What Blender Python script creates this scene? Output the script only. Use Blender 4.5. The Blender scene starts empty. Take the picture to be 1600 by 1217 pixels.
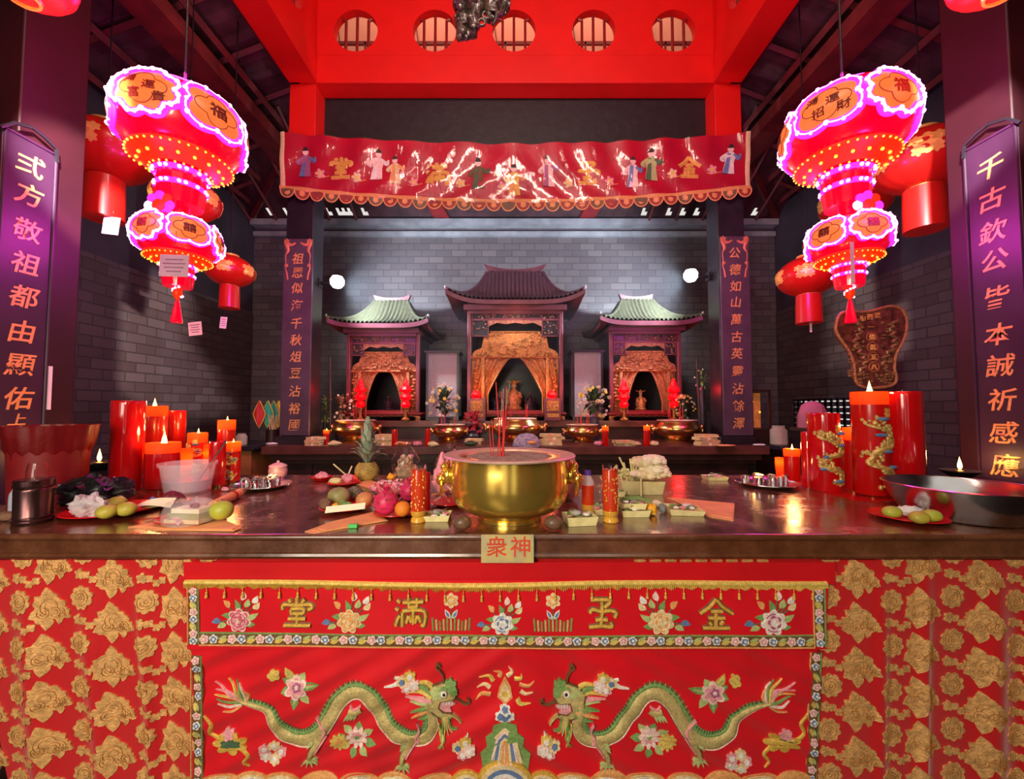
import bpy, bmesh, math, random
from mathutils import Vector, Matrix
from mathutils.geometry import tessellate_polygon
from math import sin, cos, pi, radians, sqrt, atan2, exp

SC = bpy.context.scene
C = SC.collection
RND = random.Random(7)

# ------------------------------------------------------------------ camera
CZ, TH, F = 1.43, radians(2.5), 640.0
cam_data = bpy.data.cameras.new('camera')
cam_data.sensor_fit = 'HORIZONTAL'; cam_data.sensor_width = 36; cam_data.lens = 36 * F / 1600
cam_data.clip_start = 0.02; cam_data.clip_end = 100
cam = bpy.data.objects.new('camera', cam_data); C.objects.link(cam)
cam.location = (0, 0, CZ); cam.rotation_euler = (pi / 2 + TH, 0, 0)
SC.camera = cam

# ------------------------------------------------------------------ world, exposure
SC.view_settings.view_transform = 'Standard'
SC.view_settings.look = 'None'
SC.view_settings.gamma = 1
SC.view_settings.use_curve_mapping = False
SC.view_settings.exposure = 0.0
W = bpy.data.worlds.new('sky'); SC.world = W; W.use_nodes = True
W.node_tree.nodes['Background'].inputs[0].default_value = (1, 0.95, 0.88, 1)
W.node_tree.nodes['Background'].inputs[1].default_value = 0.8

def lamp(name, kind, loc, power, color=(1, 1, 1), size=0.1, size_y=None, look=None, spot=None, blend=0.4, parent=None):
    d = bpy.data.lights.new(name, kind); d.energy = power; d.color = color
    if kind == 'AREA':
        d.size = size
        if size_y: d.shape = 'RECTANGLE'; d.size_y = size_y
    else: d.shadow_soft_size = size
    if kind == 'SPOT': d.spot_size = radians(spot or 90); d.spot_blend = blend
    o = bpy.data.objects.new(name, d); C.objects.link(o); o.location = loc
    if look is not None:
        o.rotation_euler = (Vector(look) - Vector(loc)).to_track_quat('-Z', 'Y').to_euler()
    if parent: o.parent = parent
    return o

# daylight entering by the temple's open front, behind the camera
lamp('entrance_daylight', 'AREA', (-1.7, -1.8, 1.75), 60, (1, 0.88, 0.72), 1.4, 1.5, look=(-0.9, 1.4, 0.6))
lamp('doorway_lamp_a', 'AREA', (-0.85, -0.9, 2.1), 44, (1, 0.84, 0.62), 0.3, 1.1, look=(-0.2, 1.5, 0.8))
lamp('doorway_lamp_b', 'AREA', (0.9, -1.1, 2.2), 2.5, (1, 0.84, 0.62), 0.3, 1.1, look=(0.2, 1.5, 1.0))
lamp('wall_spot_a', 'SPOT', (-1.7, 1.1, 3.62), 2600, (1, .95, .9), .06, look=(-4.43, 4.95, 2.35), spot=21, blend=.35)  # unseen spot beyond the frame, set for the lit patch on the left wall
lamp('wall_spot_b', 'SPOT', (1.75, 1.1, 3.62), 1700, (1, .95, .9), .06, look=(4.51, 4.7, 2.8), spot=20, blend=.35)  # its unseen counterpart for the patch on the right wall
# unseen fill added low in the red roof tower to brighten its back wall
lamp('tower_fill', 'AREA', (0.0, 1.15, 5.75), 125, (1, 0.72, 0.60), 2.6, .5, look=(0, 4.85, 5.55))
lamp('tower_gap_fill', 'AREA', (0.0, 5.35, 8.3), 62, (1, 0.78, 0.6), 5.0, 0.5, look=(0, 5.75, 6.4))  # unseen fill added between the tower's inner and outer walls
# the two white flood lamps on the inner columns, aimed at the shrines
FL = (-2.16, 5.0, 2.98), (2.21, 5.0, 3.06)
lamp('flood_beam_a', 'SPOT', (FL[0][0] + .05, 5.09, FL[0][2]), 430, (0.74, 0.87, 1), 0.05, look=(-0.2, 7.0, 2.9), spot=150, blend=.7)
lamp('flood_beam_b', 'SPOT', (FL[1][0] - .05, 5.09, FL[1][2]), 430, (0.74, 0.87, 1), 0.05, look=(0.3, 7.0, 2.9), spot=150, blend=.7)

# ------------------------------------------------------------------ pixel measuring helpers
def ray(px, py):
    u, v = (px - 800) / F, (608.5 - py) / F
    return Vector((u, cos(TH) - v * sin(TH), sin(TH) + v * cos(TH)))
def at(px, py, Y):
    d = ray(px, py); t = Y / d.y
    return Vector((d.x * t, Y, CZ + d.z * t))
def onz(px, py, z):
    d = ray(px, py); t = (z - CZ) / d.z
    return Vector((d.x * t, d.y * t, z))
def mpp(Y, z=1.2): return (Y * cos(TH) + (z - CZ) * sin(TH)) / F
def xat(px, Y, z): return (px - 800) * mpp(Y, z)
TZ = 1.0008                                     # height of the altar table
def B(px, py, r=0.0, z=TZ):                  # base centre of a thing of radius r whose front foot is seen at px, py
    y = onz(px, py, z).y + r
    return Vector((xat(px, y, z), y, z))
def fit(x0, x1, yt, yb, z=TZ):               # base centre, radius and height of a round thing
    cx = (x0 + x1) / 2; y = onz(cx, yb, z).y; r = 0
    for _ in range(4): r = .5 * (x1 - x0) * mpp(y + r, z)
    p = B(cx, yb, r, z)
    return p, r, at(cx, yt, p.y).z - z

# ------------------------------------------------------------------ mesh builder
class MB:
    def __init__(s): s.v = []; s.f = []; s.m = []; s.cur = 0; s.M = Matrix()
    def add(s, vs, fs):
        b = len(s.v); s.v += [tuple(s.M @ Vector(p)) for p in vs]
        for f in fs: s.f.append(tuple(i + b for i in f)); s.m.append(s.cur)
        return s
    def box(s, x0, x1, y0, y1, z0, z1):
        return s.add([(x0,y0,z0),(x1,y0,z0),(x1,y1,z0),(x0,y1,z0),(x0,y0,z1),(x1,y0,z1),(x1,y1,z1),(x0,y1,z1)],
                     [(0,3,2,1),(4,5,6,7),(0,1,5,4),(1,2,6,5),(2,3,7,6),(3,0,4,7)])
    def cb(s, c, d): return s.box(c[0]-d[0]/2, c[0]+d[0]/2, c[1]-d[1]/2, c[1]+d[1]/2, c[2]-d[2]/2, c[2]+d[2]/2)
    def lathe(s, prof, n=32, c=(0,0,0), cap=True, wob=None):
        vs = []; fs = []
        for i, (r, z) in enumerate(prof):
            for k in range(n):
                a = 2*pi*k/n; q = r*(wob(a, i) if wob else 1)
                vs.append((c[0]+q*cos(a), c[1]+q*sin(a), c[2]+z))
        for i in range(len(prof)-1):
            for k in range(n):
                k2 = (k+1) % n; fs.append((i*n+k, i*n+k2, (i+1)*n+k2, (i+1)*n+k))
        if cap:
            if prof[0][0] > 1e-6: fs.append(tuple(reversed(range(n))))
            if prof[-1][0] > 1e-6: fs.append(tuple((len(prof)-1)*n+k for k in range(n)))
        return s.add(vs, fs)
    def cyl(s, c, r, h, n=20, r2=None): return s.lathe([(r, 0), (r if r2 is None else r2, h)], n, c)
    def tube(s, pts, r, n=6, closed=False):
        pts = [Vector(p) for p in pts]; m = len(pts); vs = []; fs = []; up = Vector((0, 0, 1)); px = None
        for i, p in enumerate(pts):
            a = pts[i-1] if (i or closed) else p; b = pts[(i+1) % m] if (i < m-1 or closed) else p
            t = (b-a); t = t.normalized() if t.length > 1e-9 else Vector((0,0,1))
            if px is None: px = t.cross(up if abs(t.z) < .95 else Vector((1,0,0))).normalized()
            px = (px - t*px.dot(t)); px = px.normalized() if px.length > 1e-6 else t.orthogonal().normalized()
            py = t.cross(px); rr = r[i] if isinstance(r, (list, tuple)) else r
            for k in range(n):
                an = 2*pi*k/n; vs.append(p + px*(rr*cos(an)) + py*(rr*sin(an)))
        for i in range(m if closed else m-1):
            j = (i+1) % m
            for k in range(n): fs.append((i*n+k, i*n+(k+1) % n, j*n+(k+1) % n, j*n+k))
        if not closed: fs += [tuple(reversed(range(n))), tuple((m-1)*n+k for k in range(n))]
        return s.add(vs, fs)
    def ell(s, c, r, n=16, m=10, jit=0, seed=1):
        R = random.Random(seed); rx, ry, rz = (r, r, r) if isinstance(r, (int, float)) else r
        vs = [(c[0], c[1], c[2]-rz)]; fs = []
        for i in range(1, m):
            a = -pi/2 + pi*i/m
            for k in range(n):
                b = 2*pi*k/n; q = 1 + jit*(R.random()-.5)*2
                vs.append((c[0]+rx*q*cos(a)*cos(b), c[1]+ry*q*cos(a)*sin(b), c[2]+rz*q*sin(a)))
        vs.append((c[0], c[1], c[2]+rz)); T = len(vs)-1
        for k in range(n): fs.append((0, 1+(k+1) % n, 1+k)); fs.append((T, 1+(m-2)*n+k, 1+(m-2)*n+(k+1) % n))
        for i in range(m-2):
            for k in range(n): a = 1+i*n; fs.append((a+k, a+(k+1) % n, a+n+(k+1) % n, a+n+k))
        return s.add(vs, fs)
    def grid(s, nu, nv, fn, skip=None):
        vs = [fn(i/nu, j/nv) for j in range(nv+1) for i in range(nu+1)]
        fs = [(j*(nu+1)+i, j*(nu+1)+i+1, (j+1)*(nu+1)+i+1, (j+1)*(nu+1)+i) for j in range(nv) for i in range(nu) if not (skip and skip(i, j))]
        return s.add(vs, fs)
    def poly(s, pts, fn, lift, back=0.0):     # flat outline pts (2d), fn(x, y, lift) puts it in space; sides go back to `back`
        n = len(pts); tri = tessellate_polygon([[Vector((p[0], p[1], 0)) for p in pts]])
        vs = [fn(p[0], p[1], lift) for p in pts] + [fn(p[0], p[1], back) for p in pts]
        fs = [tuple(t) for t in tri]
        fs += [(i, n+i, n+(i+1) % n, (i+1) % n) for i in range(n)]
        return s.add(vs, fs)
    def build(s, name, mats, parent=None, sharp=38, loc=None, bevel=0, flat=False):
        me = bpy.data.meshes.new(name); me.from_pydata(s.v, [], s.f)
        for m in (mats if isinstance(mats, (list, tuple)) else [mats]): me.materials.append(m)
        for p, i in zip(me.polygons, s.m): p.material_index = i; p.use_smooth = not flat
        bm = bmesh.new(); bm.from_mesh(me); bmesh.ops.recalc_face_normals(bm, faces=bm.faces); bm.to_mesh(me); bm.free()
        if not flat: me.set_sharp_from_angle(angle=radians(sharp))
        me.update()
        o = bpy.data.objects.new(name, me); C.objects.link(o)
        if parent: o.parent = parent
        if loc is not None: o.location = loc
        if bevel:
            b = o.modifiers.new('bevel', 'BEVEL'); b.width = bevel; b.segments = 2; b.limit_method = 'ANGLE'
        return o

def tag(o, label, cat, group=None, kind=None):
    o['label'] = label; o['category'] = cat
    if group: o['group'] = group
    if kind: o['kind'] = kind
    return o
def thing(name, label, cat, loc=(0, 0, 0), rz=0, group=None):
    o = bpy.data.objects.new(name, None); C.objects.link(o); o.empty_display_size = .05
    o.location = loc; o.rotation_euler = (0, 0, rz)
    return tag(o, label, cat, group)
def struct(o): o['kind'] = 'structure'; return o
def copy_tree(o, parent=None):
    c = o.copy(); C.objects.link(c)
    if parent: c.parent = parent
    for ch in list(o.children): copy_tree(ch, c)
    return c
def again(src, label, loc, rz=0, sc=1, group=None):
    c = copy_tree(src); c.location = loc; c.rotation_euler = (0, 0, rz); c.scale = (sc, sc, sc); c['label'] = label
    if group: c['group'] = group
    return c

_glyph = {}
def glyph(ch, bold=0.0):                      # unit character centred on 0,0 -> verts (2d), faces
    k = (ch, bold)
    if k not in _glyph:
        c = bpy.data.curves.new('glyph', 'FONT'); c.body = ch; c.size = 1; c.offset = bold; c.resolution_u = 3
        o = bpy.data.objects.new('glyph', c); C.objects.link(o)
        dg = bpy.context.evaluated_depsgraph_get(); ev = o.evaluated_get(dg); me = bpy.data.meshes.new_from_object(ev)
        vs = [(v.co.x, v.co.y) for v in me.vertices]; fs = [tuple(p.vertices) for p in me.polygons]
        bpy.data.objects.remove(o); bpy.data.curves.remove(c); bpy.data.meshes.remove(me)
        x0, x1 = min(v[0] for v in vs), max(v[0] for v in vs); y0, y1 = min(v[1] for v in vs), max(v[1] for v in vs)
        vs = [(a-(x0+x1)/2, b-(y0+y1)/2) for a, b in vs]
        _glyph[k] = (vs, fs)
    return _glyph[k]
def put_glyph(mb, ch, fn, cx, cy, size, sy=None, lift=.002, back=0, bold=0.0, slant=0.0):
    vs, fs = glyph(ch, bold); n = len(vs); sy = sy or size
    P = [(cx + size*(x + slant*y), cy + sy*(y + .10*slant*x)) for x, y in vs]
    ed = {}
    for f in fs:
        for a, b in zip(f, f[1:]+f[:1]): ed[(a, b)] = 1
    rim = [(a, b) for a, b in ed if (b, a) not in ed]
    mb.add([fn(x, y, lift) for x, y in P] + [fn(x, y, back) for x, y in P], list(fs) + [(a, b, n+b, n+a) for a, b in rim])

# ------------------------------------------------------------------ materials
MATS = {}
def mat(name, col, rough=.5, metal=0, noise=.12, ns=8, bump=0, bs=30, emit=None, es=0, trans=0, alpha=1, coat=0, ior=1.45, col2=None, sheen=0, transl=0, sss=0):
    m = bpy.data.materials.new(name); m.use_nodes = True; nt = m.node_tree; N = nt.nodes; L = nt.links
    b = N['Principled BSDF']; b.inputs['Roughness'].default_value = rough; b.inputs['Metallic'].default_value = metal
    b.inputs['IOR'].default_value = ior
    tc = N.new('ShaderNodeTexCoord')
    no = N.new('ShaderNodeTexNoise'); no.inputs['Scale'].default_value = ns; no.inputs['Detail'].default_value = 5
    L.new(tc.outputs['Object'], no.inputs['Vector'])
    rp = N.new('ShaderNodeValToRGB'); rp.color_ramp.elements[0].position = .35; rp.color_ramp.elements[1].position = .68
    c2 = col2 or tuple(min(1, c*(1+noise)) for c in col); c1 = col if col2 else tuple(c*(1-noise) for c in col)
    rp.color_ramp.elements[0].color = (*c1, 1); rp.color_ramp.elements[1].color = (*c2, 1)
    L.new(no.outputs['Fac'], rp.inputs['Fac']); L.new(rp.outputs['Color'], b.inputs['Base Color'])
    if bump:
        n2 = N.new('ShaderNodeTexNoise'); n2.inputs['Scale'].default_value = bs; n2.inputs['Detail'].default_value = 4
        L.new(tc.outputs['Object'], n2.inputs['Vector'])
        bp = N.new('ShaderNodeBump'); bp.inputs['Strength'].default_value = bump; bp.inputs['Distance'].default_value = .01
        L.new(n2.outputs['Fac'], bp.inputs['Height']); L.new(bp.outputs['Normal'], b.inputs['Normal'])
    if emit: b.inputs['Emission Color'].default_value = (*emit, 1); b.inputs['Emission Strength'].default_value = es
    if trans: b.inputs['Transmission Weight'].default_value = trans
    if alpha < 1: b.inputs['Alpha'].default_value = alpha
    if coat: b.inputs['Coat Weight'].default_value = coat; b.inputs['Coat Roughness'].default_value = .08
    if sheen: b.inputs['Sheen Weight'].default_value = sheen
    if sss:
        b.inputs['Subsurface Weight'].default_value = sss; b.inputs['Subsurface Radius'].default_value = (.03, .008, .004); b.inputs['Subsurface Scale'].default_value = 1
    if transl:
        t = N.new('ShaderNodeBsdfTranslucent'); L.new(rp.outputs['Color'], t.inputs['Color'])
        mx = N.new('ShaderNodeMixShader'); mx.inputs[0].default_value = transl
        L.new(b.outputs[0], mx.inputs[1]); L.new(t.outputs[0], mx.inputs[2]); L.new(mx.outputs[0], N['Material Output'].inputs['Surface'])
    MATS[name] = m
    return m
def glow(name, col, s):
    m = mat(name, tuple(c*.5 for c in col), .4, emit=col, es=s); return m

RED = mat('red_paint', (.66, .003, .002), .55, noise=.06, ns=3)
REDD = mat('dark_red_paint', (.22, .008, .010), .45, noise=.15)
LACQ = mat('black_lacquer', (.022, .016, .022), .30, noise=.3, ns=4)
WOODD = mat('dark_brown_wood', (.035, .014, .011), .42, noise=.35, ns=6, bump=.1)
CARV = mat('carved_red_wood', (.30, .11, .06), .45, noise=.4, ns=30, bump=.5, bs=60)
GOLDC = mat('gilded_carving', (.46, .20, .055), .36, .55, noise=.35, ns=40, bump=.7, bs=90)
GOLDP = mat('gold_paint', (.85, .50, .10), .35, .35, noise=.1)
BRASS = mat('polished_brass', (.98, .64, .12), .19, .88, noise=.10, ns=9, bump=.04, bs=14)
BRASSO = mat('old_brass', (.66, .38, .13), .24, 1, noise=.15, ns=12, bump=.05, bs=20)
RIM = mat('worn_brass_rim', (.72, .50, .40), .5, .6, noise=.12, ns=20)
ASH = mat('incense_ash', (.34, .27, .19), .95, noise=.4, ns=60, bump=1, bs=80)
STEEL = mat('stainless_steel', (.62, .60, .58), .20, 1, noise=.08, bump=.03, bs=20)
CHROME = mat('bright_steel', (.8, .78, .76), .1, 1, noise=.05)
WAX = mat('red_wax', (.60, .006, .004), .28, noise=.08, coat=.5, transl=.22)
WAXG = mat('glossy_red_candle_wrap', (.55, .004, .006), .12, noise=.08, coat=.9)
WAXTOP = mat('flame_glow_wax', (.96, .24, .05), .5, noise=.1, transl=.78)  # orange puts the flame's glow into the colour of the red wax
GLASS = mat('clear_glass', (1, 1, 1), .03, noise=0, trans=1, ior=1.3)
PLAST = mat('clear_plastic_tub', (.90, .78, .82), .2, noise=.02, alpha=.27)
PWRAP = mat('crinkled_plastic', (.92, .86, .88), .12, noise=.05, alpha=.45, bump=.9, bs=45)
FLAME = glow('flame', (1, .58, .14), 9)
JOSSR = mat('red_incense_stick', (.62, .02, .02), .6)
BLACK = mat('black_plastic', (.010, .009, .012), .35, bump=.3, bs=20)
PAPER = mat('white_paper', (.80, .76, .74), .8, noise=.04)
PINKP = mat('pink_paper', (.85, .42, .55), .8, noise=.05)
ORNGP = mat('orange_paper', (.80, .36, .14), .7, noise=.10, ns=14)
JOSSP = mat('yellow_joss_paper', (.66, .50, .24), .8, noise=.2, ns=30)
LEAFY = mat('pale_palm_leaf', (.76, .68, .32), .55, noise=.15, ns=20)
LEAFG = mat('green_leaf', (.16, .26, .06), .45, noise=.35, ns=25)
LEAFD = mat('dark_green_leaf', (.045, .075, .03), .45, noise=.4, ns=25)
REDPL = mat('red_plastic_plate', (.60, .008, .010), .22, noise=.05)
DRAGF = mat('dragon_fruit_skin', (.72, .03, .13), .42, noise=.25, ns=18)
ORNG = mat('orange_peel', (.85, .25, .02), .45, noise=.1, ns=20, bump=.35, bs=160)
LIME = mat('yellow_green_fruit', (.46, .40, .05), .4, noise=.3, ns=15)
GREENM = mat('green_mango', (.42, .46, .05), .4, noise=.2, ns=10)
PEAR = mat('grey_green_fruit', (.30, .28, .10), .5, noise=.3, ns=18)
PINKC = mat('pink_petals', (.86, .30, .36), .6, noise=.35, ns=30)
MARIG = mat('marigold', (.88, .42, .02), .6, noise=.2, ns=60)
TERRA = mat('brown_root', (.20, .10, .06), .8, noise=.4, ns=20, bump=.5)
OIL = mat('red_oil', (.75, .06, .015), .08, noise=.06, coat=.6, transl=.25)
OILY = mat('amber_oil', (.92, .50, .06), .10, noise=.08, coat=.5, transl=.3)
STONE = mat('brown_river_stone', (.16, .085, .05), .35, noise=.4, ns=14)
CREAM = mat('cream_petals', (.88, .80, .58), .6, noise=.1)
WHITEF = mat('white_flowers', (.85, .80, .76), .6, noise=.08)
YELF = mat('yellow_flowers', (.85, .55, .08), .6, noise=.1)
REDF = mat('red_flowers', (.42, .012, .03), .6, noise=.3, ns=30)
# ================================================================== SETTING
def brick_mat(name, ax, c1, c2, mortar, bw=.26, bh=.115, rough=.36):
    m = bpy.data.materials.new(name); m.use_nodes = True; nt = m.node_tree; N = nt.nodes; L = nt.links
    b = N['Principled BSDF']; tc = N.new('ShaderNodeTexCoord'); sp = N.new('ShaderNodeSeparateXYZ'); cb = N.new('ShaderNodeCombineXYZ')
    L.new(tc.outputs['Object'], sp.inputs[0]); L.new(sp.outputs[ax], cb.inputs[0]); L.new(sp.outputs[2], cb.inputs[1])
    br = N.new('ShaderNodeTexBrick'); L.new(cb.outputs[0], br.inputs['Vector'])
    br.inputs['Color1'].default_value = (*c1, 1); br.inputs['Color2'].default_value = (*c2, 1); br.inputs['Mortar'].default_value = (*mortar, 1)
    br.inputs['Scale'].default_value = 1; br.inputs['Brick Width'].default_value = bw; br.inputs['Row Height'].default_value = bh
    br.inputs['Mortar Size'].default_value = .008; br.inputs['Bias'].default_value = -.2
    no = N.new('ShaderNodeTexNoise'); no.inputs['Scale'].default_value = 2.2; no.inputs['Detail'].default_value = 6; L.new(cb.outputs[0], no.inputs['Vector'])
    mr = N.new('ShaderNodeMapRange'); L.new(no.outputs['Fac'], mr.inputs[0]); mr.inputs[3].default_value = rough-.16; mr.inputs[4].default_value = rough+.2
    L.new(mr.outputs[0], b.inputs['Roughness']); L.new(br.outputs['Color'], b.inputs['Base Color'])
    ad = N.new('ShaderNodeMath'); ad.operation = 'MULTIPLY_ADD'; L.new(br.outputs['Fac'], ad.inputs[0]); ad.inputs[1].default_value = -1; L.new(no.outputs['Fac'], ad.inputs[2])
    bp = N.new('ShaderNodeBump'); bp.inputs['Strength'].default_value = .5; bp.inputs['Distance'].default_value = .012
    L.new(ad.outputs[0], bp.inputs['Height']); L.new(bp.outputs['Normal'], b.inputs['Normal'])
    return m
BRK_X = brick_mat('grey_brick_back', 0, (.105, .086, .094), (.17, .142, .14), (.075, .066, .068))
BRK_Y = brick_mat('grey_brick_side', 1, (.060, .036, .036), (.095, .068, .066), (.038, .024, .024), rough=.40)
TILEF = brick_mat('floor_tiles', 0, (.05, .03, .025), (.06, .035, .03), (.02, .015, .012), .4, .4)
PLAS = mat('dark_plaster', (.040, .030, .040), .5, noise=.3, ns=2)
ROOFM = mat('dark_roof_tiles', (.060, .020, .024), .7, noise=.4, ns=5)
RAFT = mat('rafter_wood', (.12, .012, .012), .6, noise=.3, ns=5)
PEACH = mat('peach_plaster', (.85, .44, .30), .8, noise=.06, ns=2)
LEDGE = mat('pale_stone_ledge', (.30, .31, .33), .5, noise=.25, ns=4)

XL, XR, YB, YF = -4.43, 4.51, 6.95, -3.0
struct(MB().box(XL-.2, XR+.2, YF-.2, YB+.2, -.1, 0).build('floor', TILEF))
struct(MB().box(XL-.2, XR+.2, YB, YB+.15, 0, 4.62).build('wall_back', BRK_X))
m = MB(); m.box(XL, XR, YB-.07, YB, 4.36, 4.44); m.box(XL, XR, YB-.16, YB, 4.52, 4.62)
struct(m.build('trim_1', LEDGE))
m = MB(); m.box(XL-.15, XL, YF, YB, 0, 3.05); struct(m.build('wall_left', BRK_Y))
struct(MB().box(XL-.15, XL-.015, YF, YB, 3.05, 4.9).build('trim_2', PLAS))
# right wall with a slotted vent opening
gy0, gy1, gz0, gz1 = 5.15, 6.6, 1.06, 1.56
m = MB(); m.box(XR, XR+.15, YF, gy0, 0, 3.05); m.box(XR, XR+.15, gy1, YB, 0, 3.05); m.box(XR, XR+.15, gy0, gy1, 0, gz0); m.box(XR, XR+.15, gy0, gy1, gz1, 3.05)
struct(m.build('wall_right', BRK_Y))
struct(MB().box(XR+.015, XR+.15, YF, YB, 3.05, 4.9).build('trim_3', PLAS))
m = MB(); nr = 6; nz = (gz1-gz0)/nr
for i in range(nr+1): m.box(XR+.02, XR+.034, gy0, gy1, gz0+i*nz-.033, gz0+i*nz+.033)
ny = 13
for k in range(ny+1): y = gy0+(gy1-gy0)*k/ny; m.box(XR+.02, XR+.034, y-.02, y+.02, gz0, gz1)
struct(m.build('window_6', PLAS))
# front wall behind the camera with its open doorway
m = MB()
for a, b in ((XL-.15, -4.0), (-2.3, -1.25), (-.35, .35), (1.0, XR+.15)): m.box(a, b, YF-.15, YF, 0, 4.9)
m.box(-4.0, 3.4, YF-.15, YF, 3.4, 4.9)
struct(m.build('wall_front', REDD))

# ---- the red roof tower over the middle, with round windows
CX = .04
TX0, TX1, TY0, TY1, TZ0, TZ1 = -2.40, 2.48, .9, 4.85, 5.40, 7.9
bt = .24
def holed_panel(mb, L0, L1, z0, z1, holes, r, put, th, n=40):
    # a panel from L0..L1 with round holes; put(l, z, d) -> point
    holes = sorted(holes); cz = holes[0][1]; cuts = [L0] + [(a[0]+b[0])/2 for a, b in zip(holes, holes[1:])] + [L1]
    for (hx, hz), a, b in zip(holes, cuts, cuts[1:]):
        inn = []; out = []
        for k in range(n):
            t = 2*pi*k/n; c, s = cos(t), sin(t); inn.append((hx+r*c, hz+r*s))
            kx = ((b-hx) if c > 0 else (hx-a))/max(abs(c), 1e-6); kz = ((z1-hz) if s > 0 else (hz-z0))/max(abs(s), 1e-6)
            q = min(kx, kz); out.append((hx+q*c, hz+q*s))
        for (cx_, cz_) in ((a, z0), (b, z0), (b, z1), (a, z1)):   # snap the nearest outer point to each corner
            i = min(range(n), key=lambda i: (out[i][0]-cx_)**2+(out[i][1]-cz_)**2); out[i] = (cx_, cz_)
        vs = []; fs = []
        for d in (0, th): vs += [put(x, z, d) for x, z in inn] + [put(x, z, d) for x, z in out]
        for k in range(n):
            k2 = (k+1) % n
            fs += [(k, k2, n+k2, n+k), (2*n+k, 3*n+k, 3*n+k2, 2*n+k2), (k, 2*n+k, 2*n+k2, k2)]
        mb.add(vs, fs)
hz = 6.07
hx = [at(px, 47, TY1).x for px in (556, 679, 803, 928, 1053)]
m = MB(); holed_panel(m, TX0, TX1, TZ0, TZ1, [(x, hz) for x in hx], .268, lambda l, z, d: (l, TY1+d, z), .10)
struct(m.build('wall_tower_back', RED, sharp=30))
sy = [4.25, 3.25, 2.25, 1.35]
for nm, X, sg in (('wall_tower_left', TX0, -1), ('wall_tower_right', TX1, 1)):
    m = MB(); holed_panel(m, TY0, TY1, TZ0, TZ1, [(y, hz+.05) for y in sy], .268, lambda l, z, d: (X+sg*d, l, z), .10)
    struct(m.build(nm, RED, sharp=30))
struct(MB().box(TX0, TX1, TY0-.1, TY0, TZ0, TZ1).build('wall_tower_front', RED))
struct(MB().box(TX0-.4, TX1+.4, TY0-.4, TY1+1.6, 8.6, 8.7).build('ceiling_tower', REDD))
# bars and frames in the round windows
def round_window(nm, put, n_):
    m = MB()
    for dx, top in ((-.14, .17), (0, .24), (.14, .17)):
        ps = []
        for k in range(2): ps.append(put(dx, -.26 if dx == 0 else -.215, .05) if k == 0 else put(dx, top, .05))
        m.tube([ps[0], ps[1]], .018, 6)
        if dx: m.tube([put(dx, top, .05), put(dx*1.32, top+.022, .05)], .018, 6)
    o = m.build(nm, REDD); struct(o); return o
for i, x in enumerate(hx): round_window('window_%d' % (i+1), lambda u, w, d, x=x: (x+u, TY1+d, hz+w), i)
for j, y in enumerate(sy[:2]):
    round_window('window_%d' % (7+2*j), lambda u, w, d, y=y: (TX0-d, y+u, hz+.05+w), 0)
    round_window('window_%d' % (8+2*j), lambda u, w, d, y=y: (TX1+d, y+u, hz+.05+w), 0)
# outer wall of the tower seen through the windows, with arches and a railing
struct(MB().box(-3.6, 3.7, 6.05, 6.15, 5.3, 9.5).build('wall_outer', PEACH))
m = MB()
for x in [hx[0]+.0+k*1.2-.6 for k in range(6)]:
    pts = [(x-.48+.96*k/14, 6.02, 7.42+.16*sin(pi*k/14)) for k in range(15)]; m.tube(pts, .018, 5)
    m.tube([(x-.50, 6.02, 7.0), (x-.50, 6.02, 7.42)], .012, 5); m.tube([(x-.1, 6.02, 6.95), (x-.15, 6.02, 7.3)], .010, 5)
struct(m.build('trim_4', REDD))
m = MB()
m.box(-3.5, 3.6, 5.9, 5.93, 6.86, 6.91); m.box(-3.5, 3.6, 5.9, 5.93, 6.72, 6.75)
for k in range(24): x = -3.4+k*.3; m.box(x-.012, x+.012, 5.9, 5.93, 6.72, 6.9)
struct(m.build('trim_5', REDD))
for nm, X0, X1 in (('wall_outer_left', -3.75, -3.6), ('wall_outer_right', 3.7, 3.85)): struct(MB().box(X0, X1, .5, 6.15, 5.4, 9).build(nm, PEACH))
# beams under the tower walls
struct(MB().box(TX0-.2, TX1+.2, TY1-.015, TY1+bt, TZ0-.01, TZ0+.34).build('beam_back', RED, bevel=.006))
for nm, a, b in (('beam_left', TX0-.32, TX0+.015), ('beam_right', TX1-.015, TX1+.32)): struct(MB().box(a, b, TY0, TY1-.016, TZ0-.01, TZ0+.34).build(nm, RED, bevel=.006))
# dark board over the banner
m = MB(); m.box(TX0, TX1, TY1+.24, TY1+.30, 4.50, TZ0)
struct(m.build('trim_6', mat('dark_board', (.012, .010, .013), .55, noise=.25, ns=9, bump=.4, bs=12)))

# ---- columns: red above the banner line, black below
COLS = (('column_inner_left', TX0-.32, TX0, 4.85, 5.13), ('column_inner_right', TX1, TX1+.32, 4.85, 5.13))
for nm, a, b, y0, y1 in COLS:
    m = MB(); m.cur = 0; m.box(a, b, y0, y1, 4.52, 5.39); m.cur = 1; m.box(a, b, y0, y1, 0.99, 4.52); m.box(a-.05, b+.05, y0-.05, y1+.05, 0, 1.09)
    m.box(a-.02, a, y0-.02, y1, 1.0, 4.5) if 0 else None
    struct(m.build(nm, [RED, LACQ], bevel=.006))
OC = (('column_outer_left', -3.52, -3.10, 2.50, 2.90), ('column_outer_right', 3.15, 3.57, 2.50, 2.90))
PURP = mat('maroon_column_paint', (.026, .003, .006), .5, noise=.2, ns=3)
for nm, a, b, y0, y1 in OC: struct(MB().box(a, b, y0, y1, 0, 5.25).build(nm, [PURP], bevel=.01))
# cross beams from outer columns
for nm, a, b in (('beam_outer_left', -3.46, -3.16), ('beam_outer_right', 3.21, 3.51)): struct(MB().box(a, b, YF, 6.9, 5.0, 5.16).build(nm, RAFT))

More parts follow.
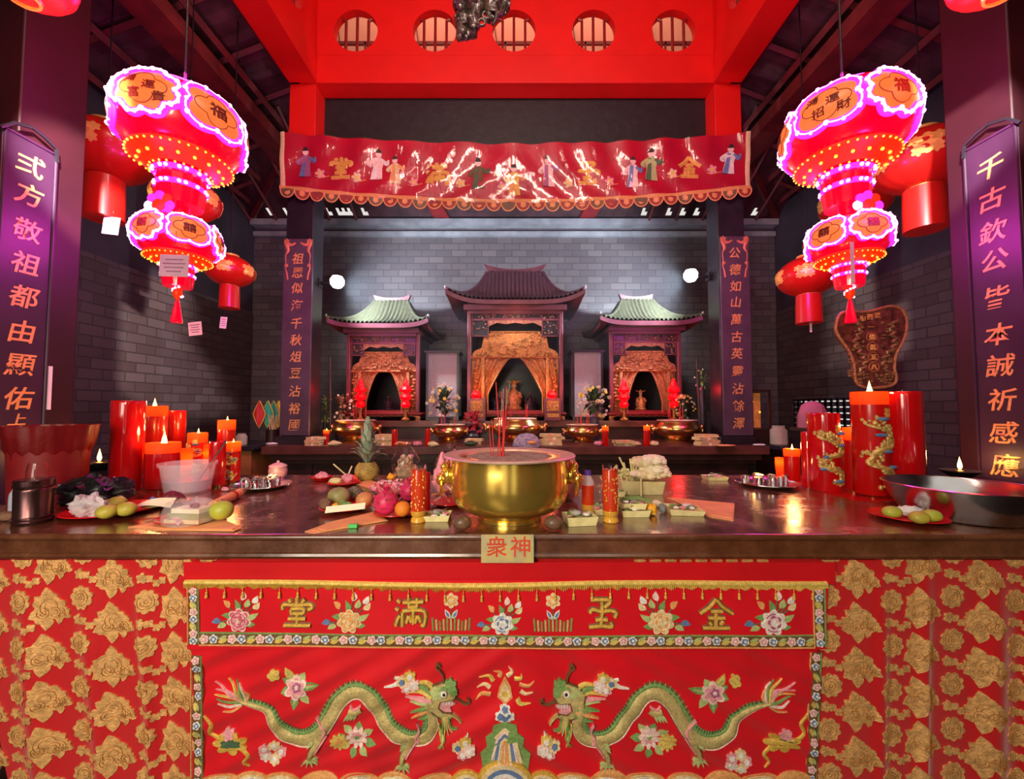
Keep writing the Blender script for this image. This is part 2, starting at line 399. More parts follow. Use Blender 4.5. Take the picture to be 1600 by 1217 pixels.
# ---- side and back roofs: tiles with a few daylight gaps, rafters and purlins
def roof(nm, fn, nu, nv, gaps, seed):
    R = random.Random(seed); miss = set(gaps)
    for _ in range(int(nu*nv*.0012)): miss.add((R.randrange(nu), R.randrange(nv)))
    struct(MB().grid(nu, nv, fn, lambda i, j: (i, j) in miss).build(nm, ROOFM, flat=True))
zr = lambda ax: 5.62-.36*(ax-2.7)
def side(sg, x_in, x_out): return lambda u, v: (x_in+(x_out-x_in)*u, YF+(6.9-YF)*v, 5.66-.40*u*2.2+.012*sin(v*260))
gl = [(20+i, 108+(i % 4)) for i in range(2)] + [(10, 76), (11, 79), (23, 93), (22, 94), (16, 70), (27, 101), (28, 104)] 
roof('ceiling_left', side(-1, TX0-.1, XL-.3), 40, 120, gl, 3)
roof('ceiling_right', side(1, TX1+.1, XR+.3), 40, 120, [(21, 99), (22, 99), (24, 103), (12, 74), (30, 100), (31, 101)], 5)
bz = lambda v: 5.50-.93*v
gb = []
for i0, i1 in ((2, 6), (10, 14), (16, 18), (30, 46), (49, 56), (143, 150), (152, 162), (164, 168), (176, 182), (184, 188)): gb += [(i, 27) for i in range(i0, i1)]
for i0 in (11, 17, 32, 36, 38, 40, 45, 146, 155, 160, 165, 178, 186): gb += [(i0, 25), (i0+1, 25), (i0, 24)]
roof('ceiling_back', lambda u, v: (XL-.2+(XR-XL+.4)*u, 5.10+(YB+.15-5.10)*v, bz(v)), 200, 30, gb, 9)
m = MB()
for sg, xi, xo in ((-1, TX0-.1, XL-.05), (1, TX1+.1, XR+.05)):
    for y in [-2.4+.62*k for k in range(15)]:
        m.tube([(xi, y, 5.60), (xo, y, 5.60-.40*2.2*.9)], .035, 4)
    for k in range(5):
        u = .12+.2*k; x = xi+(xo-xi)*u; m.tube([(x, YF, 5.55-.40*2.2*.9*u), (x, 6.8, 5.55-.40*2.2*.9*u)], .045, 4)
    m.tube([(xi, 5.05, 5.45), (xo, 6.9, 4.62)], .05, 4)
for x in [XL+.45*k for k in range(21)]:
    if x < -2.2 or x > 2.3: m.tube([(x, 5.2, 5.38), (x, 6.9, 4.55)], .025, 4)
struct(m.build('trim_7', RAFT))
# sloping red eave panels beside the banner's lower corners
for nm, sx, ex in (('trim_8', -1.55, -1.05), ('trim_9', 1.63, 1.13)):
    m = MB(); vs = [(sx, 5.3, 5.32), (ex, 6.9, 4.66), (ex-.25*(1 if ex < 0 else -1), 6.9, 4.66), (sx-.25*(1 if ex < 0 else -1), 5.3, 5.32)]
    vs += [(a, b, c-.05) for a, b, c in vs]
    m.add(vs, [(0,1,2,3), (7,6,5,4), (0,4,5,1), (1,5,6,2), (2,6,7,3), (3,7,4,0)]); struct(m.build(nm, REDD))
hz_ = bpy.data.materials.new('incense_haze'); hz_.use_nodes = True; _n = hz_.node_tree.nodes; _n.remove(_n['Principled BSDF']); _v = _n.new('ShaderNodeVolumePrincipled')
_v.inputs['Color'].default_value = (.85, .86, .95, 1); _v.inputs['Density'].default_value = .028; _v.inputs['Anisotropy'].default_value = .2
hz_.node_tree.links.new(_v.outputs[0], _n['Material Output'].inputs['Volume'])
tag(MB().box(TX0+.10, TX1-.10, 5.18, YB-.18, 1.95, 4.32).build('haze', hz_), 'thin incense smoke hanging in the air around the back altar shrines', 'smoke', None, 'stuff')
# the two round white flood lamps
for i, (x, y, z) in enumerate(FL):
    t = thing('flood_lamp', 'round white glaring flood lamp on the inner side of the %s couplet column' % ('left' if i == 0 else 'right'), 'lamp', (x, y, z), 0, 'flood lamps beside the shrines')
    MB().lathe([(0, -.085), (.05, -.07), (.08, -.03), (.085, .02), (.06, .065), (0, .08)], 20).build('bulb', glow('flood_bulb_%d' % i, (.93, 1, .93), 9), t)
    s = -1 if i == 0 else 1
    m = MB(); m.tube([(s*.06, .05, 0), (s*.24, .05, 0)], .02, 8); m.cb((s*.235, .05, 0), (.02, .10, .10)); m.build('bracket', BLACK, t)
# ================================================================== CLOTHS ON THE TABLE FRONT
from mathutils import noise as NZ
KY0, KZ0, KS = 1.428, .905, .0892
def K(px, py, off=0):
    d = ray(px, py); t = (KY0 - off + (KZ0-CZ)*KS)/(d.y + KS*d.z)
    return d.x*t, CZ + d.z*t
def fold_satin(x, z):
    u = abs(x-.0)
    a = .0050*sin((u*1.0+z*1.25)*23+1.3*sin(x*5)) + .0030*sin((u*.8+z*1.5)*47+2*sin(z*6+x*3)) + .006*NZ.noise((x*3.1, z*3.3, 1.7))
    return a*min(1, max(0, (.80-z)/.12))
def fold_val(x, z):
    return .0030*NZ.noise((x*4, z*5, 3.1))+.0022*sin(x*9+z*14)*max(0, min(1, (.86-z)/.1))
def fold_broc(x, z):
    k = max(0, min(1, (.93-z)/.35)); s = 0
    for c, w, a in ((-1.66, .05, .030), (-1.46, .035, .022), (-1.28, .02, .024), (1.27, .02, .014), (1.42, .02, .02), (1.66, .05, .03), (1.80, .03, .03)):
        s -= a*exp(-((x-c-.03*(.9-z))/w)**2)
    return s*k + .012*NZ.noise((x*2.2, z*1.6, 9))*k*min(1, max(0, (abs(x)-1.10)/.12))
def cloth_fn(fold, off):
    return lambda x, z, lift=0: (x, KY0+(KZ0-z)*KS+fold(x, z)-off-lift, z)
def px_fn(fold, off):
    f = cloth_fn(fold, off)
    return lambda px, py, lift=0: f(*K(px, py, off), lift)

SATIN = mat('red_satin', (.66, .006, .014), .32, noise=.10, ns=5, sheen=.12, bump=.08, bs=7)
SATIN2 = mat('red_satin_top', (.58, .005, .010), .36, noise=.10, ns=5, sheen=.1)
BROCR = mat('red_brocade_ground', (.56, .005, .008), .42, noise=.10, ns=300, sheen=.3)
BROCG = mat('gold_brocade_thread', (.74, .40, .14), .48, .15, noise=.28, ns=55, bump=.5, bs=160)
BROCL = mat('dark_gold_brocade_line', (.34, .13, .03), .5, .2, noise=.2, ns=60)
PAL = dict(pink=(.80, .33, .36), rose=(.60, .12, .18), pale=(.86, .62, .55), cream=(.80, .62, .34), orange=(.78, .36, .12), green=(.20, .34, .10), dgreen=(.07, .14, .07), lgreen=(.45, .52, .20),
           blue=(.14, .22, .42), white=(.82, .78, .72), gold=(.74, .46, .08), yellow=(.82, .60, .14), dragon=(.58, .46, .18), brown=(.16, .08, .03), purple=(.40, .12, .25), black=(.03, .02, .02), red=(.5, .01, .02))
PN = list(PAL); EM = [mat('embroidery_'+k, v, .5, .25 if k in ('gold', 'dragon', 'yellow') else 0, noise=.18, ns=90, bump=.4, bs=220) for k, v in PAL.items()]
PI = {k: i for i, k in enumerate(PN)}

def scal(cx, cy, r, n=8, d=.16, rot=0, sx=1, sy=1, seg=6):
    m = n*seg; return [(cx+r*sx*(1-d+d*abs(sin(n*(2*pi*k/m+rot)/2))*1.6)*cos(2*pi*k/m), cy+r*sy*(1-d+d*abs(sin(n*(2*pi*k/m+rot)/2))*1.6)*sin(2*pi*k/m)) for k in range(m)]
def leafp(x0, y0, x1, y1, w, n=6, bend=0):
    dx, dy = x1-x0, y1-y0; L = sqrt(dx*dx+dy*dy) or 1; nx, ny = -dy/L, dx/L; a = []; b = []
    for k in range(n+1):
        t = k/n; q = w*sin(pi*t**.8)*.5; bb = bend*sin(pi*t)*L
        a.append((x0+dx*t+nx*(q+bb), y0+dy*t+ny*(q+bb))); b.append((x0+dx*t-nx*(q-bb), y0+dy*t-ny*(q-bb)))
    return a + b[-2:0:-1]
def cr(pts, n=6):
    out = []; P = [pts[0]]+list(pts)+[pts[-1]]
    for i in range(1, len(P)-2):
        a, b, c, d = P[i-1], P[i], P[i+1], P[i+2]
        for k in range(n):
            t = k/n; out.append(tuple(.5*(2*b[j]+(c[j]-a[j])*t+(2*a[j]-5*b[j]+4*c[j]-d[j])*t*t+(-a[j]+3*b[j]-3*c[j]+d[j])*t**3) for j in range(len(b))))
    out.append(tuple(pts[-1])); return out
def strip(mb, pts, fn, lift=.002, bulge=.002, across=4):     # pts (x, y, width) in picture space -> padded ribbon
    n = len(pts); vs = []; fs = []
    for i, (x, y, w) in enumerate(pts):
        a = pts[max(i-1, 0)]; b = pts[min(i+1, n-1)]; dx, dy = b[0]-a[0], b[1]-a[1]; L = sqrt(dx*dx+dy*dy) or 1; nx, ny = -dy/L, dx/L
        for k in range(across+1):
            s = -1+2*k/across; vs.append(fn(x+nx*w*.5*s, y+ny*w*.5*s, lift+bulge*(1-s*s) if abs(s) < 1 else 0))
    for i in range(n-1):
        for k in range(across): a = i*(across+1)+k; fs.append((a, a+1, a+across+2, a+across+1))
    return mb.add(vs, fs)
def P(mb, c, pts, fn, lift): mb.cur = PI[c]; mb.poly(pts, fn, lift)
def S(mb, c, pts, fn, lift=.002, bulge=.0015, w=None):
    mb.cur = PI[c]; pts = [tuple(p) if len(p) == 3 else (*p, w) for p in pts]; strip(mb, cr(pts, 5) if len(pts) > 2 else pts, fn, lift, bulge)

def peony(mb, cx, cy, r, fn, c1, c2, c3, leaves=True, fl=1, mini=False):
    l = .002
    if leaves:
        for a, L, c in ((200, 2.4, 'lgreen'), (165, 1.9, 'green'), (20, 2.2, 'lgreen'), (-15, 1.8, 'green'), (100, 2.2, 'green'), (65, 2.5, 'lgreen'), (128, 2.6, 'orange'), (80, 3.1, 'pale'), (40, 2.9, 'cream'), (185, 2.9, 'blue'), (52, 3.3, 'white')):
            if mini and L > 2.3: continue
            t = radians(a if fl > 0 else 180-a); x1, y1 = cx+cos(t)*r*L, cy-sin(t)*r*L; x0, y0 = cx+cos(t)*r*(.7 if L < 2.3 else L-1.0), cy-sin(t)*r*(.7 if L < 2.3 else L-1.0)
            P(mb, c, leafp(x0, y0, x1, y1, r*.62, bend=.12*fl), fn, l)
            if L >= 2.3: S(mb, 'dgreen', [(cx+cos(t)*r*.6, cy-sin(t)*r*.6), (x0, y0)], fn, l, .001, r*.12)
    P(mb, c3, scal(cx, cy, r*1.16, 7, .2, .2), fn, l+.001)
    P(mb, c1, scal(cx, cy, r*1.02, 7, .2, .2), fn, l+.002)
    for a in range(5):
        t = 2*pi*a/5+.4; S(mb, c2 if a % 2 else c3, [(cx+r*.85*cos(t+q), cy+r*.85*sin(t+q)) for q in (-.5, -.2, .1, .4, .7)], fn, l+.003, .001, r*.16)
    P(mb, c2, scal(cx+r*.05, cy-r*.05, r*.62, 5, .2), fn, l+.004)
    P(mb, c1, scal(cx+r*.05, cy-r*.05, r*.46, 5, .2, .5), fn, l+.005)
    S(mb, c3, [(cx+r*.3*cos(q), cy+r*.25*sin(q)) for q in (0, 1, 2, 3, 4, 5)], fn, l+.006, .001, r*.12)
    P(mb, c3, scal(cx, cy, r*.16, 4, .1), fn, l+.007)

def radial(mb, pts, fn, lift, rings=4):
    cx, cy = sum(p[0] for p in pts)/len(pts), sum(p[1] for p in pts)/len(pts); n = len(pts); vs = [fn(cx, cy, lift)]; fs = [(0, 1+i, 1+(i+1) % n) for i in range(n)]
    for q in range(1, rings+1): vs += [fn(cx+(x-cx)*q/rings, cy+(y-cy)*q/rings, lift) for x, y in pts]
    vs += [fn(x, y, 0) for x, y in pts]
    for q in range(rings):
        for i in range(n): a = 1+q*n; fs.append((a+i, a+(i+1) % n, a+n+(i+1) % n, a+n+i))
    return mb.add(vs, fs)
# ---- brocade cloth with gold roses (one long cloth behind the embroidered one)
m = MB(); bf = cloth_fn(fold_broc, -.003)
zt, zb = .912, .06
def bedge(v): return -1.80+.10*max(0, (v-.55))**1.3, 2.12
def bgrid(u, v):
    a, b = bedge(v); x = a-.25*max(0, .3-v)+(b-a+.25*max(0, .3-v))*u; z = zt+(zb-zt)*v; return bf(x, z)
m.grid(300, 60, bgrid)
R = random.Random(4)
bp_fn = lambda px, py, lift=0: bf(K(px, py)[0], min(K(px, py)[1], .9095), lift)
def rose_b(x, y, r):
    m.cur = 1; radial(m, scal(x, y, r, 9, .14, R.random()), bp_fn, .004)
    m.cur = 2
    for rr, a0, L in ((.68, R.random()*6, 4.6), (.42, R.random()*6, 4.2)): strip(m, [(x+r*rr*cos(a0+L*k/10), y+r*rr*sin(a0+L*k/10), r*.10) for k in range(11)], bp_fn, .0050, .0010, 2)
    strip(m, [(x+r*.16*cos(k), y+r*.16*sin(k), r*.10) for k in range(6)], bp_fn, .0050, .0010, 2)
def big_b(x, y, s):
    m.cur = 1
    for a, L, w in ((255, 1.5, .8), (20, 1.4, .7), (100, 1.55, .8), (150, 1.35, .7), (215, 1.3, .6)):
        t = radians(a+R.uniform(-8, 8)); radial(m, leafp(x+cos(t)*s*.5, y+sin(t)*s*.5, x+cos(t)*s*L, y+sin(t)*s*L, s*w), bp_fn, .0034)
    radial(m, scal(x-s*.3, y+s*.3, s*.72, 6, .16, R.random()), bp_fn, .0040); radial(m, scal(x+s*.42, y-s*.05, s*.66, 6, .16, R.random()), bp_fn, .0044); radial(m, scal(x-s*.1, y-s*.2, s*.85, 7, .14, R.random()), bp_fn, .0042)
    m.cur = 2
    for cx_, cy_, q in ((0, -.1, .55), (-.35, .3, .35), (.4, .25, .35)):
        a0 = R.random()*6; strip(m, [(x+s*cx_+s*q*cos(a0+4.8*k/12), y+s*cy_+s*q*sin(a0+4.8*k/12), s*.06) for k in range(13)], bp_fn, .0052, .0010, 2)
        strip(m, [(x+s*cx_+s*q*.5*cos(a0+4*k/8), y+s*cy_+s*q*.5*sin(a0+4*k/8), s*.06) for k in range(9)], bp_fn, .0052, .0010, 2)
def sprig_b(x, y, s):
    m.cur = 1; radial(m, scal(x, y, s, 5, .3, R.random()), bp_fn, .0036)
    for k in range(3): radial(m, scal(x+s*(1.5+1.3*k), y+s*(.6+.5*k)*(1 if k % 2 else .3), s*.75, 4, .3), bp_fn, .0034)
for ix in range(-1, 19):
    for iy in range(-1, 6):
        px, py = -62+97*ix, 932+69.5*iy+(7 if ix % 2 else 0)
        if 330 < px < 1255: continue
        rose_b(px+R.uniform(-2, 2), py, 17.5)
        bx, by = px+46, py-30+(40 if ix % 2 else 0)
        if not 320 < bx < 1262: big_b(bx, by, 22); big_b(bx+17, by+7, 12)
        sprig_b(px-6, py-36, 7.5)
for ix in range(9): px = 1000+24*ix; m.cur = 1; radial(m, scal(px, 880, 9, 6, .2), bp_fn, .003)
tag(m.build('brocade_cloth', [BROCR, BROCG, BROCL], sharp=50), 'red brocade cloth woven with gold roses, hanging from the stone altar table', 'tablecloth')

# ---- embroidered altar frontal
fr = thing('altar_frontal', 'red satin altar frontal embroidered with two dragons, hung across the table front', 'altar cloth', (0, 0, 0))
ff = cloth_fn(fold_satin, .020); fe = px_fn(fold_satin, .020)
xa, _ = K(303, 1100, .02); xb, _ = K(1276, 1100, .02)
m = MB(); m.grid(220, 90, lambda u, v: ff(xa+(xb-xa)*u, .88+(.07-.88)*v)); m.build('dragon_panel', SATIN, fr)
vf = cloth_fn(fold_val, .030); ve = px_fn(fold_val, .030)
x0, z1 = K(289, 906, .03); x1, z0 = K(1291, 1014, .03)
m = MB(); m.grid(160, 16, lambda u, v: vf(x0+(x1-x0)*u, z1+(z0-z1)*v, 0)); m.build('valance', SATIN, fr)
xs, zs = K(284, 874, .03); xe, ze = K(1306, 913, .03)
m = MB(); m.grid(120, 5, lambda u, v: vf(xs+(xe-xs)*u, min(.910, zs)+(ze-min(.910, zs))*v, -.004)); m.build('plain_band', SATIN2, fr)
# gold fringe braid and its tassels
fy = lambda x: 911+3*sin((x-290)/1000*pi)+2.0*sin(x*.011)
m = MB(); m.cur = PI['yellow']
strip(m, [(x, fy(x)-1, 8) for x in range(289, 1293, 6)], ve, .004, .006)
for i, x in enumerate(range(289, 1293, 3)): y = fy(x); h = 4+2.5*sin(i*.9)*sin(i*.23); strip(m, [(x, y+1, 3.4), (x+.3, y+3+h, 2.4)], ve, .006, .003, 2)
m.build('gold_fringe', EM, fr)
for i in range(34):
    x = 324+28.6*i; y = fy(x); m = MB(); m.cur = PI['gold']
    p = [Vector(ve(x+R.uniform(-.5, .5), y+d, .006)) for d in (4, 8, 13)]; m.tube(p, .0016, 4); q = Vector(ve(x, y+15, .006)); m.ell(q, (.0042, .0042, .0045), 7, 5); m.lathe([(.003, -.003), (.0052, -.013), (.0045, -.016)], 7, q); m.build('tassel', EM, fr)
# flower borders: under the valance, at its ends and down the sides
def border(name, pts, w, n, fn):
    m = MB(); m.cur = PI['brown']; strip(m, cr([(*p, w) for p in pts], 40), fn, .0015, .0006)
    dx, dy = pts[-1][0]-pts[0][0], pts[-1][1]-pts[0][1]; L = sqrt(dx*dx+dy*dy); ex, ey = dx/L, dy/L
    for sgn, c in ((-1, 'green'), (1, 'orange')):
        S(m, c, [(p[0]-ey*w*.56*sgn, p[1]+ex*w*.56*sgn) for p in pts], fn, .003, .001, 2.2)
    for i in range(n):
        t = (i+.5)/n; x, y = pts[0][0]+dx*t, pts[0][1]+dy*t; k = i % 3; r = w*.40
        if k == 0: P(m, 'pale', scal(x, y, r, 5, .2, i), fn, .003); P(m, 'pink', scal(x, y, r*.62, 5, .2, i), fn, .004); P(m, 'white', scal(x, y, r*.25, 4, .2), fn, .005)
        elif k == 1: P(m, 'white', scal(x, y, r*.95, 5, .2, i), fn, .003); P(m, 'blue', scal(x, y, r*.66, 4, .2, i), fn, .004); P(m, 'white', scal(x+r*.1, y, r*.3, 4, .2), fn, .005)
        else: P(m, 'yellow', leafp(x-ex*r-ey*r*.7, y-ey*r+ex*r*.7, x+ex*r*1.2, y+ey*r*1.2, r*1.1), fn, .003); P(m, 'lgreen', leafp(x+ex*r+ey*r*.7, y+ey*r-ex*r*.7, x-ex*r, y-ey*r, r*.7), fn, .0035)
    m.build(name, EM, fr)
border('flower_border', [(312, 998), (800, 1003), (1272, 1002)], 17, 66, ve)
border('flower_border', [(301.5, 918), (303, 1006)], 15, 8, ve)
border('flower_border', [(1279, 916), (1281, 1010)], 16, 8, ve)
border('flower_border', [(309, 1022), (311, 1225)], 15, 14, fe)
border('flower_border', [(1276, 1020), (1268, 1225)], 15, 14, fe)
# the four gold characters
STK = {'金': [[(0,.50),(-.22,.24),(-.52,.02)], [(0,.50),(.22,.24),(.54,.03)], [(-.20,.10),(.20,.10)], [(-.28,-.12),(.28,-.12)], [(0,.12),(0,-.40)], [(-.24,-.22),(-.15,-.34)], [(.24,-.22),(.14,-.34)], [(-.44,-.45),(.44,-.45)]],
 '玉': [[(-.38,.45),(0,.47),(.30,.42),(.10,.20)], [(0,.42),(.02,.10),(-.02,-.40)], [(-.40,.02),(-.30,.14),(0,.06),(.26,.10),(.50,.02),(.44,-.14)], [(-.44,-.45),(0,-.42),(.34,-.45),(.30,-.26)], [(-.22,-.22),(-.02,-.2),(.2,-.22)]],
 '堂': [[(0,.52),(0,.30)], [(-.28,.46),(-.20,.34)], [(.28,.46),(.18,.34)], [(-.48,.10),(-.44,.26),(0,.25),(.44,.27),(.52,.16),(.38,.10)], [(-.20,.12),(-.20,-.04)], [(-.20,.12),(.22,.12),(.22,-.04)], [(-.20,-.04),(.22,-.04)], [(-.30,-.22),(.30,-.22)], [(0,-.06),(0,-.42)], [(-.46,-.45),(.46,-.45)]],
 '滿': [[(-.42,.42),(-.32,.32)], [(-.48,.14),(-.38,.06)], [(-.46,-.46),(-.40,-.25),(-.30,-.10)], [(-.22,.32),(.48,.34)], [(-.02,.50),(-.02,.18)], [(.26,.50),(.26,.18)], [(-.04,.17),(.28,.17)], [(-.24,.02),(-.24,-.48)], [(-.24,.03),(.48,.03),(.50,-.44),(.38,-.42)], [(.13,.16),(.13,-.40)], [(-.02,-.10),(-.10,-.36)], [(-.02,-.1),(.06,-.34)], [(.28,-.10),(.20,-.36)], [(.28,-.1),(.38,-.34)]]}
for ch, x, y, s in (('堂', 465, 956, 46), ('滿', 640, 956, 46), ('玉', 940, 958, 46), ('金', 1118, 959, 48)):
    m = MB()
    for st in STK[ch]: S(m, 'brown', [(x+s*a, y-s*b) for a, b in st], ve, .0025, .001, 9.2)
    for st in STK[ch]: S(m, 'gold', [(x+s*a, y-s*b) for a, b in st], ve, .0045, .004, 6.4)
    m.build('character', EM, fr)
for i, (x, y, r, a, b, c, fl) in enumerate(((373, 969, 15, 'rose', 'pink', 'pale', 1), (546, 970, 15, 'orange', 'cream', 'cream', 1), (785, 974, 14, 'white', 'blue', 'white', 1), (1033, 972, 16, 'cream', 'orange', 'cream', -1), (1208, 972, 16, 'pale', 'purple', 'white', 1))):
    m = MB(); peony(m, x, y, r, ve, a, b, c, True, fl); m.build('peony', EM, fr)
for x in (705, 864):
    m = MB()
    for k in range(-5, 6): S(m, 'green' if k % 2 else 'lgreen', [(x+k*5.6, 985), (x+k*5.9, 985-(9+abs(10-abs(k)*3.2)*.9+6))], ve, .002, .0015, 3.4)
    S(m, 'dgreen', [(x, 985), (x+1, 960), (x, 944)], ve, .002, .001, 2)
    P(m, 'cream', scal(x, 938, 11, 6, .2), ve, .003); P(m, 'orange', scal(x, 938, 7.5, 5, .2), ve, .004); P(m, 'cream', scal(x, 938, 4, 5, .2), ve, .005)
    for q in (-1, 1): P(m, 'white', leafp(x+q*2, 966, x+q*10, 952, 7), ve, .003); P(m, 'blue', leafp(x+q*3, 964, x+q*9, 954, 4), ve, .004)
    m.build('reed_flower', EM, fr)

# ---- the dragons
def dragon(mx):
    f = (lambda a, b, l=0: fe(a, b, l)) if not mx else (lambda a, b, l=0: fe(2*789.5-a, b+1, l))
    g = lambda zx, zy: (300+zx/3.2, 880+zy/3.2)
    body = [(250, 690, 20), (320, 712, 30), (375, 735, 42), (415, 785, 54), (445, 838, 66), (505, 876, 74), (575, 878, 74), (640, 842, 76), (690, 765, 78), (735, 690, 80), (795, 645, 78), (855, 645, 78), (905, 690, 78), (940, 752, 76), (985, 815, 76), (1045, 862, 76), (1110, 880, 74), (1170, 866, 72), (1200, 815, 66), (1190, 750, 60), (1180, 690, 60)]
    bp = [(*g(a, b), w/3.2) for a, b, w in body]
    m = MB(); sm = cr(bp, 7)
    # dark outline, green back fringe, scaled body
    m.cur = PI['brown']; strip(m, [(x, y, w*1.12) for x, y, w in sm], f, .0015, .001)
    n = len(sm); side = []
    for i in range(n):
        a = sm[max(i-1, 0)]; b = sm[min(i+1, n-1)]; dx, dy = b[0]-a[0], b[1]-a[1]; L = sqrt(dx*dx+dy*dy); side.append((dy/L, -dx/L))
    for i in range(1, n-6):
        x, y, w = sm[i]; nx, ny = side[i]; q = w*.5
        m.cur = PI['green' if i % 2 else 'dgreen']; m.poly([(x+nx*q*.6-ny*3, y+ny*q*.6+nx*3), (x+nx*q*.6+ny*3, y+ny*q*.6-nx*3), (x+nx*(q+5.2)+ny*1.0, y+ny*(q+5.2)-nx*1.0)], f, .003)
    m.cur = PI['green']; strip(m, [(x+side[i][0]*w*.42, y+side[i][1]*w*.42, w*.22) for i, (x, y, w) in enumerate(sm)], f, .0035, .002)
    m.cur = PI['dragon']; strip(m, [(x-side[i][0]*w*.06, y-side[i][1]*w*.06, w*.84) for i, (x, y, w) in enumerate(sm)], f, .004, .006, 6)
    m.cur = PI['pale']; strip(m, [(x-side[i][0]*w*.47, y-side[i][1]*w*.47, w*.07) for i, (x, y, w) in enumerate(sm)], f, .004, .0015)
    dr = m.build('dragon', EM, fr)
    def piece(name, fn_):
        q = MB(); fn_(q); q.build(name, EM, dr)
    def tail(q):
        for k, (a, b, c) in enumerate((((252, 690), (200, 660), (120, 650)), ((252, 696), (190, 690), (135, 665)), ((255, 700), (190, 715), (140, 690)), ((255, 705), (210, 735), (160, 735)), ((250, 685), (205, 640), (120, 628)), ((255, 685), (215, 610), (185, 570)), ((262, 688), (245, 620), (225, 575)), ((268, 690), (265, 640), (240, 590)), ((272, 692), (285, 660), (262, 625)), ((246, 690), (175, 632), (118, 588)))):
            S(q, ('yellow', 'green', 'pale', 'orange', 'pink')[k % 5], [(*g(*a), 5), (*g(*b), 4), (*g(*c), .8)], f, .004, .002)
    piece('tail', tail)
    def leg(pts, foot, q):
        S(q, 'brown', [(*g(*p[:2]), p[2]/2.9) for p in pts], f, .006, .001)
        S(q, 'dragon', [(*g(*p[:2]), p[2]/3.3) for p in pts], f, .008, .004)
        S(q, 'pink', [(*g(p[0]+p[2]*.5, p[1]), 4) for p in pts[:-1]], f, .010, .002)
        fx, fy_ = g(*foot)
        for a in (150, 110, 70, 30, -30):
            t = radians(a); S(q, 'lgreen', [(fx, fy_, 5), (fx+9*cos(t), fy_+5*sin(t), 4), (fx+14*cos(t), fy_+3+7*sin(t), 1)], f, .008, .002)
        for k in range(4): P(q, 'lgreen', leafp(*g(pts[0][0]-20-6*k, pts[0][1]+10*k), *g(pts[0][0]-62-3*k, pts[0][1]+15+18*k), 5), f, .009)
    piece('leg', lambda q: leg([(650, 850, 60), (625, 900, 44), (600, 945, 34), (590, 975, 28)], (590, 985), q))
    piece('leg', lambda q: leg([(1110, 870, 60), (1080, 920, 44), (1055, 965, 34), (1050, 1000, 28)], (1052, 1012), q))
    def paw(q):
        S(q, 'dragon', [(*g(785, 735), 9), (*g(820, 745), 11), (*g(850, 728), 8)], f, .004, .003); S(q, 'pink', [(*g(792, 705), 3), (*g(812, 728), 4), (*g(850, 705), 3)], f, .004, .002)
        for k in range(4): P(q, 'lgreen', leafp(*g(790+12*k, 745), *g(760+16*k, 785), 4), f, .005)
    piece('leg', paw)
    for pts in ([(620, 770), (650, 800), (672, 830), (655, 860)], [(1125, 790), (1140, 830), (1120, 870), (1135, 895)]):
        piece('flame_ribbon', lambda q: S(q, 'pink', [(*g(*p), w) for p, w in zip(pts, (1, 4, 6, 4))], f, .012, .002))
    def head(q):
        for k, (a, b, c) in enumerate((((1200, 650), (1140, 620), (1085, 612)), ((1200, 665), (1140, 645), (1070, 650)), ((1200, 680), (1130, 680), (1065, 670)), ((1205, 690), (1150, 695), (1090, 690)), ((1210, 715), (1150, 725), (1095, 735)), ((1215, 728), (1160, 745), (1100, 765)), ((1215, 640), (1170, 600), (1100, 605)), ((1225, 745), (1190, 765), (1130, 775)))):
            S(q, ('green', 'yellow', 'pink', 'lgreen', 'green', 'orange', 'yellow', 'green')[k], [(*g(*a), 9), (*g(*b), 7), (*g(*c), 1)], f, .006, .003)
        P(q, 'brown', [g(*p) for p in ((1160, 650), (1200, 610), (1250, 590), (1290, 585), (1318, 610), (1325, 650), (1322, 676), (1300, 690), (1250, 690), (1240, 720), (1262, 742), (1300, 745), (1310, 770), (1270, 790), (1220, 765), (1175, 720))], f, .007)
        P(q, 'dragon', [g(*p) for p in ((1168, 652), (1205, 616), (1250, 598), (1288, 592), (1311, 615), (1318, 650), (1314, 670), (1295, 682), (1242, 682), (1230, 720), (1255, 748), (1298, 752), (1302, 765), (1270, 780), (1225, 757), (1185, 715))], f, .009)
        P(q, 'pink', [g(*p) for p in ((1245, 690), (1300, 688), (1318, 700), (1290, 715), (1300, 738), (1262, 738), (1240, 718))], f, .010)
        for k in range(4): P(q, 'white', [g(1255+14*k, 688), g(1265+14*k, 688), g(1260+14*k, 708)], f, .012)
        P(q, 'green', scal(*g(1295, 600), 9, 6, .25), f, .011); P(q, 'green', scal(*g(1310, 635), 6, 5, .25), f, .011); P(q, 'lgreen', scal(*g(1225, 640), 9, 5, .2), f, .011)
        P(q, 'white', scal(*g(1262, 640), 4.6, 4, .05), f, .012); P(q, 'black', scal(*g(1264, 641), 2.4, 4, .05), f, .013)
        S(q, 'green', [(*g(1240, 625), 4), (*g(1262, 612), 5), (*g(1285, 622), 3)], f, .012, .002)
        for k in range(5): S(q, ('green', 'yellow', 'lgreen', 'orange', 'green')[k], [(*g(1250+8*k, 760), 5), (*g(1255+10*k, 820), 4), (*g(1240+22*k, 880-14*k), 1)], f, .009, .002)
        for k in range(4): S(q, ('yellow', 'green')[k % 2], [(*g(1235, 790+12*k), 4), (*g(1240+8*k, 850+8*k), 4), (*g(1262-10*k, 912), 1)], f, .008, .002)
    piece('head', head)
    piece('whisker', lambda q: S(q, 'brown', [(*g(1262, 590), 4), (*g(1255, 555), 3.4), (*g(1238, 530), 3), (*g(1222, 518), 4), (*g(1232, 502), 4), (*g(1245, 515), 3)], f, .012, .002))
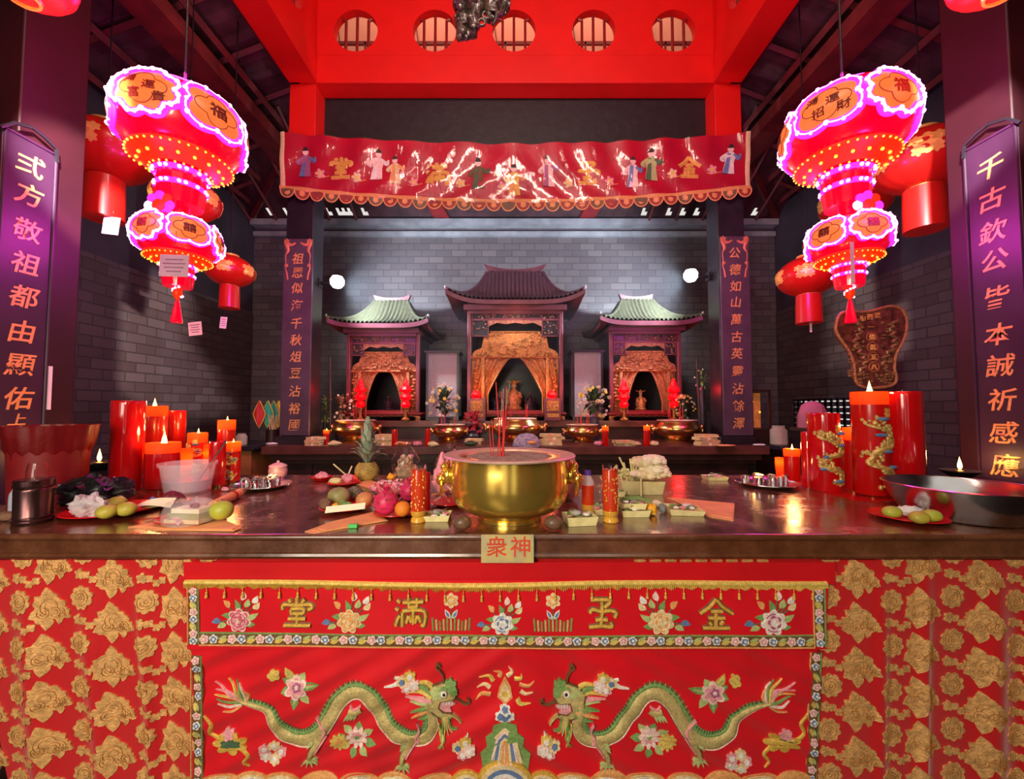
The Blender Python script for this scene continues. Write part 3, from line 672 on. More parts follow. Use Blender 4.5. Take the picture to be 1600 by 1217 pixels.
    piece('whisker', lambda q: S(q, 'brown', [(*g(1312, 665), 4), (*g(1345, 690), 3), (*g(1375, 700), 3), (*g(1390, 685), 3), (*g(1375, 672), 3)], f, .012, .002))
    piece('beard_tip', lambda q: S(q, 'dragon', [(*g(1300, 750), 5), (*g(1330, 775), 4), (*g(1345, 795), 4)], f, .012, .002))
dragon(False); dragon(True)

# pearl, mountain, blossoms, clouds and waves of the panel
m = MB(); x, y = 789, 1082
for k in range(12):
    t = 2*pi*k/12+.15; r0, r1 = 24, 44+6*(k % 2)
    if 0.9 < t < 2.3: continue
    S(m, ('cream', 'yellow', 'orange')[k % 3], [(x+r0*cos(t), y+r0*sin(t)*.9-4, 8), (x+(r0+r1)/2*cos(t+.16), y+(r0+r1)/2*sin(t+.16)*.8-4, 6), (x+r1*cos(t-.05), y+r1*sin(t-.05)*.75-4, 1)], fe, .003, .002)
P(m, 'orange', [(x-12, y+8), (x-9, y-8), (x, y-26), (x+9, y-8), (x+12, y+8), (x, y+17)], fe, .003); P(m, 'cream', [(x-9, y+6), (x-6, y-4), (x, y-16), (x+6, y-4), (x+9, y+6), (x, y+14)], fe, .004); P(m, 'gold', scal(x, y+4, 5, 5, .1), fe, .005)
m.build('flaming_pearl', EM, fr)
m = MB()
for dx, dy in ((0, 1106), (-7, 1117), (7, 1117), (0, 1120)): P(m, 'white', scal(x+dx, dy, 8, 6, .2), fe, .003+.0003*dx); P(m, 'blue', scal(x+dx, dy, 4.5, 5, .2), fe, .006)
P(m, 'green', [(x-34, 1200), (x-38, 1175), (x-28, 1165), (x-30, 1150), (x-20, 1143), (x-18, 1131), (x, 1126), (x+18, 1131), (x+20, 1143), (x+30, 1150), (x+28, 1165), (x+40, 1177), (x+36, 1200)], fe, .004)
for k, c in enumerate(('cream', 'pale', 'blue', 'cream', 'orange')): s = 1-.19*k; P(m, c, [(x-28*s, 1190), (x-17*s, 1150+10*(1-s)), (x, 1134+26*(1-s)), (x+17*s, 1150+10*(1-s)), (x+28*s, 1190)], fe, .005+.001*k)
for k in range(5): S(m, 'white', [(x-20+10*k, 1186, 1.5), (x-12+6*k, 1160, 1.5)], fe, .011, .001)
for k, c in enumerate(('gold', 'cream', 'blue', 'white', 'pink', 'cream')): r = 44-6.5*k; P(m, c, [(x+r*1.05*cos(t), 1226-r*.98*sin(t)) for t in [pi*j/20 for j in range(21)]], fe, .011+.001*k)
for sg in (-1, 1):
    for k, c in enumerate(('gold', 'cream', 'blue', 'white')): r = 26-5*k; P(m, c, [(x+sg*58+r*1.1*cos(t), 1226-r*.9*sin(t)) for t in [pi*j/14 for j in range(15)]], fe, .009+.001*k)
m.build('mountain', EM, fr)
for (bx, by, q) in ((463, 1074, 1), (1113, 1082, -1)):
    m = MB()
    for a, L, c in ((150, 26, 'green'), (60, 26, 'lgreen'), (10, 38, 'green'), (-50, 32, 'lgreen'), (-95, 34, 'green'), (200, 26, 'green'), (120, 36, 'yellow')):
        t = radians(a if q > 0 else 180-a); P(m, c, leafp(bx+10*cos(t), by-10*sin(t), bx+L*cos(t), by-L*sin(t), 13), fe, .002); P(m, 'lgreen', leafp(bx+14*cos(t), by-14*sin(t), bx+L*.85*cos(t), by-L*.85*sin(t), 4), fe, .003)
    P(m, 'pale', scal(bx, by, 17, 6, .25), fe, .004); P(m, 'pink', scal(bx, by, 13, 6, .25), fe, .005); P(m, 'purple', scal(bx+2, by-2, 7, 5, .2), fe, .006); P(m, 'pale', scal(bx+2, by-2, 3, 5, .2), fe, .007)
    P(m, 'yellow', scal(bx-q*34, by-20, 9, 5, .2), fe, .005)
    m.build('blossom', EM, fr)
for (bx, by, q) in ((548, 1156, 1), (1025, 1156, -1)):
    m = MB()
    for a in range(0, 360, 45): t = radians(a+10); P(m, 'lgreen' if a % 90 else 'green', leafp(bx+8*q+12*cos(t), by+12*sin(t), bx+8*q+33*cos(t), by+28*sin(t), 12), fe, .002)
    P(m, 'yellow', scal(bx-18*q, by+4, 13, 10, .25), fe, .004); P(m, 'orange', scal(bx-18*q, by+4, 6, 6, .2), fe, .005)
    P(m, 'pale', scal(bx+10*q, by-4, 15, 9, .25), fe, .006); P(m, 'pink', scal(bx+10*q, by-4, 9, 7, .2), fe, .007); P(m, 'green', scal(bx+10*q, by-4, 4, 5, .2), fe, .008)
    m.build('blossom', EM, fr)
for (bx, by, q) in ((425, 1176, 1), (1152, 1188, -1)):
    m = MB()
    for k, c in enumerate(('pink', 'cream', 'pale', 'pink', 'cream')): t = 2*pi*k/5; P(m, c, scal(bx+13*cos(t), by+11*sin(t), 8.5, 6, .2), fe, .003+.0004*k); P(m, 'white', scal(bx+13*cos(t), by+11*sin(t), 4, 5, .2), fe, .0055)
    m.build('blossom', EM, fr)
for (bx, by, q) in ((632, 1066, 1), (950, 1066, -1), (720, 1165, 1), (862, 1163, -1)):
    m = MB()
    S(m, 'white', [(bx-32*q, by+8, 2), (bx-16*q, by+6, 7), (bx-8*q, by-2, 8), (bx-16*q, by-7, 5)] if by < 1100 else [(bx+12*q, by-24, 2), (bx+8*q, by-8, 7), (bx+2*q, by+2, 7)], fe, .004, .002)
    for dx, dy, c in (((-4, 0, 'cream'), (8, -8, 'yellow'), (14, 4, 'pale'), (4, 10, 'pink'))): P(m, c, scal(bx+dx*q, by+dy, 9, 6, .2), fe, .0045+.0005*abs(dx)); P(m, 'white' if c != 'cream' else 'blue', scal(bx+dx*q, by+dy, 4, 5, .2), fe, .012)
    m.build('cloud_motif', EM, fr)
for (bx, by, q) in ((362, 1160, 1), (1222, 1160, -1)):
    m = MB()
    S(m, 'gold', [(bx-42*q, by-44, 2), (bx-30*q, by-30, 6), (bx-34*q, by-14, 6), (bx-14*q, by-4, 6)], fe, .003, .002); S(m, 'gold', [(bx+14*q, by+6, 6), (bx+28*q, by+18, 6), (bx+20*q, by+30, 5), (bx+28*q, by+38, 2)], fe, .003, .002)
    P(m, 'gold', scal(bx, by, 21, 7, .25, 0, 1.2, .7), fe, .005); P(m, 'dgreen', scal(bx, by+1, 11, 6, .2, 0, 1.4, .6), fe, .006); P(m, 'pink', scal(bx-4*q, by-14, 9, 5, .25), fe, .006)
    m.build('ribbon_motif', EM, fr)
for bx in (345, 395, 440, 500, 560, 620, 680, 895, 950, 1010, 1070, 1130, 1190, 1240):
    m = MB()
    for k, c in enumerate(('orange', 'cream', 'white', 'blue')): r = 26-5.5*k; P(m, c, [(bx+r*1.25*cos(t), 1224-r*.72*sin(t)) for t in [pi*j/14 for j in range(15)]], fe, .003+.001*k+.0002*(bx % 7))
    m.build('wave_motif', EM, fr)
# ================================================================== THE FRONT ALTAR TABLE
TX_0, TX_1, TYF, TYB = -2.25, 2.25, 1.406, 2.63
TOPM = bpy.data.materials.new('polished_brown_stone'); TOPM.use_nodes = True
def _top():
    nt = TOPM.node_tree; N = nt.nodes; L = nt.links; b = N['Principled BSDF']; tc = N.new('ShaderNodeTexCoord')
    n1 = N.new('ShaderNodeTexNoise'); n1.inputs['Scale'].default_value = 6; n1.inputs['Detail'].default_value = 8; n1.inputs['Roughness'].default_value = .7; L.new(tc.outputs['Object'], n1.inputs[0])
    r = N.new('ShaderNodeValToRGB'); r.color_ramp.elements[0].color = (.075, .022, .009, 1); r.color_ramp.elements[1].color = (.19, .068, .026, 1); r.color_ramp.elements[0].position = .35; r.color_ramp.elements[1].position = .7
    L.new(n1.outputs['Fac'], r.inputs[0]); L.new(r.outputs[0], b.inputs['Base Color'])
    mr = N.new('ShaderNodeMapRange'); L.new(n1.outputs['Fac'], mr.inputs[0]); mr.inputs[1].default_value = .3; mr.inputs[2].default_value = .7; mr.inputs[3].default_value = .12; mr.inputs[4].default_value = .36; L.new(mr.outputs[0], b.inputs['Roughness'])
    b.inputs['Specular IOR Level'].default_value = .7
    b.inputs['Coat Weight'].default_value = .8; b.inputs['Coat IOR'].default_value = 1.7; m2 = N.new('ShaderNodeMapRange'); L.new(n1.outputs['Fac'], m2.inputs[0]); m2.inputs[1].default_value = .35; m2.inputs[2].default_value = .65; m2.inputs[3].default_value = .08; m2.inputs[4].default_value = .34; L.new(m2.outputs[0], b.inputs['Coat Roughness'])
    bp = N.new('ShaderNodeBump'); bp.inputs['Strength'].default_value = .12; bp.inputs['Distance'].default_value = .004; L.new(n1.outputs['Fac'], bp.inputs['Height']); L.new(bp.outputs[0], b.inputs['Normal'])
_top()
at_ = thing('altar_table', 'long brown polished stone altar table in front, with gold paper sign on its edge', 'table', (0, 0, 0))
m = MB(); m.box(TX_0, TX_1, TYF+.012, TYB, .915, .9985)
m.tube([(TX_0, TYF+.012, .988), (TX_1, TYF+.012, .988)], .012, 10); m.tube([(TX_0, TYF+.013, .926), (TX_1, TYF+.013, .926)], .011, 8)
m.box(TX_0, TX_1, TYF+.010, TYB, .985, 1.0)
m.build('table_top', TOPM, at_)
m = MB(); m.box(TX_0+.08, TX_1-.08, 1.56, TYB-.05, 0, .915); m.build('table_base', WOODD, at_)
SIGN = mat('gold_leaf_paper', (.72, .56, .20), .42, .35, noise=.3, ns=22, col2=(.46, .42, .28))
m = MB(); p0 = at(752, 835, 1.392); p1 = at(834, 879, 1.392); m.box(p0.x, p1.x, 1.3895, 1.393, p1.z, p0.z); sg = m.build('paper_sign', SIGN, at_)
REDINK = mat('red_ink', (.62, .06, .02), .6)
for ch, px in (('衆', 776), ('神', 813)):
    m = MB(); c = at(px, 854, 1.389); put_glyph(m, ch, lambda x, y, l=0: (c.x+x, 1.3895-l, c.z+y), 0, 0, .072, .072, .0012, 0, .008); m.build('character', REDINK, sg)

# ---------------------------------------------------------------- candles
def flame(parent, z, s=1.0, power=1.3, loc=(0, 0)):
    m = MB(); m.lathe([(0, 0), (.0055*s, .006*s), (.0085*s, .016*s), (.006*s, .032*s), (.0025*s, .046*s), (0, .058*s)], 10); o = m.build('flame', FLAME, parent, loc=(loc[0], loc[1], z+.004))
    lamp('flame_light', 'POINT', (loc[0], loc[1], z+.045*s), power*2.2, (1, .50, .16), .025, parent=parent)
    return o
DECG = mat('gold_candle_relief', (.62, .42, .12), .4, .4, noise=.4, ns=60, bump=.5, bs=120)
DECB = mat('blue_candle_relief', (.10, .20, .40), .4, noise=.3, ns=40)
def candle(label, p, r, h, lit=False, wrap=False, deco=False, hollow=True, group='red candles on the altar table', power=1.0, base=False, name='red_candle'):
    t = thing(name, label, 'candle', p, 0, group)
    d = min(.06, h*.22) if lit else .02; w = r*.16
    m = MB(); z0 = .012 if base else 0
    m.lathe([(r*.94, z0), (r, z0+.006), (r, h-d*1.05)], 32); body = m.build('wax_body', WAXG if wrap else WAX, t)
    m = MB(); m.lathe([(r, h-d*1.05), (r*1.005, h-.004), (r*.97, h), (r-w, h-.003), (r-w*1.1, h-d), (0, h-d)], 32, cap=False); m.build('wax_rim', WAXTOP if lit else (WAXG if wrap else WAX), t)
    m = MB(); m.tube([(0, 0, h-d), (.002, 0, h-d+.02), (.004, 0, h-d+.03)], .0016, 5); m.build('wick', BLACK, t)
    if base: m = MB(); m.lathe([(r*.55, 0), (r*.6, .012), (r*.5, .013)], 20); m.build('candle_foot', BRASSO, t)
    if lit: flame(t, h-d*.72, max(.8, r/.045), power, (.004, 0))
    if deco:
        m = MB(); R = random.Random(int(h*1000)); pts = []
        for k in range(60):
            q = k/59; a = -pi/2+.85*sin(q*11)+.2*sin(q*31); pts.append((1.02*r*cos(a), 1.02*r*sin(a), h*(.10+.62*q)))
        m.cur = 0; m.tube(pts, [r*.08+r*.10*sin(pi*k/59) for k in range(60)], 6)
        for k in range(130):
            q = R.random(); a = -pi/2+.7*sin(q*11)+R.uniform(-.55, .55); m.ell((1.0*r*cos(a), 1.0*r*sin(a), h*(.10+.66*q)), (r*.13, r*.12, r*R.uniform(.08, .2)), 7, 5)
        m.cur = 1
        for k in range(5):
            a = -pi/2+R.uniform(-.8, .8); m.ell((1.0*r*cos(a), 1.0*r*sin(a), h*(.14+.15*k)), (r*.42, r*.18, r*.13), 10, 6)
        m.build('dragon_relief', [DECG, DECB], t)
        m = MB(); put_glyph(m, '福', lambda x, y, l=0: ((r+l)*sin(x/r+.35), -(r+l)*cos(x/r+.35), h*.80+y), 0, 0, r*.62, r*.62, .002, -.001, .012); m.build('character', GOLDP, t)
    return t
def cand(label, x0, x1, yt, yb, **k):
    p, r, h = fit(x0, x1, yt, yb); return candle(label, p, r, h, **k)
cand('thick glossy unlit red candle, tallest of the left candles', 175, 217, 626, 768, wrap=True)
cand('thick lit red candle right behind the tall glossy unlit one', 219, 254, 634, 752, lit=True, power=1.6)
cand('plain tall red candle third from the left, behind the wide short one', 257, 285, 641, 742)
cand('short wide lit red candle behind the plastic tub', 231, 275, 691, 766, lit=True, wrap=True)
cand('red candle lit behind the plastic tub, with small gold relief', 294, 320, 676, 746, lit=True, deco=True)
cand('tall slim lit red candle at the rear of the left candles', 340, 364, 656, 742, lit=True)
cand('lit red candle with dragon relief beside the left tea tray', 351, 373, 690, 756, lit=True, deco=True, base=True)
cand('pale pink glass candle behind the spoon', 327, 350, 690, 762, wrap=True, base=True)
cand('slim unlit red candle at the back of the right candles', 1255, 1271, 675, 760, wrap=True)
cand('unlit red candle with gold and blue dragon relief, clear top', 1268, 1311, 645, 770, wrap=True, deco=True)
cand('slim lit red candle between two dragon candles', 1311, 1325, 678, 762, lit=True)
cand('lit red candle just left of the big dragon candle', 1322, 1346, 668, 770, lit=True, base=True)
cand('biggest lit red candle with dragon relief on the right', 1340, 1387, 612, 780, lit=True, deco=True, base=True, power=2.2)
cand('tallest glossy unlit red candle right of the big dragon candle', 1391, 1440, 612, 780, wrap=True, base=True)
cand('small lit red candle behind the right tea tray', 1227, 1249, 701, 752, lit=True, power=1.4)
def tealight(label, p, r=.02, h=.03, group='glass tealights'):
    t = thing('tealight', label, 'candle', p, 0, group)
    MB().lathe([(r*.8, 0), (r, h*.5), (r*1.05, h), (r*.95, h), (r*.85, h*.6), (0, h*.55)], 20, cap=True).build('cup', WAXTOP, t); flame(t, h*.6, .5, .35); return t
for lb, x0, x1, yt, yb in (('small glowing tealight behind the plastic tub', 276, 297, 701, 752), ('small glowing cup light behind the right tea tray, left of a lit candle', 1213, 1226, 715, 748), ('small glowing tealight between lit candles behind the spoon', 318, 330, 693, 745)):
    p, r, h = fit(x0, x1, yt, yb); tealight(lb, p, r, h)
for lb, px, py, Y in (('oil lamp burning on a black stand behind the black bag', 155, 722, 2.80), ('oil lamp burning on a black stand beyond the steel basin', 1500, 735, 2.72)):
    q = at(px, py, Y); t = thing('oil_lamp', lb, 'oil lamp', (q.x, q.y, q.z), 0, 'oil lamps beyond the table')
    MB().lathe([(.04, -.05), (.09, -.012), (.105, 0), (.098, .004), (.05, -.02), (0, -.022)], 28).build('dish', BLACK, t)
    MB().lathe([(.03, -.022), (.03, .0), (.022, .004), (0, .004)], 14).build('oil_cup', BRASSO, t); flame(t, .0, 1.5, 1.5)
    s = thing('lamp_stand', 'black stand carrying the oil lamp at the %s end' % ('left' if px < 800 else 'right'), 'stand', (q.x, q.y, 0), 0, 'lamp stands')
    m = MB(); m.box(-.10, .10, -.10, .10, q.z-.09, q.z-.051); m.build('stand_top', BLACK, s)
    for a in (-1, 1):
        for b in (-1, 1): m = MB(); m.box(a*.08-.015, a*.08+.015, b*.08-.015, b*.08+.015, 0, q.z-.09); m.build('leg', BLACK, s)

# ---------------------------------------------------------------- brass incense burners
def burner(t, r_rim, r_body, r_foot, h, brass, detail=True):
    m = MB(); k = h
    m.lathe([(r_foot*1.0, 0), (r_foot, .05*k), (r_foot*.95, .062*k), (r_foot*1.03, .075*k), (r_foot*1.05, .12*k), (r_foot*1.0, .135*k), (r_body*.66, .14*k), (r_body*.80, .175*k), (r_body*.90, .235*k), (r_body*.96, .32*k), (r_body*.99, .43*k), (r_body, .56*k), (r_body*.99, .80*k), (r_body*.975, .94*k), (r_body*.98, .965*k)], 64, cap=True); m.build('bowl', brass, t)
    m = MB(); m.lathe([(r_body*.965, .955*k), (r_rim, .968*k), (r_rim*1.005, .985*k), (r_rim*.99, 1.0*k), (r_body*.87, .985*k), (r_body*.855, .93*k)], 64, cap=False); m.build('rim', RIM, t)
    m = MB(); R = random.Random(3)
    m.lathe([(r_body*.86, .962*k), (r_body*.6, .968*k), (r_body*.3, .972*k), (0, .966*k)], 40, cap=False, wob=lambda a, i: 1+(.04*R.random() if i else 0)); m.build('ash', ASH, t)
    for sgn in (-1, 1):
        m = MB(); x = sgn*r_body*1.0
        m.ell((x+sgn*r_body*.05, 0, .66*k), (r_body*.12, r_body*.13, .14*k), 14, 10); m.ell((x+sgn*r_body*.17, 0, .60*k), (r_body*.10, r_body*.10, .10*k), 12, 8); m.ell((x+sgn*r_body*.12, 0, .80*k), (r_body*.07, r_body*.10, .07*k), 10, 8)
        for q in (-1, 1): m.ell((x+sgn*r_body*.12, q*r_body*.09, .74*k), r_body*.035, 8, 6); m.ell((x+sgn*r_body*.06, q*r_body*.11, .83*k), (r_body*.03, r_body*.05, r_body*.06), 8, 6)
        m.tube([(x+sgn*(r_body*.16+.0*a), r_body*.11*cos(a), .50*k+.16*k*sin(a)) for a in [2*pi*i/14 for i in range(14)]], r_body*.022, 6, closed=True)
        m.build('handle', brass, t)
def sticks(root_loc, ash_z, r, n, label, L=.22, group='incense sticks', seed=2, th=.0022, lean=.10):
    R = random.Random(seed)
    for i in range(n):
        x, y = R.uniform(-r, r), R.uniform(-r*.5, r*.5); dx, dy = R.uniform(-lean, lean), R.uniform(-lean, lean)*.6; l = L*R.uniform(.75, 1.1)
        t = thing('incense_stick', label, 'incense stick', (root_loc[0]+x, root_loc[1]+y, ash_z), 0, group)
        m = MB(); m.tube([(0, 0, -.02), (dx*l*.7, dy*l*.7, l*.7)], th, 5); m.build('stick', JOSSR, t)
        m = MB(); m.tube([(dx*l*.7, dy*l*.7, l*.7), (dx*l, dy*l, l)], th*.8, 5); m.build('burnt_tip', ASH if i % 3 else JOSSR, t)
bp_ = Vector((xat(796, 1.62, 1.1), 1.62, TZ))
t = thing('incense_burner', 'large polished brass incense burner in the middle of the front table', 'incense burner', bp_, 0, 'brass incense burners')
burner(t, .256, .228, .122, .248, BRASS)
sticks((bp_.x-.035, bp_.y-.02), 1.0008+.238, .016, 8, 'red incense stick in the tight cluster in the large brass burner', .27, 'incense sticks in the large burner', 5, .0026, .12)
for i, (dx, l) in enumerate(((-.068, .17), (-.058, .20))):
    sticks((bp_.x+dx, bp_.y-.03), 1.235, .002, 1, 'thin red incense stick left of the cluster in the large brass burner', l, 'thin sticks beside the cluster', 8+i, .0018)
for i, px in enumerate((722, 865)):
    p = B(px, 832, .03); t = tag(MB().ell((0, 0, .026), (.034, .028, .024), 18, 12, .03, i+2).build('river_stone', STONE, loc=p), 'rounded brown stone at the %s foot of the large burner' % ('left' if i == 0 else 'right'), 'stone', 'stones by the burner')

# ---------------------------------------------------------------- plates and food
def plate(label, x0, x1, yb, color=REDPL, name='plate', dep=.012, sy=1.0):
    cx = (x0+x1)/2; p, r, _ = fit(x0, x1, yb-10, yb); t = thing(name, label, 'plate', p, 0, None)
    m = MB(); m.lathe([(r*.55, 0), (r*.62, .003), (r*.9, dep), (r, dep+.003), (r*.985, dep+.006), (r*.88, dep+.003), (r*.6, .006), (0, .006)], 40); o = m.build('dish', color, t)
    return t, p, r
def on(px, py, z, r=0):                              # a resting point at height z seen at px, py (bottom front)
    return B(px, py, r, z)
def fruit(name, label, px, py, r, m_, sx=1, sz=.95, z=1.007, cat='fruit', group=None, stem=True, jit=.02, rz=0):
    p = on(px, py, z, 0); q = Vector((p.x, p.y, z)); t = thing(name, label, cat, q, rz, group)
    mb = MB(); mb.ell((0, 0, r*sz), (r*sx, r, r*sz), 20, 14, jit, int(px)); mb.build('flesh', m_, t)
    if stem: mb = MB(); mb.tube([(0, 0, r*sz*1.94), (.001, 0, r*sz*2+.006)], .002, 5); mb.build('stem', LEAFD, t)
    return t
def crumple(name, label, cat, p, r, m_, seed=1, jit=.35, n=26, group=None, sub=2):
    mb = MB(); mb.ell((0, 0, r[2]), r, n, int(n*.7), jit*.4, seed)
    R = random.Random(seed); mb.v = [(x*(1+jit*NZ.noise((x*30, y*30, z*30+seed))), y*(1+jit*NZ.noise((x*31, y*30, z*30+seed+5))), max(.001, z*(1+jit*NZ.noise((x*32, y*30, z*30+seed+9))))) for x, y, z in mb.v]
    o = mb.build(name, m_, sharp=70, loc=p); tag(o, label, cat, group); return o
def leaf_blade(mb, p0, p1, w, up=.3, n=8, curl=.0):
    p0, p1 = Vector(p0), Vector(p1); d = p1-p0; sd = d.cross(Vector((0, 0, 1))); sd = sd.normalized() if sd.length > 1e-6 else Vector((1, 0, 0))
    vs = []; fs = []
    for i in range(n+1):
        t = i/n; c = p0+d*t+Vector((0, 0, up*d.length*sin(pi*t)*.6-up*.15*d.length*t*t)); ww = w*.5*sin(pi*min(1, (.08+.92*t)))**.8
        for k, s in enumerate((-1, 0, 1)): vs.append(c+sd*ww*s+Vector((0, 0, (curl*ww if s else 0))))
    for i in range(n):
        for k in range(2): a = i*3+k; fs.append((a, a+1, a+4, a+3))
    mb.add(vs, fs)
def folded_paper(name, label, pts, m_, z=1.0005, th=.006, cat='paper', folds=1):
    P3 = [onz(x, y, z) for x, y in pts]; c = sum((Vector(p) for p in P3), Vector())/len(P3); c.z = z
    t = thing(name, label, cat, c)
    for k in range(folds+1):
        mb = MB(); s = 1-.10*k; L = [((p.x-c.x)*s+.008*k, (p.y-c.y)*s) for p in P3]; zz = th*k/(folds+1)
        mb.poly(L, lambda x, y, l=0: (x, y, zz+l+.004*max(0, x*8)*(x > 0)*.2), th/(folds+1), 0); mb.build('fold' if k else 'sheet', m_, t)
    return t

# -- left end
p, r, h = fit(24, 126, 664, 796)
t = thing('plastic_bag', 'dark red pleated plastic bag standing open at the left end of the table', 'bag', p)
BAGR = mat('dark_red_plastic_bag', (.20, .004, .006), .42, noise=.15, ns=5, bump=.4, bs=14, transl=.15)
m = MB(); m.lathe([(r*.80, 0), (r*.83, h*.05), (r*.88, h*.6), (r*.91, h*.74)], 48); m.build('bin_body', REDD, t)
m = MB(); m.lathe([(r*.86, h*.62), (r*.95, h*.72), (r*.99, h*.88), (r*1.03, h*1.0), (r*1.0, h*1.0), (r*.93, h*.86), (r*.8, h*.5)], 72, cap=False, wob=lambda a, i: 1+.045*sin(7*a+1)*(i > 1)+.02*sin(17*a)); m.build('bag_lip', BAGR, t)
p, r, h = fit(29, 73, 748, 822)
t = thing('tin_canister', 'dark ribbed metal canister standing at the table front left corner', 'canister', p)
TIN = mat('dark_tin', (.13, .06, .06), .25, .9, noise=.15)
m = MB(); pr = [(r*.98, 0)]
for k in (0, 1, 7, 8): z = h*.04+h*.80*k/8; pr += [(r*(1.0 if k % 4 else 1.05), z), (r*(1.0 if k % 4 else 1.05), z+.006), (r*.97, z+.009)]
m.lathe(pr+[(r*.97, h*.9)], 36); m.build('body', TIN, t)
m = MB(); m.lathe([(r*1.02, h*.87), (r*1.03, h*.98), (r*.98, h), (0, h)], 36); m.build('lid', TIN, t)
p, r, h = fit(52, 76, 722, 806); p = Vector((p.x+.0, p.y-.02, TZ))
t = thing('glass_jar', 'clear glass jar behind the dark canister', 'jar', p); MB().lathe([(r*.9, 0), (r, .01), (r, h*.86), (r*.8, h), (r*.76, h), (r*.95, h*.85), (r*.94, .012), (0, .01)], 28).build('jar', GLASS, t)
p, r, h = fit(15, 29, 757, 808)
t = thing('water_bottle', 'small water bottle with yellow cap left of the canister', 'bottle', p)
MB().lathe([(r*.9, 0), (r, .006), (r, h*.6), (r*.9, h*.72), (r*.4, h*.86), (r*.4, h*.9)], 20).build('bottle', mat('water_bottle_plastic', (.55, .62, .75), .1, alpha=.6), t); MB().cyl((0, 0, h*.89), r*.5, h*.11, 14).build('cap', YELF, t)
crumple('ginger_root', 'small brown root lying left of the canister', 'root', B(12, 816, .02), (.035, .02, .018), TERRA, 4)
# black plastic bag
p = B(150, 800, .10); crumple('plastic_bag', 'crumpled black plastic bag behind the left fruit plate', 'bag', p, (.145, .085, .062), BLACK, 5, .30, 40)
# plate A with bag, fruits and leaf
t, p, r = plate('red plate of fruit nearest the black bag', 117, 236, 817)
crumple('snack_bag', 'crinkled clear plastic snack bag on the left fruit plate', 'bag', on(138, 811, 1.012, .03), (.055, .04, .042), PWRAP, 7, .45, 30)
for i, (x, y, rr, lb) in enumerate(((166, 810, .030, 'round yellow green fruit in front beside the snack bag'), (197, 806, .031, 'round yellow green fruit in front beside the curled leaf'), (183, 795, .030, 'round yellow green fruit at the back of the left plate'))):
    fruit('citrus_fruit', lb, x, y, rr, LIME, 1.15, .85, 1.012, group='fruits on the left plate')
t = thing('banana_leaf', 'curled banana leaf strip on the left fruit plate', 'leaf', on(215, 802, 1.014, 0)); m = MB()
m.grid(16, 4, lambda u, v: (-.06+.13*u, .07*u*u+.03*v, .004+.035*v*u+.022*sin(pi*u))); m.build('leaf', CREAM, t); m = MB(); m.grid(10, 3, lambda u, v: (-.02+.07*u, .03+.05*u*u+.03*v, .012+.02*v)); m.build('inner_leaf', LEAFG, t)
fruit('cucumber_piece', 'green gourd behind the snack bag on the left plate', 160, 789, .028, LEAFG, 1.5, .7, 1.012, cat='vegetable')
crumple('sweets_bag', 'pink sweets bag at the back of the left fruit plate', 'sweets', on(183, 786, 1.012, .0), (.045, .03, .024), PINKC, 9, .4)
# plate B
t, p, r = plate('dark red saucer between the left fruit plates', 232, 292, 797, REDPL)
crumple('date_bag', 'bag of dark red dates on the saucer between the left plates', 'dates', on(268, 792, 1.012, .02), (.05, .032, .03), mat('dark_dates', (.16, .012, .02), .35, noise=.3, ns=50, bump=.6, bs=90), 3, .3)
crumple('sweet', 'small blue wrapped sweet beside the bag of dates', 'sweet', on(238, 784, 1.012, .0), (.012, .010, .010), mat('blue_foil', (.10, .18, .50), .25, .4), 4, .3)
# orange paper, plate C with the food box, mango and leaf
folded_paper('offering_paper', 'folded orange offering paper under the left front plate', ((200, 824), (262, 814), (335, 806), (378, 826), (366, 831), (250, 829)), ORNGP)
t, p, r = plate('red plate with the clear food box and mango', 253, 345, 826)
t = thing('food_box', 'clear plastic box of layered cake on the left front plate', 'food box', on(296, 818, 1.013, .03), -.1)
m = MB(); m.box(-.068, .068, -.035, .045, 0, .014); m.build('cake_layer', mat('cake_cream', (.72, .55, .30), .6, noise=.15), t)
m = MB(); m.box(-.06, .065, -.03, .04, .0145, .034); m.build('green_layer', PEAR, t)
m = MB(); m.box(-.05, .06, -.025, .035, .0345, .05); m.build('top_layer', CREAM, t)
m = MB(); m.ell((.02, 0, .058), (.018, .014, .010), 10, 6); m.build('date', mat('plum', (.22, .02, .05), .3), t)
m = MB(); m.lathe([(.078, 0), (.08, .03), (.066, .072), (.05, .08), (0, .082)], 24, cap=False, wob=lambda a, i: 1+.08*sin(4*a)+.03*sin(23*a)); m.build('clear_lid', mat('clear_lid', (.9, .88, .86), .08, alpha=.22, bump=.6, bs=60), t)
t = thing('leaf_cup', 'curled cream leaf at the left of the food box', 'leaf', on(268, 820, 1.013, 0)); m = MB(); m.grid(14, 4, lambda u, v: (-.04+.07*u, -.01+.03*v+.03*(1-u), .02*sin(pi*u)*(1-v)+.035*v*(1-.5*u))); m.build('leaf', PINKC, t)
fruit('mango', 'yellow green mango at the right of the food box', 346, 812, .037, GREENM, 1.1, .95, 1.012, stem=True)
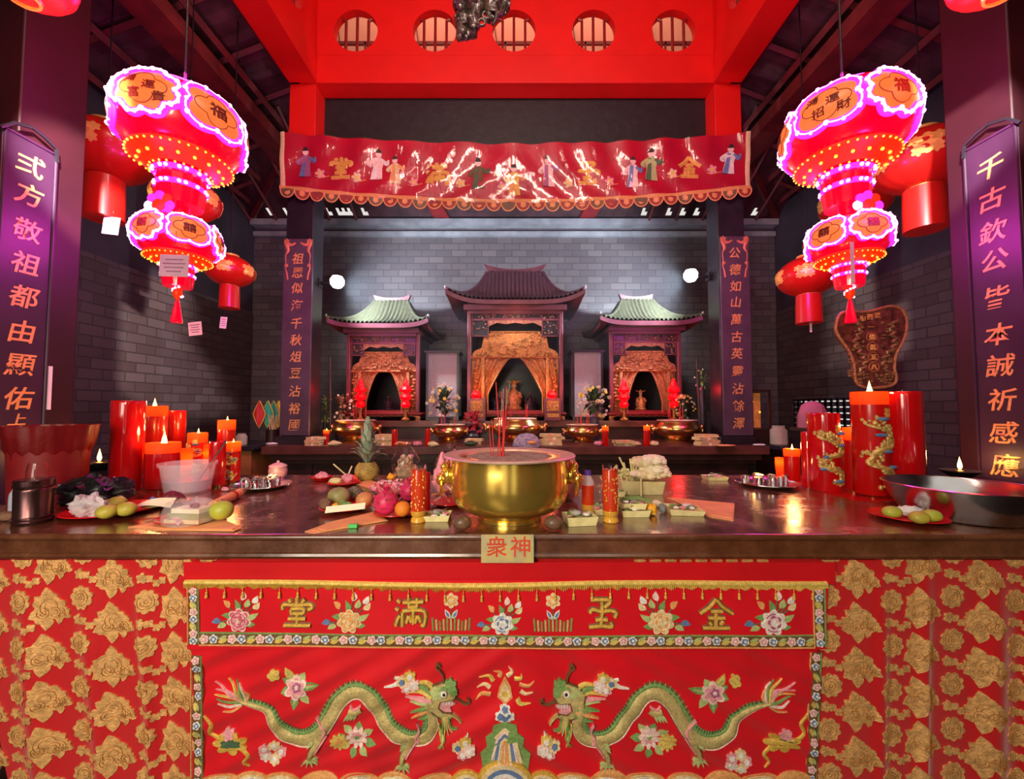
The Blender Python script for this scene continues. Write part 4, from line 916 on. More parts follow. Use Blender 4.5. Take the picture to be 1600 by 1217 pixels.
# clear tub with spoon
p, r, h = fit(256, 330, 722, 776)
t = thing('plastic_tub', 'translucent plastic tub with a spoon standing in it', 'tub', p)
m = MB(); m.lathe([(r*.78, 0), (r*.80, .004), (r*.96, h*.88), (r*1.03, h*.90), (r*1.04, h), (r*1.01, h), (r*.94, h*.88), (r*.77, .008), (0, .006)], 40); m.build('tub_body', PLAST, t)
m = MB(); m.lathe([(r*.79, .01), (r*.86, h*.42), (0, h*.42)], 36); m.build('contents', mat('tub_water', (.70, .58, .68), .15, alpha=.5), t)
t = thing('spoon', 'steel spoon leaning in the plastic tub', 'spoon', (p.x+r*.2, p.y, 1.012)); m = MB(); e = at(354, 688, p.y+.02)-Vector((p.x+r*.2, p.y, 1.012)); m.tube([(0, 0, 0), e*.5, e], [.004, .0035, .005], 6); m.build('handle', CHROME, t); m = MB(); m.ell((0, 0, .008), (.018, .012, .006), 12, 8); m.build('bowl', CHROME, t)
# incense bundle
a, b = onz(333, 790, 1.02), onz(386, 765, 1.02); t = thing('incense_bundle', 'orange wrapped bundle of incense sticks between tub and tea tray', 'incense', ((a.x+b.x)/2, (a.y+b.y)/2, TZ+.0015)); d = (b-a)/2; m = MB()
m.tube([Vector((-d.x, -d.y, .02)), Vector((d.x*.5, d.y*.5, .02))], [.019, .02], 14); m.build('wrapper', ORNGP, t)
m = MB(); m.tube([Vector((d.x*.0, d.y*.0, .02)), Vector((d.x*.14, d.y*.14, .02))], .0212, 14); m.build('red_band', REDPL, t)
m = MB(); 
for k in range(14): R0 = random.Random(k); oy, oz = R0.uniform(-.012, .012), R0.uniform(-.011, .011); m.tube([Vector((d.x*.45, d.y*.45+oy, .02+oz)), Vector((d.x*(1+.1*R0.random()), d.y*1.0+oy, .02+oz))], .0022, 5)
m.build('stick_ends', JOSSP, t)
crumple('sweet', 'pink wrapped sweet beside the incense bundle', 'sweet', B(352, 768, .01), (.022, .012, .010), PINKC, 6, .3)

# -- tea trays
def tea_tray(side, x0, x1, yb, cups):
    p, r, _ = fit(x0, x1, yb-12, yb)
    t = thing('tea_tray', 'round steel tray of small teacups on the %s of the table' % side, 'tray', p, 0, 'steel tea trays'); m = MB(); m.lathe([(r*.7, 0), (r*.78, .004), (r*.97, .016), (r, .019), (r*.985, .022), (r*.92, .017), (r*.76, .008), (0, .008)], 48); m.build('tray', STEEL, t)
    for i, (u, v) in enumerate(cups):
        t = thing('teacup', 'small steel teacup standing on the %s tea tray' % side, 'cup', (p.x+u*r, p.y+v*r, 1.009), 0, 'teacups on the %s tray' % side)
        q = .021; m = MB(); m.lathe([(q*.86, 0), (q, .004), (q*1.02, .042), (q*1.05, .046), (q*.95, .046), (q*.9, .01), (0, .008)], 20); m.build('cup', CHROME, t)
        m = MB(); m.lathe([(q*.9, .033), (0, .033)], 16, cap=False); m.build('tea', mat('tea%s%d' % (side, i), (.12, .03, .015), .1), t)
    return p, r
tp, tr = tea_tray('left', 366, 452, 771, ((-.6, -.1), (-.25, -.45), (.1, -.55), (.48, -.35), (-.3, .15), (.05, .0), (.45, .15), (.1, .5)))
tealight('tealight burning among the teacups on the left tray', (tp.x-.005, tp.y+.09, 1.009), .018, .035)
t = thing('teapot', 'small lidded porcelain pot beyond the left tea tray', 'pot', B(434, 752, .05)); MB().lathe([(.030, .008), (.048, .03), (.052, .055), (.046, .078), (.04, .082)], 28).build('pot', mat('pink_porcelain', (.62, .34, .36), .2, noise=.35, ns=20), t)
MB().lathe([(.05, .080), (.046, .088), (.02, .10), (.007, .102), (.009, .112), (0, .115)], 24).build('lid', mat('porcelain_lid', (.70, .42, .42), .15), t); MB().lathe([(.03, 0), (.08, .012), (.083, .015), (.03, .008), (0, .008)], 32).build('saucer', STEEL, t)
tp, tr = tea_tray('right', 1154, 1243, 768, ((-.7, .1), (-.45, -.3), (-.1, .25), (-.05, -.4), (.35, .3), (.3, -.25), (.65, .05), (.0, .6)))
tealight('tealight burning among the teacups on the right tray', (tp.x-.02, tp.y+.05, 1.009), .018, .035)

# -- middle left: saucers, pineapple, jars, petals, fruit plate
t, p, r = plate('small red saucer of pink offering far left of the pineapple', 487, 519, 754, dep=.02)
crumple('offering_petals', 'pink and cream petals on the small red saucer', 'petals', on(503, 750, 1.012, .02), (.035, .03, .02), PINKC, 12, .3)
t, p, r = plate('red plate with pink rice cake left of the pineapple', 513, 562, 762)
crumple('rice_cake', 'pink rice cake on the red plate beside the pineapple', 'cake', on(543, 755, 1.012, .02), (.032, .026, .024), PINKC, 13, .25)
crumple('leaf_packet', 'pale leaf packet on the plate beside the pink rice cake', 'packet', on(525, 757, 1.012, .01), (.03, .02, .018), LEAFY, 14, .3)
for i, (a, b, lb) in enumerate((((521, 725), (545, 748), 'bamboo stick leaning over the pink rice cake'), ((550, 728), (543, 744), 'short white stick beside the pink rice cake'))):
    p0, p1 = at(*b, 2.42), at(*a, 2.44); p0.z = max(p0.z, 1.02); t = MB(); t.tube([(0, 0, 0), p1-p0], .004, 6); tag(t.build('bamboo_stick', LEAFY if i == 0 else CREAM, loc=p0), lb, 'stick')
# pineapple
pp = B(573, 752, .05); t = thing('pineapple', 'whole pineapple with grey green crown behind the petals', 'pineapple', pp)
PINE = mat('pineapple_skin', (.42, .30, .07), .55, noise=.3, ns=30); m = MB(); hh = .105; rr = .066
def pr_(u, v):
    a = 2*pi*u; z = hh*v; q = rr*(sin(pi*(.12+.76*v)))**.5; q *= 1+.07*abs(sin(5*a+14*v*pi*.5))*abs(sin(5*a-14*v*pi*.5)); return (q*cos(a), q*sin(a), z)
m.grid(90, 40, pr_); m.build('fruit', PINE, t)
CROWN = mat('pineapple_crown', (.30, .38, .26), .5, noise=.3, ns=20); m = MB(); R = random.Random(11)
for k in range(46):
    a = k*2.4; lev = k/46; L = .105+.09*(lev)+R.uniform(-.01, .02); out = (1-lev)*.115+.010; z0 = hh-.01+.06*lev
    leaf_blade(m, (.012*cos(a), .012*sin(a), z0), (out*cos(a), out*sin(a), z0+L*(.50+.70*lev)), .028, .35, 8, .35)
m.build('crown', CROWN, t)
t = folded_paper('leaf_tray', 'orange leaf tray under the pineapple', ((553, 756), (575, 750), (598, 757), (580, 764)), ORNGP, th=.004)
# glass lamp jars
def glass_vase(label, x0, x1, yt, yb, seed):
    p, r, h = fit(x0, x1, yt, yb); t = thing('glass_jar', label, 'jar', p, 0, 'round glass jars behind the burner')
    m = MB(); m.lathe([(r*.55, 0), (r*.8, h*.10), (r*1.0, h*.36), (r*.98, h*.52), (r*.7, h*.76), (r*.46, h*.9), (r*.52, h), (r*.48, h), (r*.42, h*.9), (r*.66, h*.75), (r*.93, h*.52), (r*.95, h*.36), (r*.76, h*.11), (0, h*.03)], 36); m.build('jar', GLASS, t)
    m = MB(); R = random.Random(seed)
    m.lathe([(r*.5, h*.06), (r*.7, h*.3), (r*.3, h*.4), (0, h*.42)], 16); 
    for k in range(16): a = R.random()*6.28; m.ell((r*.35*cos(a), r*.35*sin(a), h*R.uniform(.3, .62)), r*.22, 7, 5)
    m.build('dried_flowers', mat('dried_flowers_%d' % seed, (.62, .40, .24), .6, noise=.4, ns=40), t)
glass_vase('round glass jar of dried flowers behind the pink petals', 611, 656, 692, 752, 2)
glass_vase('round glass jar half hidden behind the large burner', 679, 722, 695, 760, 3)
# bowl of pink petals
p, r, h = fit(578, 644, 752, 779); t = thing('petal_bowl', 'pink bowl heaped with petals behind the dragon fruit', 'bowl', p)
MB().lathe([(r*.5, 0), (r*.8, .012), (r, .034), (r*.97, .036), (r*.75, .018), (0, .012)], 36).build('bowl', mat('pink_bowl', (.72, .26, .26), .3), t)
R = random.Random(8); m = MB()
for k in range(120):
    a, q = R.random()*6.28, r*sqrt(R.random())*.95; m.cur = k % 3; c = Vector((q*cos(a), q*sin(a), .03+.045*(1-(q/r)**2)*R.random())); m.ell(c, (.013*R.uniform(.6, 1.2), .011, .006), 6, 4, .25, k)
m.build('petals', [PINKC, mat('white_pink_petals', (.85, .60, .58), .6), mat('coral_petals', (.80, .20, .22), .6)], t); t.children[-1]['kind'] = 'stuff'
crumple('red_flower', 'small red and orange flower on top of the petal bowl', 'flower', Vector((p.x+.0, p.y, 1.072)), (.02, .02, .014), MARIG, 31, .4)
# fruit plate
t, p, r = plate('red fruit plate in front of the pineapple', 502, 580, 806)
fruit('guava', 'large grey green guava on the central fruit plate', 529, 789, .042, PEAR, 1.1, .9, 1.012, group=None)
fruit('peach', 'orange brown fruit at the right of the central fruit plate', 569, 793, .034, mat('orange_brown_skin', (.62, .26, .09), .45, noise=.25, ns=12), 1, .95, 1.012)
crumple('sunflower_head', 'grey seed head at the back of the central fruit plate', 'seed head', on(554, 782, 1.012, 0), (.034, .03, .032), mat('grey_seeds', (.20, .17, .11), .7, noise=.5, ns=120, bump=1, bs=150), 18, .12)
crumple('brown_root', 'dark brown root at the left of the central fruit plate', 'root', on(508, 796, 1.012, 0), (.022, .02, .022), TERRA, 19, .25)
t = thing('leaf_strip', 'pale palm leaf strip lying along the central fruit plate', 'leaf', on(540, 801, 1.014, 0), .12); m = MB(); m.grid(14, 3, lambda u, v: (-.075+.15*u, -.01+.012*v*1.2, .003+.022*v+.012*u)); m.build('leaf', CREAM, t)
crumple('betel_leaf', 'green leaves in the middle of the central fruit plate', 'leaf', on(540, 794, 1.014, 0), (.03, .014, .014), LEAFG, 21, .4)
crumple('marigold_flower', 'small marigold on the central fruit plate', 'flower', on(524, 794, 1.014, 0), (.011, .011, .010), MARIG, 22, .3)
# orange fan shaped paper and green box
folded_paper('offering_paper', 'orange fan folded offering paper in front of the fruit plate', ((476, 831), (520, 815), (585, 800), (606, 814), (560, 822), (492, 834)), ORNGP, folds=2)
t = MB().box(-.016, .016, -.008, .008, 0, .014).build('matchbox', mat('green_box', (.08, .55, .12), .4), loc=B(552, 826, .01), bevel=.002); tag(t, 'tiny bright green box beside the orange folded paper', 'box')
# dragon fruits, orange and plate
t, p, r = plate('red plate holding dragon fruit and orange', 585, 650, 814)
def dragon_fruit(label, px, py, r, z):
    q = on(px, py, z, r*.5); t = thing('dragon_fruit', label, 'dragon fruit', q, 0, 'dragon fruits'); m = MB(); m.ell((0, 0, r*1.0), (r, r, r*1.02), 24, 16, .01); m.build('fruit', DRAGF, t)
    R = random.Random(int(px)); m = MB()
    for k in range(22):
        a = k*2.4; el = -.6+1.9*k/22; c = Vector((cos(el)*cos(a), cos(el)*sin(a), sin(el))); b0 = c*r*.97+Vector((0, 0, r)); e = c*r*1.22+Vector((.1*r*cos(a), .1*r*sin(a), r+r*.30)); leaf_blade(m, b0, e, r*.5, .05, 5)
    m.build('scales', mat('scale_tips_%d' % int(px), (.70, .07, .17), .45, col2=(.55, .16, .12)), t)
    m = MB()
    for k in range(7): a = k*.9; leaf_blade(m, (0, 0, r*1.9), (r*.35*cos(a), r*.35*sin(a), r*2.45), r*.3, .1, 5)
    m.build('crown', DRAGF, t)
dragon_fruit('magenta dragon fruit in front on the red plate', 603, 806, .046, 1.012)
dragon_fruit('dragon fruit beside the petal bowl behind the tall oil bottle', 640, 784, .044, 1.001)
fruit('orange', 'round orange beside the front dragon fruit', 629, 807, .030, ORNG, 1, .97, 1.012)
# oil bottles
def oil_bottle(label, x0, x1, yt, yb):
    p, r, h = fit(x0, x1, yt, yb); t = thing('oil_bottle', label, 'bottle', p, 0, 'tall red oil bottles beside the burner')
    m = MB(); m.lathe([(r*.98, 0), (r*1.04, .004), (r*.95, .012), (r*.8, .020), (r*1.0, .028), (r, h*.20)], 28); m.build('base', OILY, t)
    m = MB(); m.lathe([(r, h*.2), (r, h*.90), (r*.97, h*.92)], 28); m.build('oil_column', OIL, t)
    m = MB(); m.lathe([(r*1.02, h*.90), (r*1.02, h), (r*.92, h), (r*.9, h*.91)], 28, cap=False); m.build('clear_top', GLASS, t)
    m = MB()
    for k, ch in enumerate('長明燈油'): put_glyph(m, ch, lambda x, y, l=0: ((r+l)*sin(x/r), -(r+l)*cos(x/r), h*(.78-.13*k)+y), 0, 0, r*.9, r*.9, .001, -.001, .01) if 0 else None
    R = random.Random(int(x0))
    for k in range(34): a = -pi/2+R.uniform(-1.1, 1.1); m.ell((r*cos(a), r*sin(a), h*R.uniform(.22, .86)), (r*.10, r*.10, r*.16), 6, 4)
    m.build('gold_flecks', GOLDP, t)['kind'] = 'stuff'
oil_bottle('tall red and gold oil bottle left of the large burner', 642, 665, 726, 818)
oil_bottle('tall red and gold oil bottle right of the large burner', 942, 966, 726, 818)
cand('slim red candle just behind the left oil bottle', 659, 672, 738, 800, wrap=True)
p, r, h = fit(909, 929, 735, 803); t = thing('drink_bottle', 'plastic bottle of red oil with a purple cap', 'bottle', p)
MB().lathe([(r*.9, 0), (r, .006), (r*.94, h*.1), (r, h*.2)], 24).build('base', OILY, t); MB().lathe([(r, h*.2), (r*.97, h*.4), (r, h*.66)], 24).build('oil', OIL, t); MB().lathe([(r, h*.66), (r*.9, h*.76), (r*.45, h*.88), (r*.42, h*.9)], 24, cap=False).build('shoulder', mat('bottle_plastic', (.8, .7, .75), .1, alpha=.45), t); MB().cyl((0, 0, h*.89), r*.5, h*.11, 16).build('cap', mat('purple_cap', (.10, .04, .40), .4), t)
# ---------------------------------------------------------------- palm-leaf offering trays
def canang(label, x0, x1, yb, h=.024, seed=1, rz=0, z=TZ, fill=True, asp=.8):
    p, r, _ = fit(x0, x1, yb-5, yb, z); t = thing('offering_tray', label, 'offering', Vector((p.x, p.y, z)), rz, 'palm leaf offering trays'); w = r*.92; d = r*.92*asp
    m = MB()
    for (a, b, c, e) in ((-w, w, -d, -d+.003), (-w, w, d-.003, d), (-w, -w+.003, -d, d), (w-.003, w, -d, d)): m.box(a, b, c, e, 0, h)
    m.v = [(x*(1+.12*zz/h), y*(1+.12*zz/h), zz+(.006*sin(x*60) if zz > h*.5 else 0)) for x, y, zz in m.v]; m.box(-w, w, -d, d, 0, .003); m.build('leaf_tray', LEAFY, t)
    if fill:
        R = random.Random(seed); m = MB()
        for k in range(22): m.cur = k % 4; a = R.random()*6.28; m.ell((R.uniform(-w, w)*.75, R.uniform(-d, d)*.75, h*.7+R.uniform(0, .012)), (.013, .009, .006), 6, 4, .3, k)
        m.cur = 0
        for k in range(4): leaf_blade(m, (R.uniform(-w, w)*.6, R.uniform(-d, d)*.6, h*.8), (R.uniform(-w, w), R.uniform(-d, d), h+.018), .016, .2)
        m.build('petals', [LEAFG, PINKC, WHITEF, PEAR], t); t.children[-1]['kind'] = 'stuff'
        m = MB(); m.ell((R.uniform(-.3, .3)*w, 0, h+.006), (w*.42, d*.4, .009), 12, 7, .25, seed); m.build('foil_wrapper', PWRAP, t)
    return t, p
canang('offering tray of palm leaf between the left oil bottle and the stone', 662, 704, 817, .022, 1)
canang('offering tray nearest the right stone beside the burner', 882, 929, 824, .032, 2, .12)
canang('offering tray behind the right oil bottle', 928, 950, 806, .026, 3)
canang('lower tray of the stacked pair right of the oil bottle', 968, 1011, 810, .026, 4, 0)
t, p = canang('upper tray of the stacked pair right of the oil bottle', 968, 1008, 797, .022, 5, -.2, 1.0285)
m = MB(); m.grid(14, 3, lambda u, v: (-.05+.12*u, -.03-.01*u+.014*v, .024+.014*sin(pi*u)+.012*v)); m.build('green_band', LEAFG, t)
canang('offering tray with silver wrapper in front of the orange paper', 1043, 1094, 808, .022, 6, -.12)
canang('lone small offering tray at the rear right of the table', 1101, 1132, 752, .022, 7)
canang('offering tray at the back, left of the big flower basket', 950, 975, 777, .022, 8)
crumple('marigold_flower', 'orange marigold beside the stacked offering trays', 'flower', B(1018, 806, .015), (.022, .02, .021), MARIG, 40, .3, 30)
crumple('leaf_bundle', 'grey blue leaf scrap beside the marigold', 'leaf', B(1036, 803, .015), (.014, .012, .018), mat('grey_leaf', (.18, .22, .20), .5), 41, .35)
crumple('offering_biscuit', 'cream biscuit behind the marigold', 'biscuit', B(1027, 793, .015), (.022, .014, .014), CREAM, 42, .2)
# big basket with cream flowers
t, p = canang('large palm leaf basket heaped with cream flowers', 964, 1030, 776, .066, 9, .05, fill=False, asp=.7); t['category'] = 'flower basket'
m = MB(); m.box(-.09, .09, -.06, .06, .05, .062); m.build('filling', LEAFY, t)
def rosette(mb, c, r, n, seed):
    R = random.Random(seed)
    for lay, (q, el) in enumerate(((1, .15), (.85, .5), (.6, .95), (.35, 1.3))):
        for k in range(n-lay): a = 2*pi*k/(n-lay)+lay*.5; e = Vector((cos(el)*cos(a), cos(el)*sin(a), sin(el)))*r*q*.72; mb.ell(Vector(c)+e, (r*.40, r*.36, r*.26), 9, 6, .18, k+lay)
for k, (x, y, z, r) in enumerate(((.035, -.045, .085, .06), (.075, -.02, .11, .07), (.03, .0, .14, .065), (.07, -.03, .155, .06), (.10, -.03, .09, .055), (-.01, -.03, .09, .04))):
    m = MB(); rosette(m, (x, y, z), r, 8, k); m.build('cream_flower', CREAM if k % 2 else mat('cream_flower_%d' % k, (.78, .70, .40), .55), t)
R = random.Random(2)
for k in range(7):
    m = MB(); x = -.085+.02*k; m.tube([(x*.6, 0, .06), (x+R.uniform(-.03, .02), R.uniform(-.02, .02), .165+R.uniform(-.02, .02))], .005, 6); m.build('leaf_spike', LEAFY, t)
m = MB()
for k in range(26): m.ell((-.075+R.uniform(-.02, .07), R.uniform(-.04, .03), .07+R.uniform(0, .045)), (.014, .012, .009), 6, 4, .3, k)
m.build('small_flowers', mat('pale_green_flowers', (.62, .60, .26), .6, noise=.3, ns=40), t); t.children[-1]['kind'] = 'stuff'
for k, (x, y) in enumerate(((976, 772), (983, 774), (991, 772), (1002, 777))):
    p0 = B(x, y, 0); m = MB(); m.tube([(0, 0, .005), (.006*(k-1.5), .03, .085)], .004, 6); tag(m.build('palm_stick', LEAFY, loc=p0), ('palm leaf stick leaning on the flower basket, furthest from the marigold', 'palm leaf stick leaning on the flower basket, second from the burner', 'palm leaf stick leaning on the flower basket, third from the burner', 'palm leaf stick leaning on the flower basket, nearest the marigold')[k], 'stick', 'palm leaf sticks')
folded_paper('offering_paper', 'orange triangular offering paper right of the trays', ((1043, 778), (1075, 781), (1148, 788), (1146, 814), (1110, 808)), ORNGP, folds=1)
# offerings tucked behind the burner
t, p, r = plate('red plate of folded offerings left behind the burner', 672, 730, 796)
R = random.Random(12)
for k in range(6):
    q = Vector((p.x+R.uniform(-.05, .03), p.y+R.uniform(-.02, .04), 1.012)); m = MB(); a = R.uniform(0, 3); m.tube([(-.04*cos(a), -.03*sin(a), .006), (.04*cos(a), .03*sin(a), .014+.012*(k % 3))], .0055, 6); tag(m.build('folded_offering', (ORNGP, CREAM, PINKC, TERRA)[k % 4], loc=q+Vector((0, 0, .006*k))), 'rolled paper offering on the plate left behind the burner', 'offering', 'rolled offerings')
crumple('flower_bunch', 'pink lotus paper bundle at the left of the burner', 'flowers', B(690, 785, .05)+Vector((0, .10, 0)), (.055, .05, .085), PINKC, 51, .35)
crumple('flower_bunch', 'coral paper bundle at the right behind the burner', 'flowers', B(893, 795, .05)+Vector((0, .12, 0)), (.055, .05, .09), mat('coral_paper', (.72, .30, .22), .6, noise=.2), 52, .35)
# -- right end
t, p, r = plate('red plate of limes beside the steel basin', 1370, 1466, 825)
for i, (x, y, m_, lb) in enumerate(((1394, 809, GREENM, 'lime at the left of the red plate'), (1437, 818, LIME, 'yellow lime at the front of the red plate'), (1456, 815, GREENM, 'green lime at the right edge of the red plate'))):
    fruit('lime', lb, x, y, .026, m_, 1.3, .85, 1.012, group='limes on the red plate', stem=False)
crumple('napkin', 'crumpled white tissue among the limes', 'tissue', on(1420, 806, 1.012, .01), (.05, .03, .018), PAPER, 61, .35)
bc = Vector((xat(1405, 1.65, 1.1)+.240, 1.645, TZ)); t = thing('steel_basin', 'wide stainless steel basin at the right end of the table', 'basin', bc)
rb = .240; m = MB(); hb = .125
m.lathe([(rb*.66, 0), (rb*.74, .004), (rb*.90, hb*.55), (rb*.97, hb*.93), (rb*1.0, hb*.95), (rb*1.005, hb*.98), (rb*.985, hb), (rb*.955, hb*.95), (rb*.88, hb*.55), (rb*.72, .012), (0, .010)], 64); m.build('basin', STEEL, t)
# red candle tray lip on the right
a, b = onz(1270, 764, 1.0), onz(1338, 783, 1.0)
m = MB(); m.box(a.x-.01, 2.24, b.y, TYB-.02, .0, .0004); tag(m.build('candle_mat', REDPL, loc=(0, 0, 1.0002)), 'thin red sheet under the right group of candles', 'mat')
# ================================================================== LANTERNS, BANNER, COUPLETS
LRED = mat('lit_red_shell', (.55, .0, .01), .25, noise=.1, emit=(1, .0, .03), es=.62, coat=.6)
LORG = mat('lit_orange_medallion', (.5, .12, .02), .35, noise=.25, ns=30, emit=(1, .17, .04), es=.85)
LMAG = glow('led_and_halo_magenta', (1, .02, .72), 2.4)
LVIO = glow('led_and_halo_violet', (.35, .02, 1), 2.0)
LWHT = glow('led_white_pink', (1, .50, .92), 3.2)
LAMB = glow('led_amber', (1, .40, .04), 2.2)
LORD = glow('led_orange', (1, .028, .0), .75)
INK = mat('dark_ink', (.16, .015, .01), .6)
def led_lantern(label, X, Y, z_up, names):
    t = thing('led_lantern', label, 'lantern', (X, Y, z_up), 0, 'tiered LED lanterns')
    def globe(name, R, H, zc, n, chars, r_med, az0):
        def S_(th, ph, off=0): return ((R+off)*cos(ph)*cos(th), (R+off)*cos(ph)*sin(th), zc+(H+off)*sin(ph))
        m = MB(); m.lathe([(R*cos(p), zc+H*sin(p)) for p in [-1.25+2.6*k/24 for k in range(25)]], 64, cap=True); g = m.build(name, LRED, t)
        for k in range(n):
            th0 = az0+2*pi*k/n; ph0 = .10
            f = lambda u, v, off=0: S_(th0+u/(R*.95), ph0+v/(H*1.12), off)
            ty = k % 2; nl = 8 if ty == 0 else 4; dd = .10 if ty == 0 else .16
            out = scal(0, 0, r_med, nl, dd, 0, 1, .92, 10)
            m = MB(); N_ = len(out)
            for rr in (0,): 
                vs = [f(0, 0, .006)]; fs = []
                for q in range(1, 6): vs += [f(x*q/5, y*q/5, .006) for x, y in out]
                for i in range(N_): fs.append((0, 1+i, 1+(i+1) % N_))
                for q in range(4):
                    for i in range(N_): a = 1+q*N_; fs.append((a+i, a+(i+1) % N_, a+N_+(i+1) % N_, a+N_+i))
                m.add(vs, fs)
            md = m.build('medallion', LORG, g)
            m = MB(); m.cur = 0
            ins = scal(0, 0, r_med*.66, 4, .22, .8, 1, .92, 12); m.tube([f(x, y, .008) for x, y in ins], .0022, 5, closed=True)
            ch = chars[k % len(chars)]
            if len(ch) == 1: put_glyph(m, ch, lambda x, y, l=0: f(x, y, .008+l), 0, 0, r_med*.62, r_med*.62, .003, 0, .02)
            else:
                for (dx, dy), c_ in zip(((-.42, .35), (.22, .05), (-.22, -.3), (.52, -.38)), ch): put_glyph(m, c_, lambda x, y, l=0: f(x, y, .008+l), dx*r_med, dy*r_med, r_med*.42, r_med*.42, .003, 0, .01)
            m.build('lettering', INK, md)
            m = MB(); m.cur = 0; m.tube([f(x*1.07, y*1.07, .004) for x, y in out], r_med*.125, 6, closed=True)  # magenta and violet tubes put the white LEDs' halo into glowing colour
            m.cur = 2; m.tube([f(x*1.21, y*1.21, .002) for x, y in out], r_med*.045, 5, closed=True); m.cur = 1; m.tube([f(x*1.06, y*1.06, .018) for x, y in out], r_med*(.062 if ty == 0 else .045), 5, closed=True)
            m.cur = 1
            for i in range(0, N_, 3): x, y = out[i]; m.ell(f(x*1.07, y*1.07, .018), r_med*(.075 if i % 2 else .095), 6, 5)
            m.build('led_border_and_halo', [LMAG, LWHT, LVIO], g)
        # amber ring under the globe
        m = MB(); r0, r1, za, zb = R*.78, R*.46, zc-H*.74, zc-H*1.0
        m.cur = 0; m.lathe([(r0, za), (r0*1.0, za-.014), (r1, zb-.01), (r1, zb)], 48, cap=False)
        for q, nn in ((0, 40), (.5, 17), (1, 24)):
            m.cur = 1 if q in (0, 1) else 2; rr, zz = r0+(r1-r0)*q, za-.014+(zb-za)*q
            for i in range(nn): a = 2*pi*i/nn+q; m.ell((rr*cos(a), rr*sin(a), zz-.006), R*(.020 if q != .5 else .030), 6, 5)
        m.build('amber_ring', [LORD, LAMB, LAMB], g)
        for q in range(2):
            m = MB(); m.cur = 0; rr = R*(.40-.03*q); zz = zc-H*1.06-.045*R/.376*2*q
            m.lathe([(rr, zz), (rr*1.02, zz-R*.10)], 40, cap=False); m.cur = 1
            for i in range(26): a = 2*pi*i/26; m.cur = 1 if i % 3 else 2; m.ell((rr*1.03*cos(a), rr*1.03*sin(a), zz-R*.05), R*.034, 6, 5)
            m.build('led_collar', [LMAG, LWHT, LVIO], g)
        m = MB(); zz = zc-H*1.06; rr = R*.36; m.lathe([(rr, zz), (rr*1.02, zz-R*.36), (rr*.92, zz-R*.62)], 40, wob=lambda a, i: 1+.03*sin(24*a)); m.build('collar_skirt', LRED, g)
        return g
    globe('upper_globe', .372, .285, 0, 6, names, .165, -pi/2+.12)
    m = MB(); m.tube([(0, 0, .24), (0, 0, 8.58-z_up)], .008, 6); m.build('hanging_cord', BLACK, t)
    m = MB(); m.lathe([(.12, .22), (.13, .25), (.05, .30), (0, .32)], 24); m.build('top_cap', LRED, t)
    zf = -.60
    for k in range(8): 
        a = 2*pi*k/8; m = MB(); m.lathe([(.0, -.006), (.030, -.004), (.030, .004), (0, .006)], 14); o = m.build('led_flower_petal', (LMAG, LORD, LVIO, LMAG, LWHT, LORD, LVIO, LMAG)[k], t); o.location = (.066*cos(a), -.165, zf+.066*sin(a)); o.rotation_euler = (pi/2, 0, 0)
    m = MB(); m.lathe([(0, -.006), (.04, -.004), (.04, .006), (0, .010)], 18); o = m.build('led_flower_centre', LORD, t); o.location = (0, -.17, zf); o.rotation_euler = (pi/2, 0, 0)
    m = MB(); m.tube([(0, 0, -.4), (0, 0, -.62)], .05, 10); m.build('core', LRED, t)
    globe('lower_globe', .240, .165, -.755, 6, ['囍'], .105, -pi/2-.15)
    zb = -1.115; m = MB(); m.tube([(0, 0, -.95), (0, 0, zb)], .005, 6); m.build('bead_cord', REDD, t)
    m = MB(); m.lathe([(0, zb+.055), (.024, zb+.03), (.028, zb), (.022, zb-.03), (0, zb-.055)], 16); m.cur = 1
    for i in range(9): m.ell((.027*cos(i*.7), .027*sin(i*.7), zb-.03+.008*i), .008, 6, 4)
    m.build('led_bead', [LORD, LWHT], t)
    m = MB(); m.lathe([(.010, zb-.05), (.014, zb-.07), (.034, zb-.20), (.030, zb-.205)], 20, wob=lambda a, i: 1+.06*sin(11*a)); m.build('tassel', LRED, t)
    lamp('led_light', 'POINT', (0, .45, -.55), 42, (1, .05, .72), .14, parent=t)
    lamp('led_light', 'POINT', (.0, -.42, -.62), 9, (1, .06, .72), .1, parent=t)
    lamp('led_light', 'POINT', (0, 0, .42), 13, (1, .05, .65), .14, parent=t)
    return t
LY = 2.72
led_lantern('left glowing tiered LED lantern with a big globe over a smaller one', xat(284, LY, 3.0), LY, 3.315, ['鴻運富貴', '福'])
led_lantern('right glowing tiered LED lantern with a big globe over a smaller one', xat(1321, LY, 3.0), LY, 3.315, ['福', '鴻運招財'])

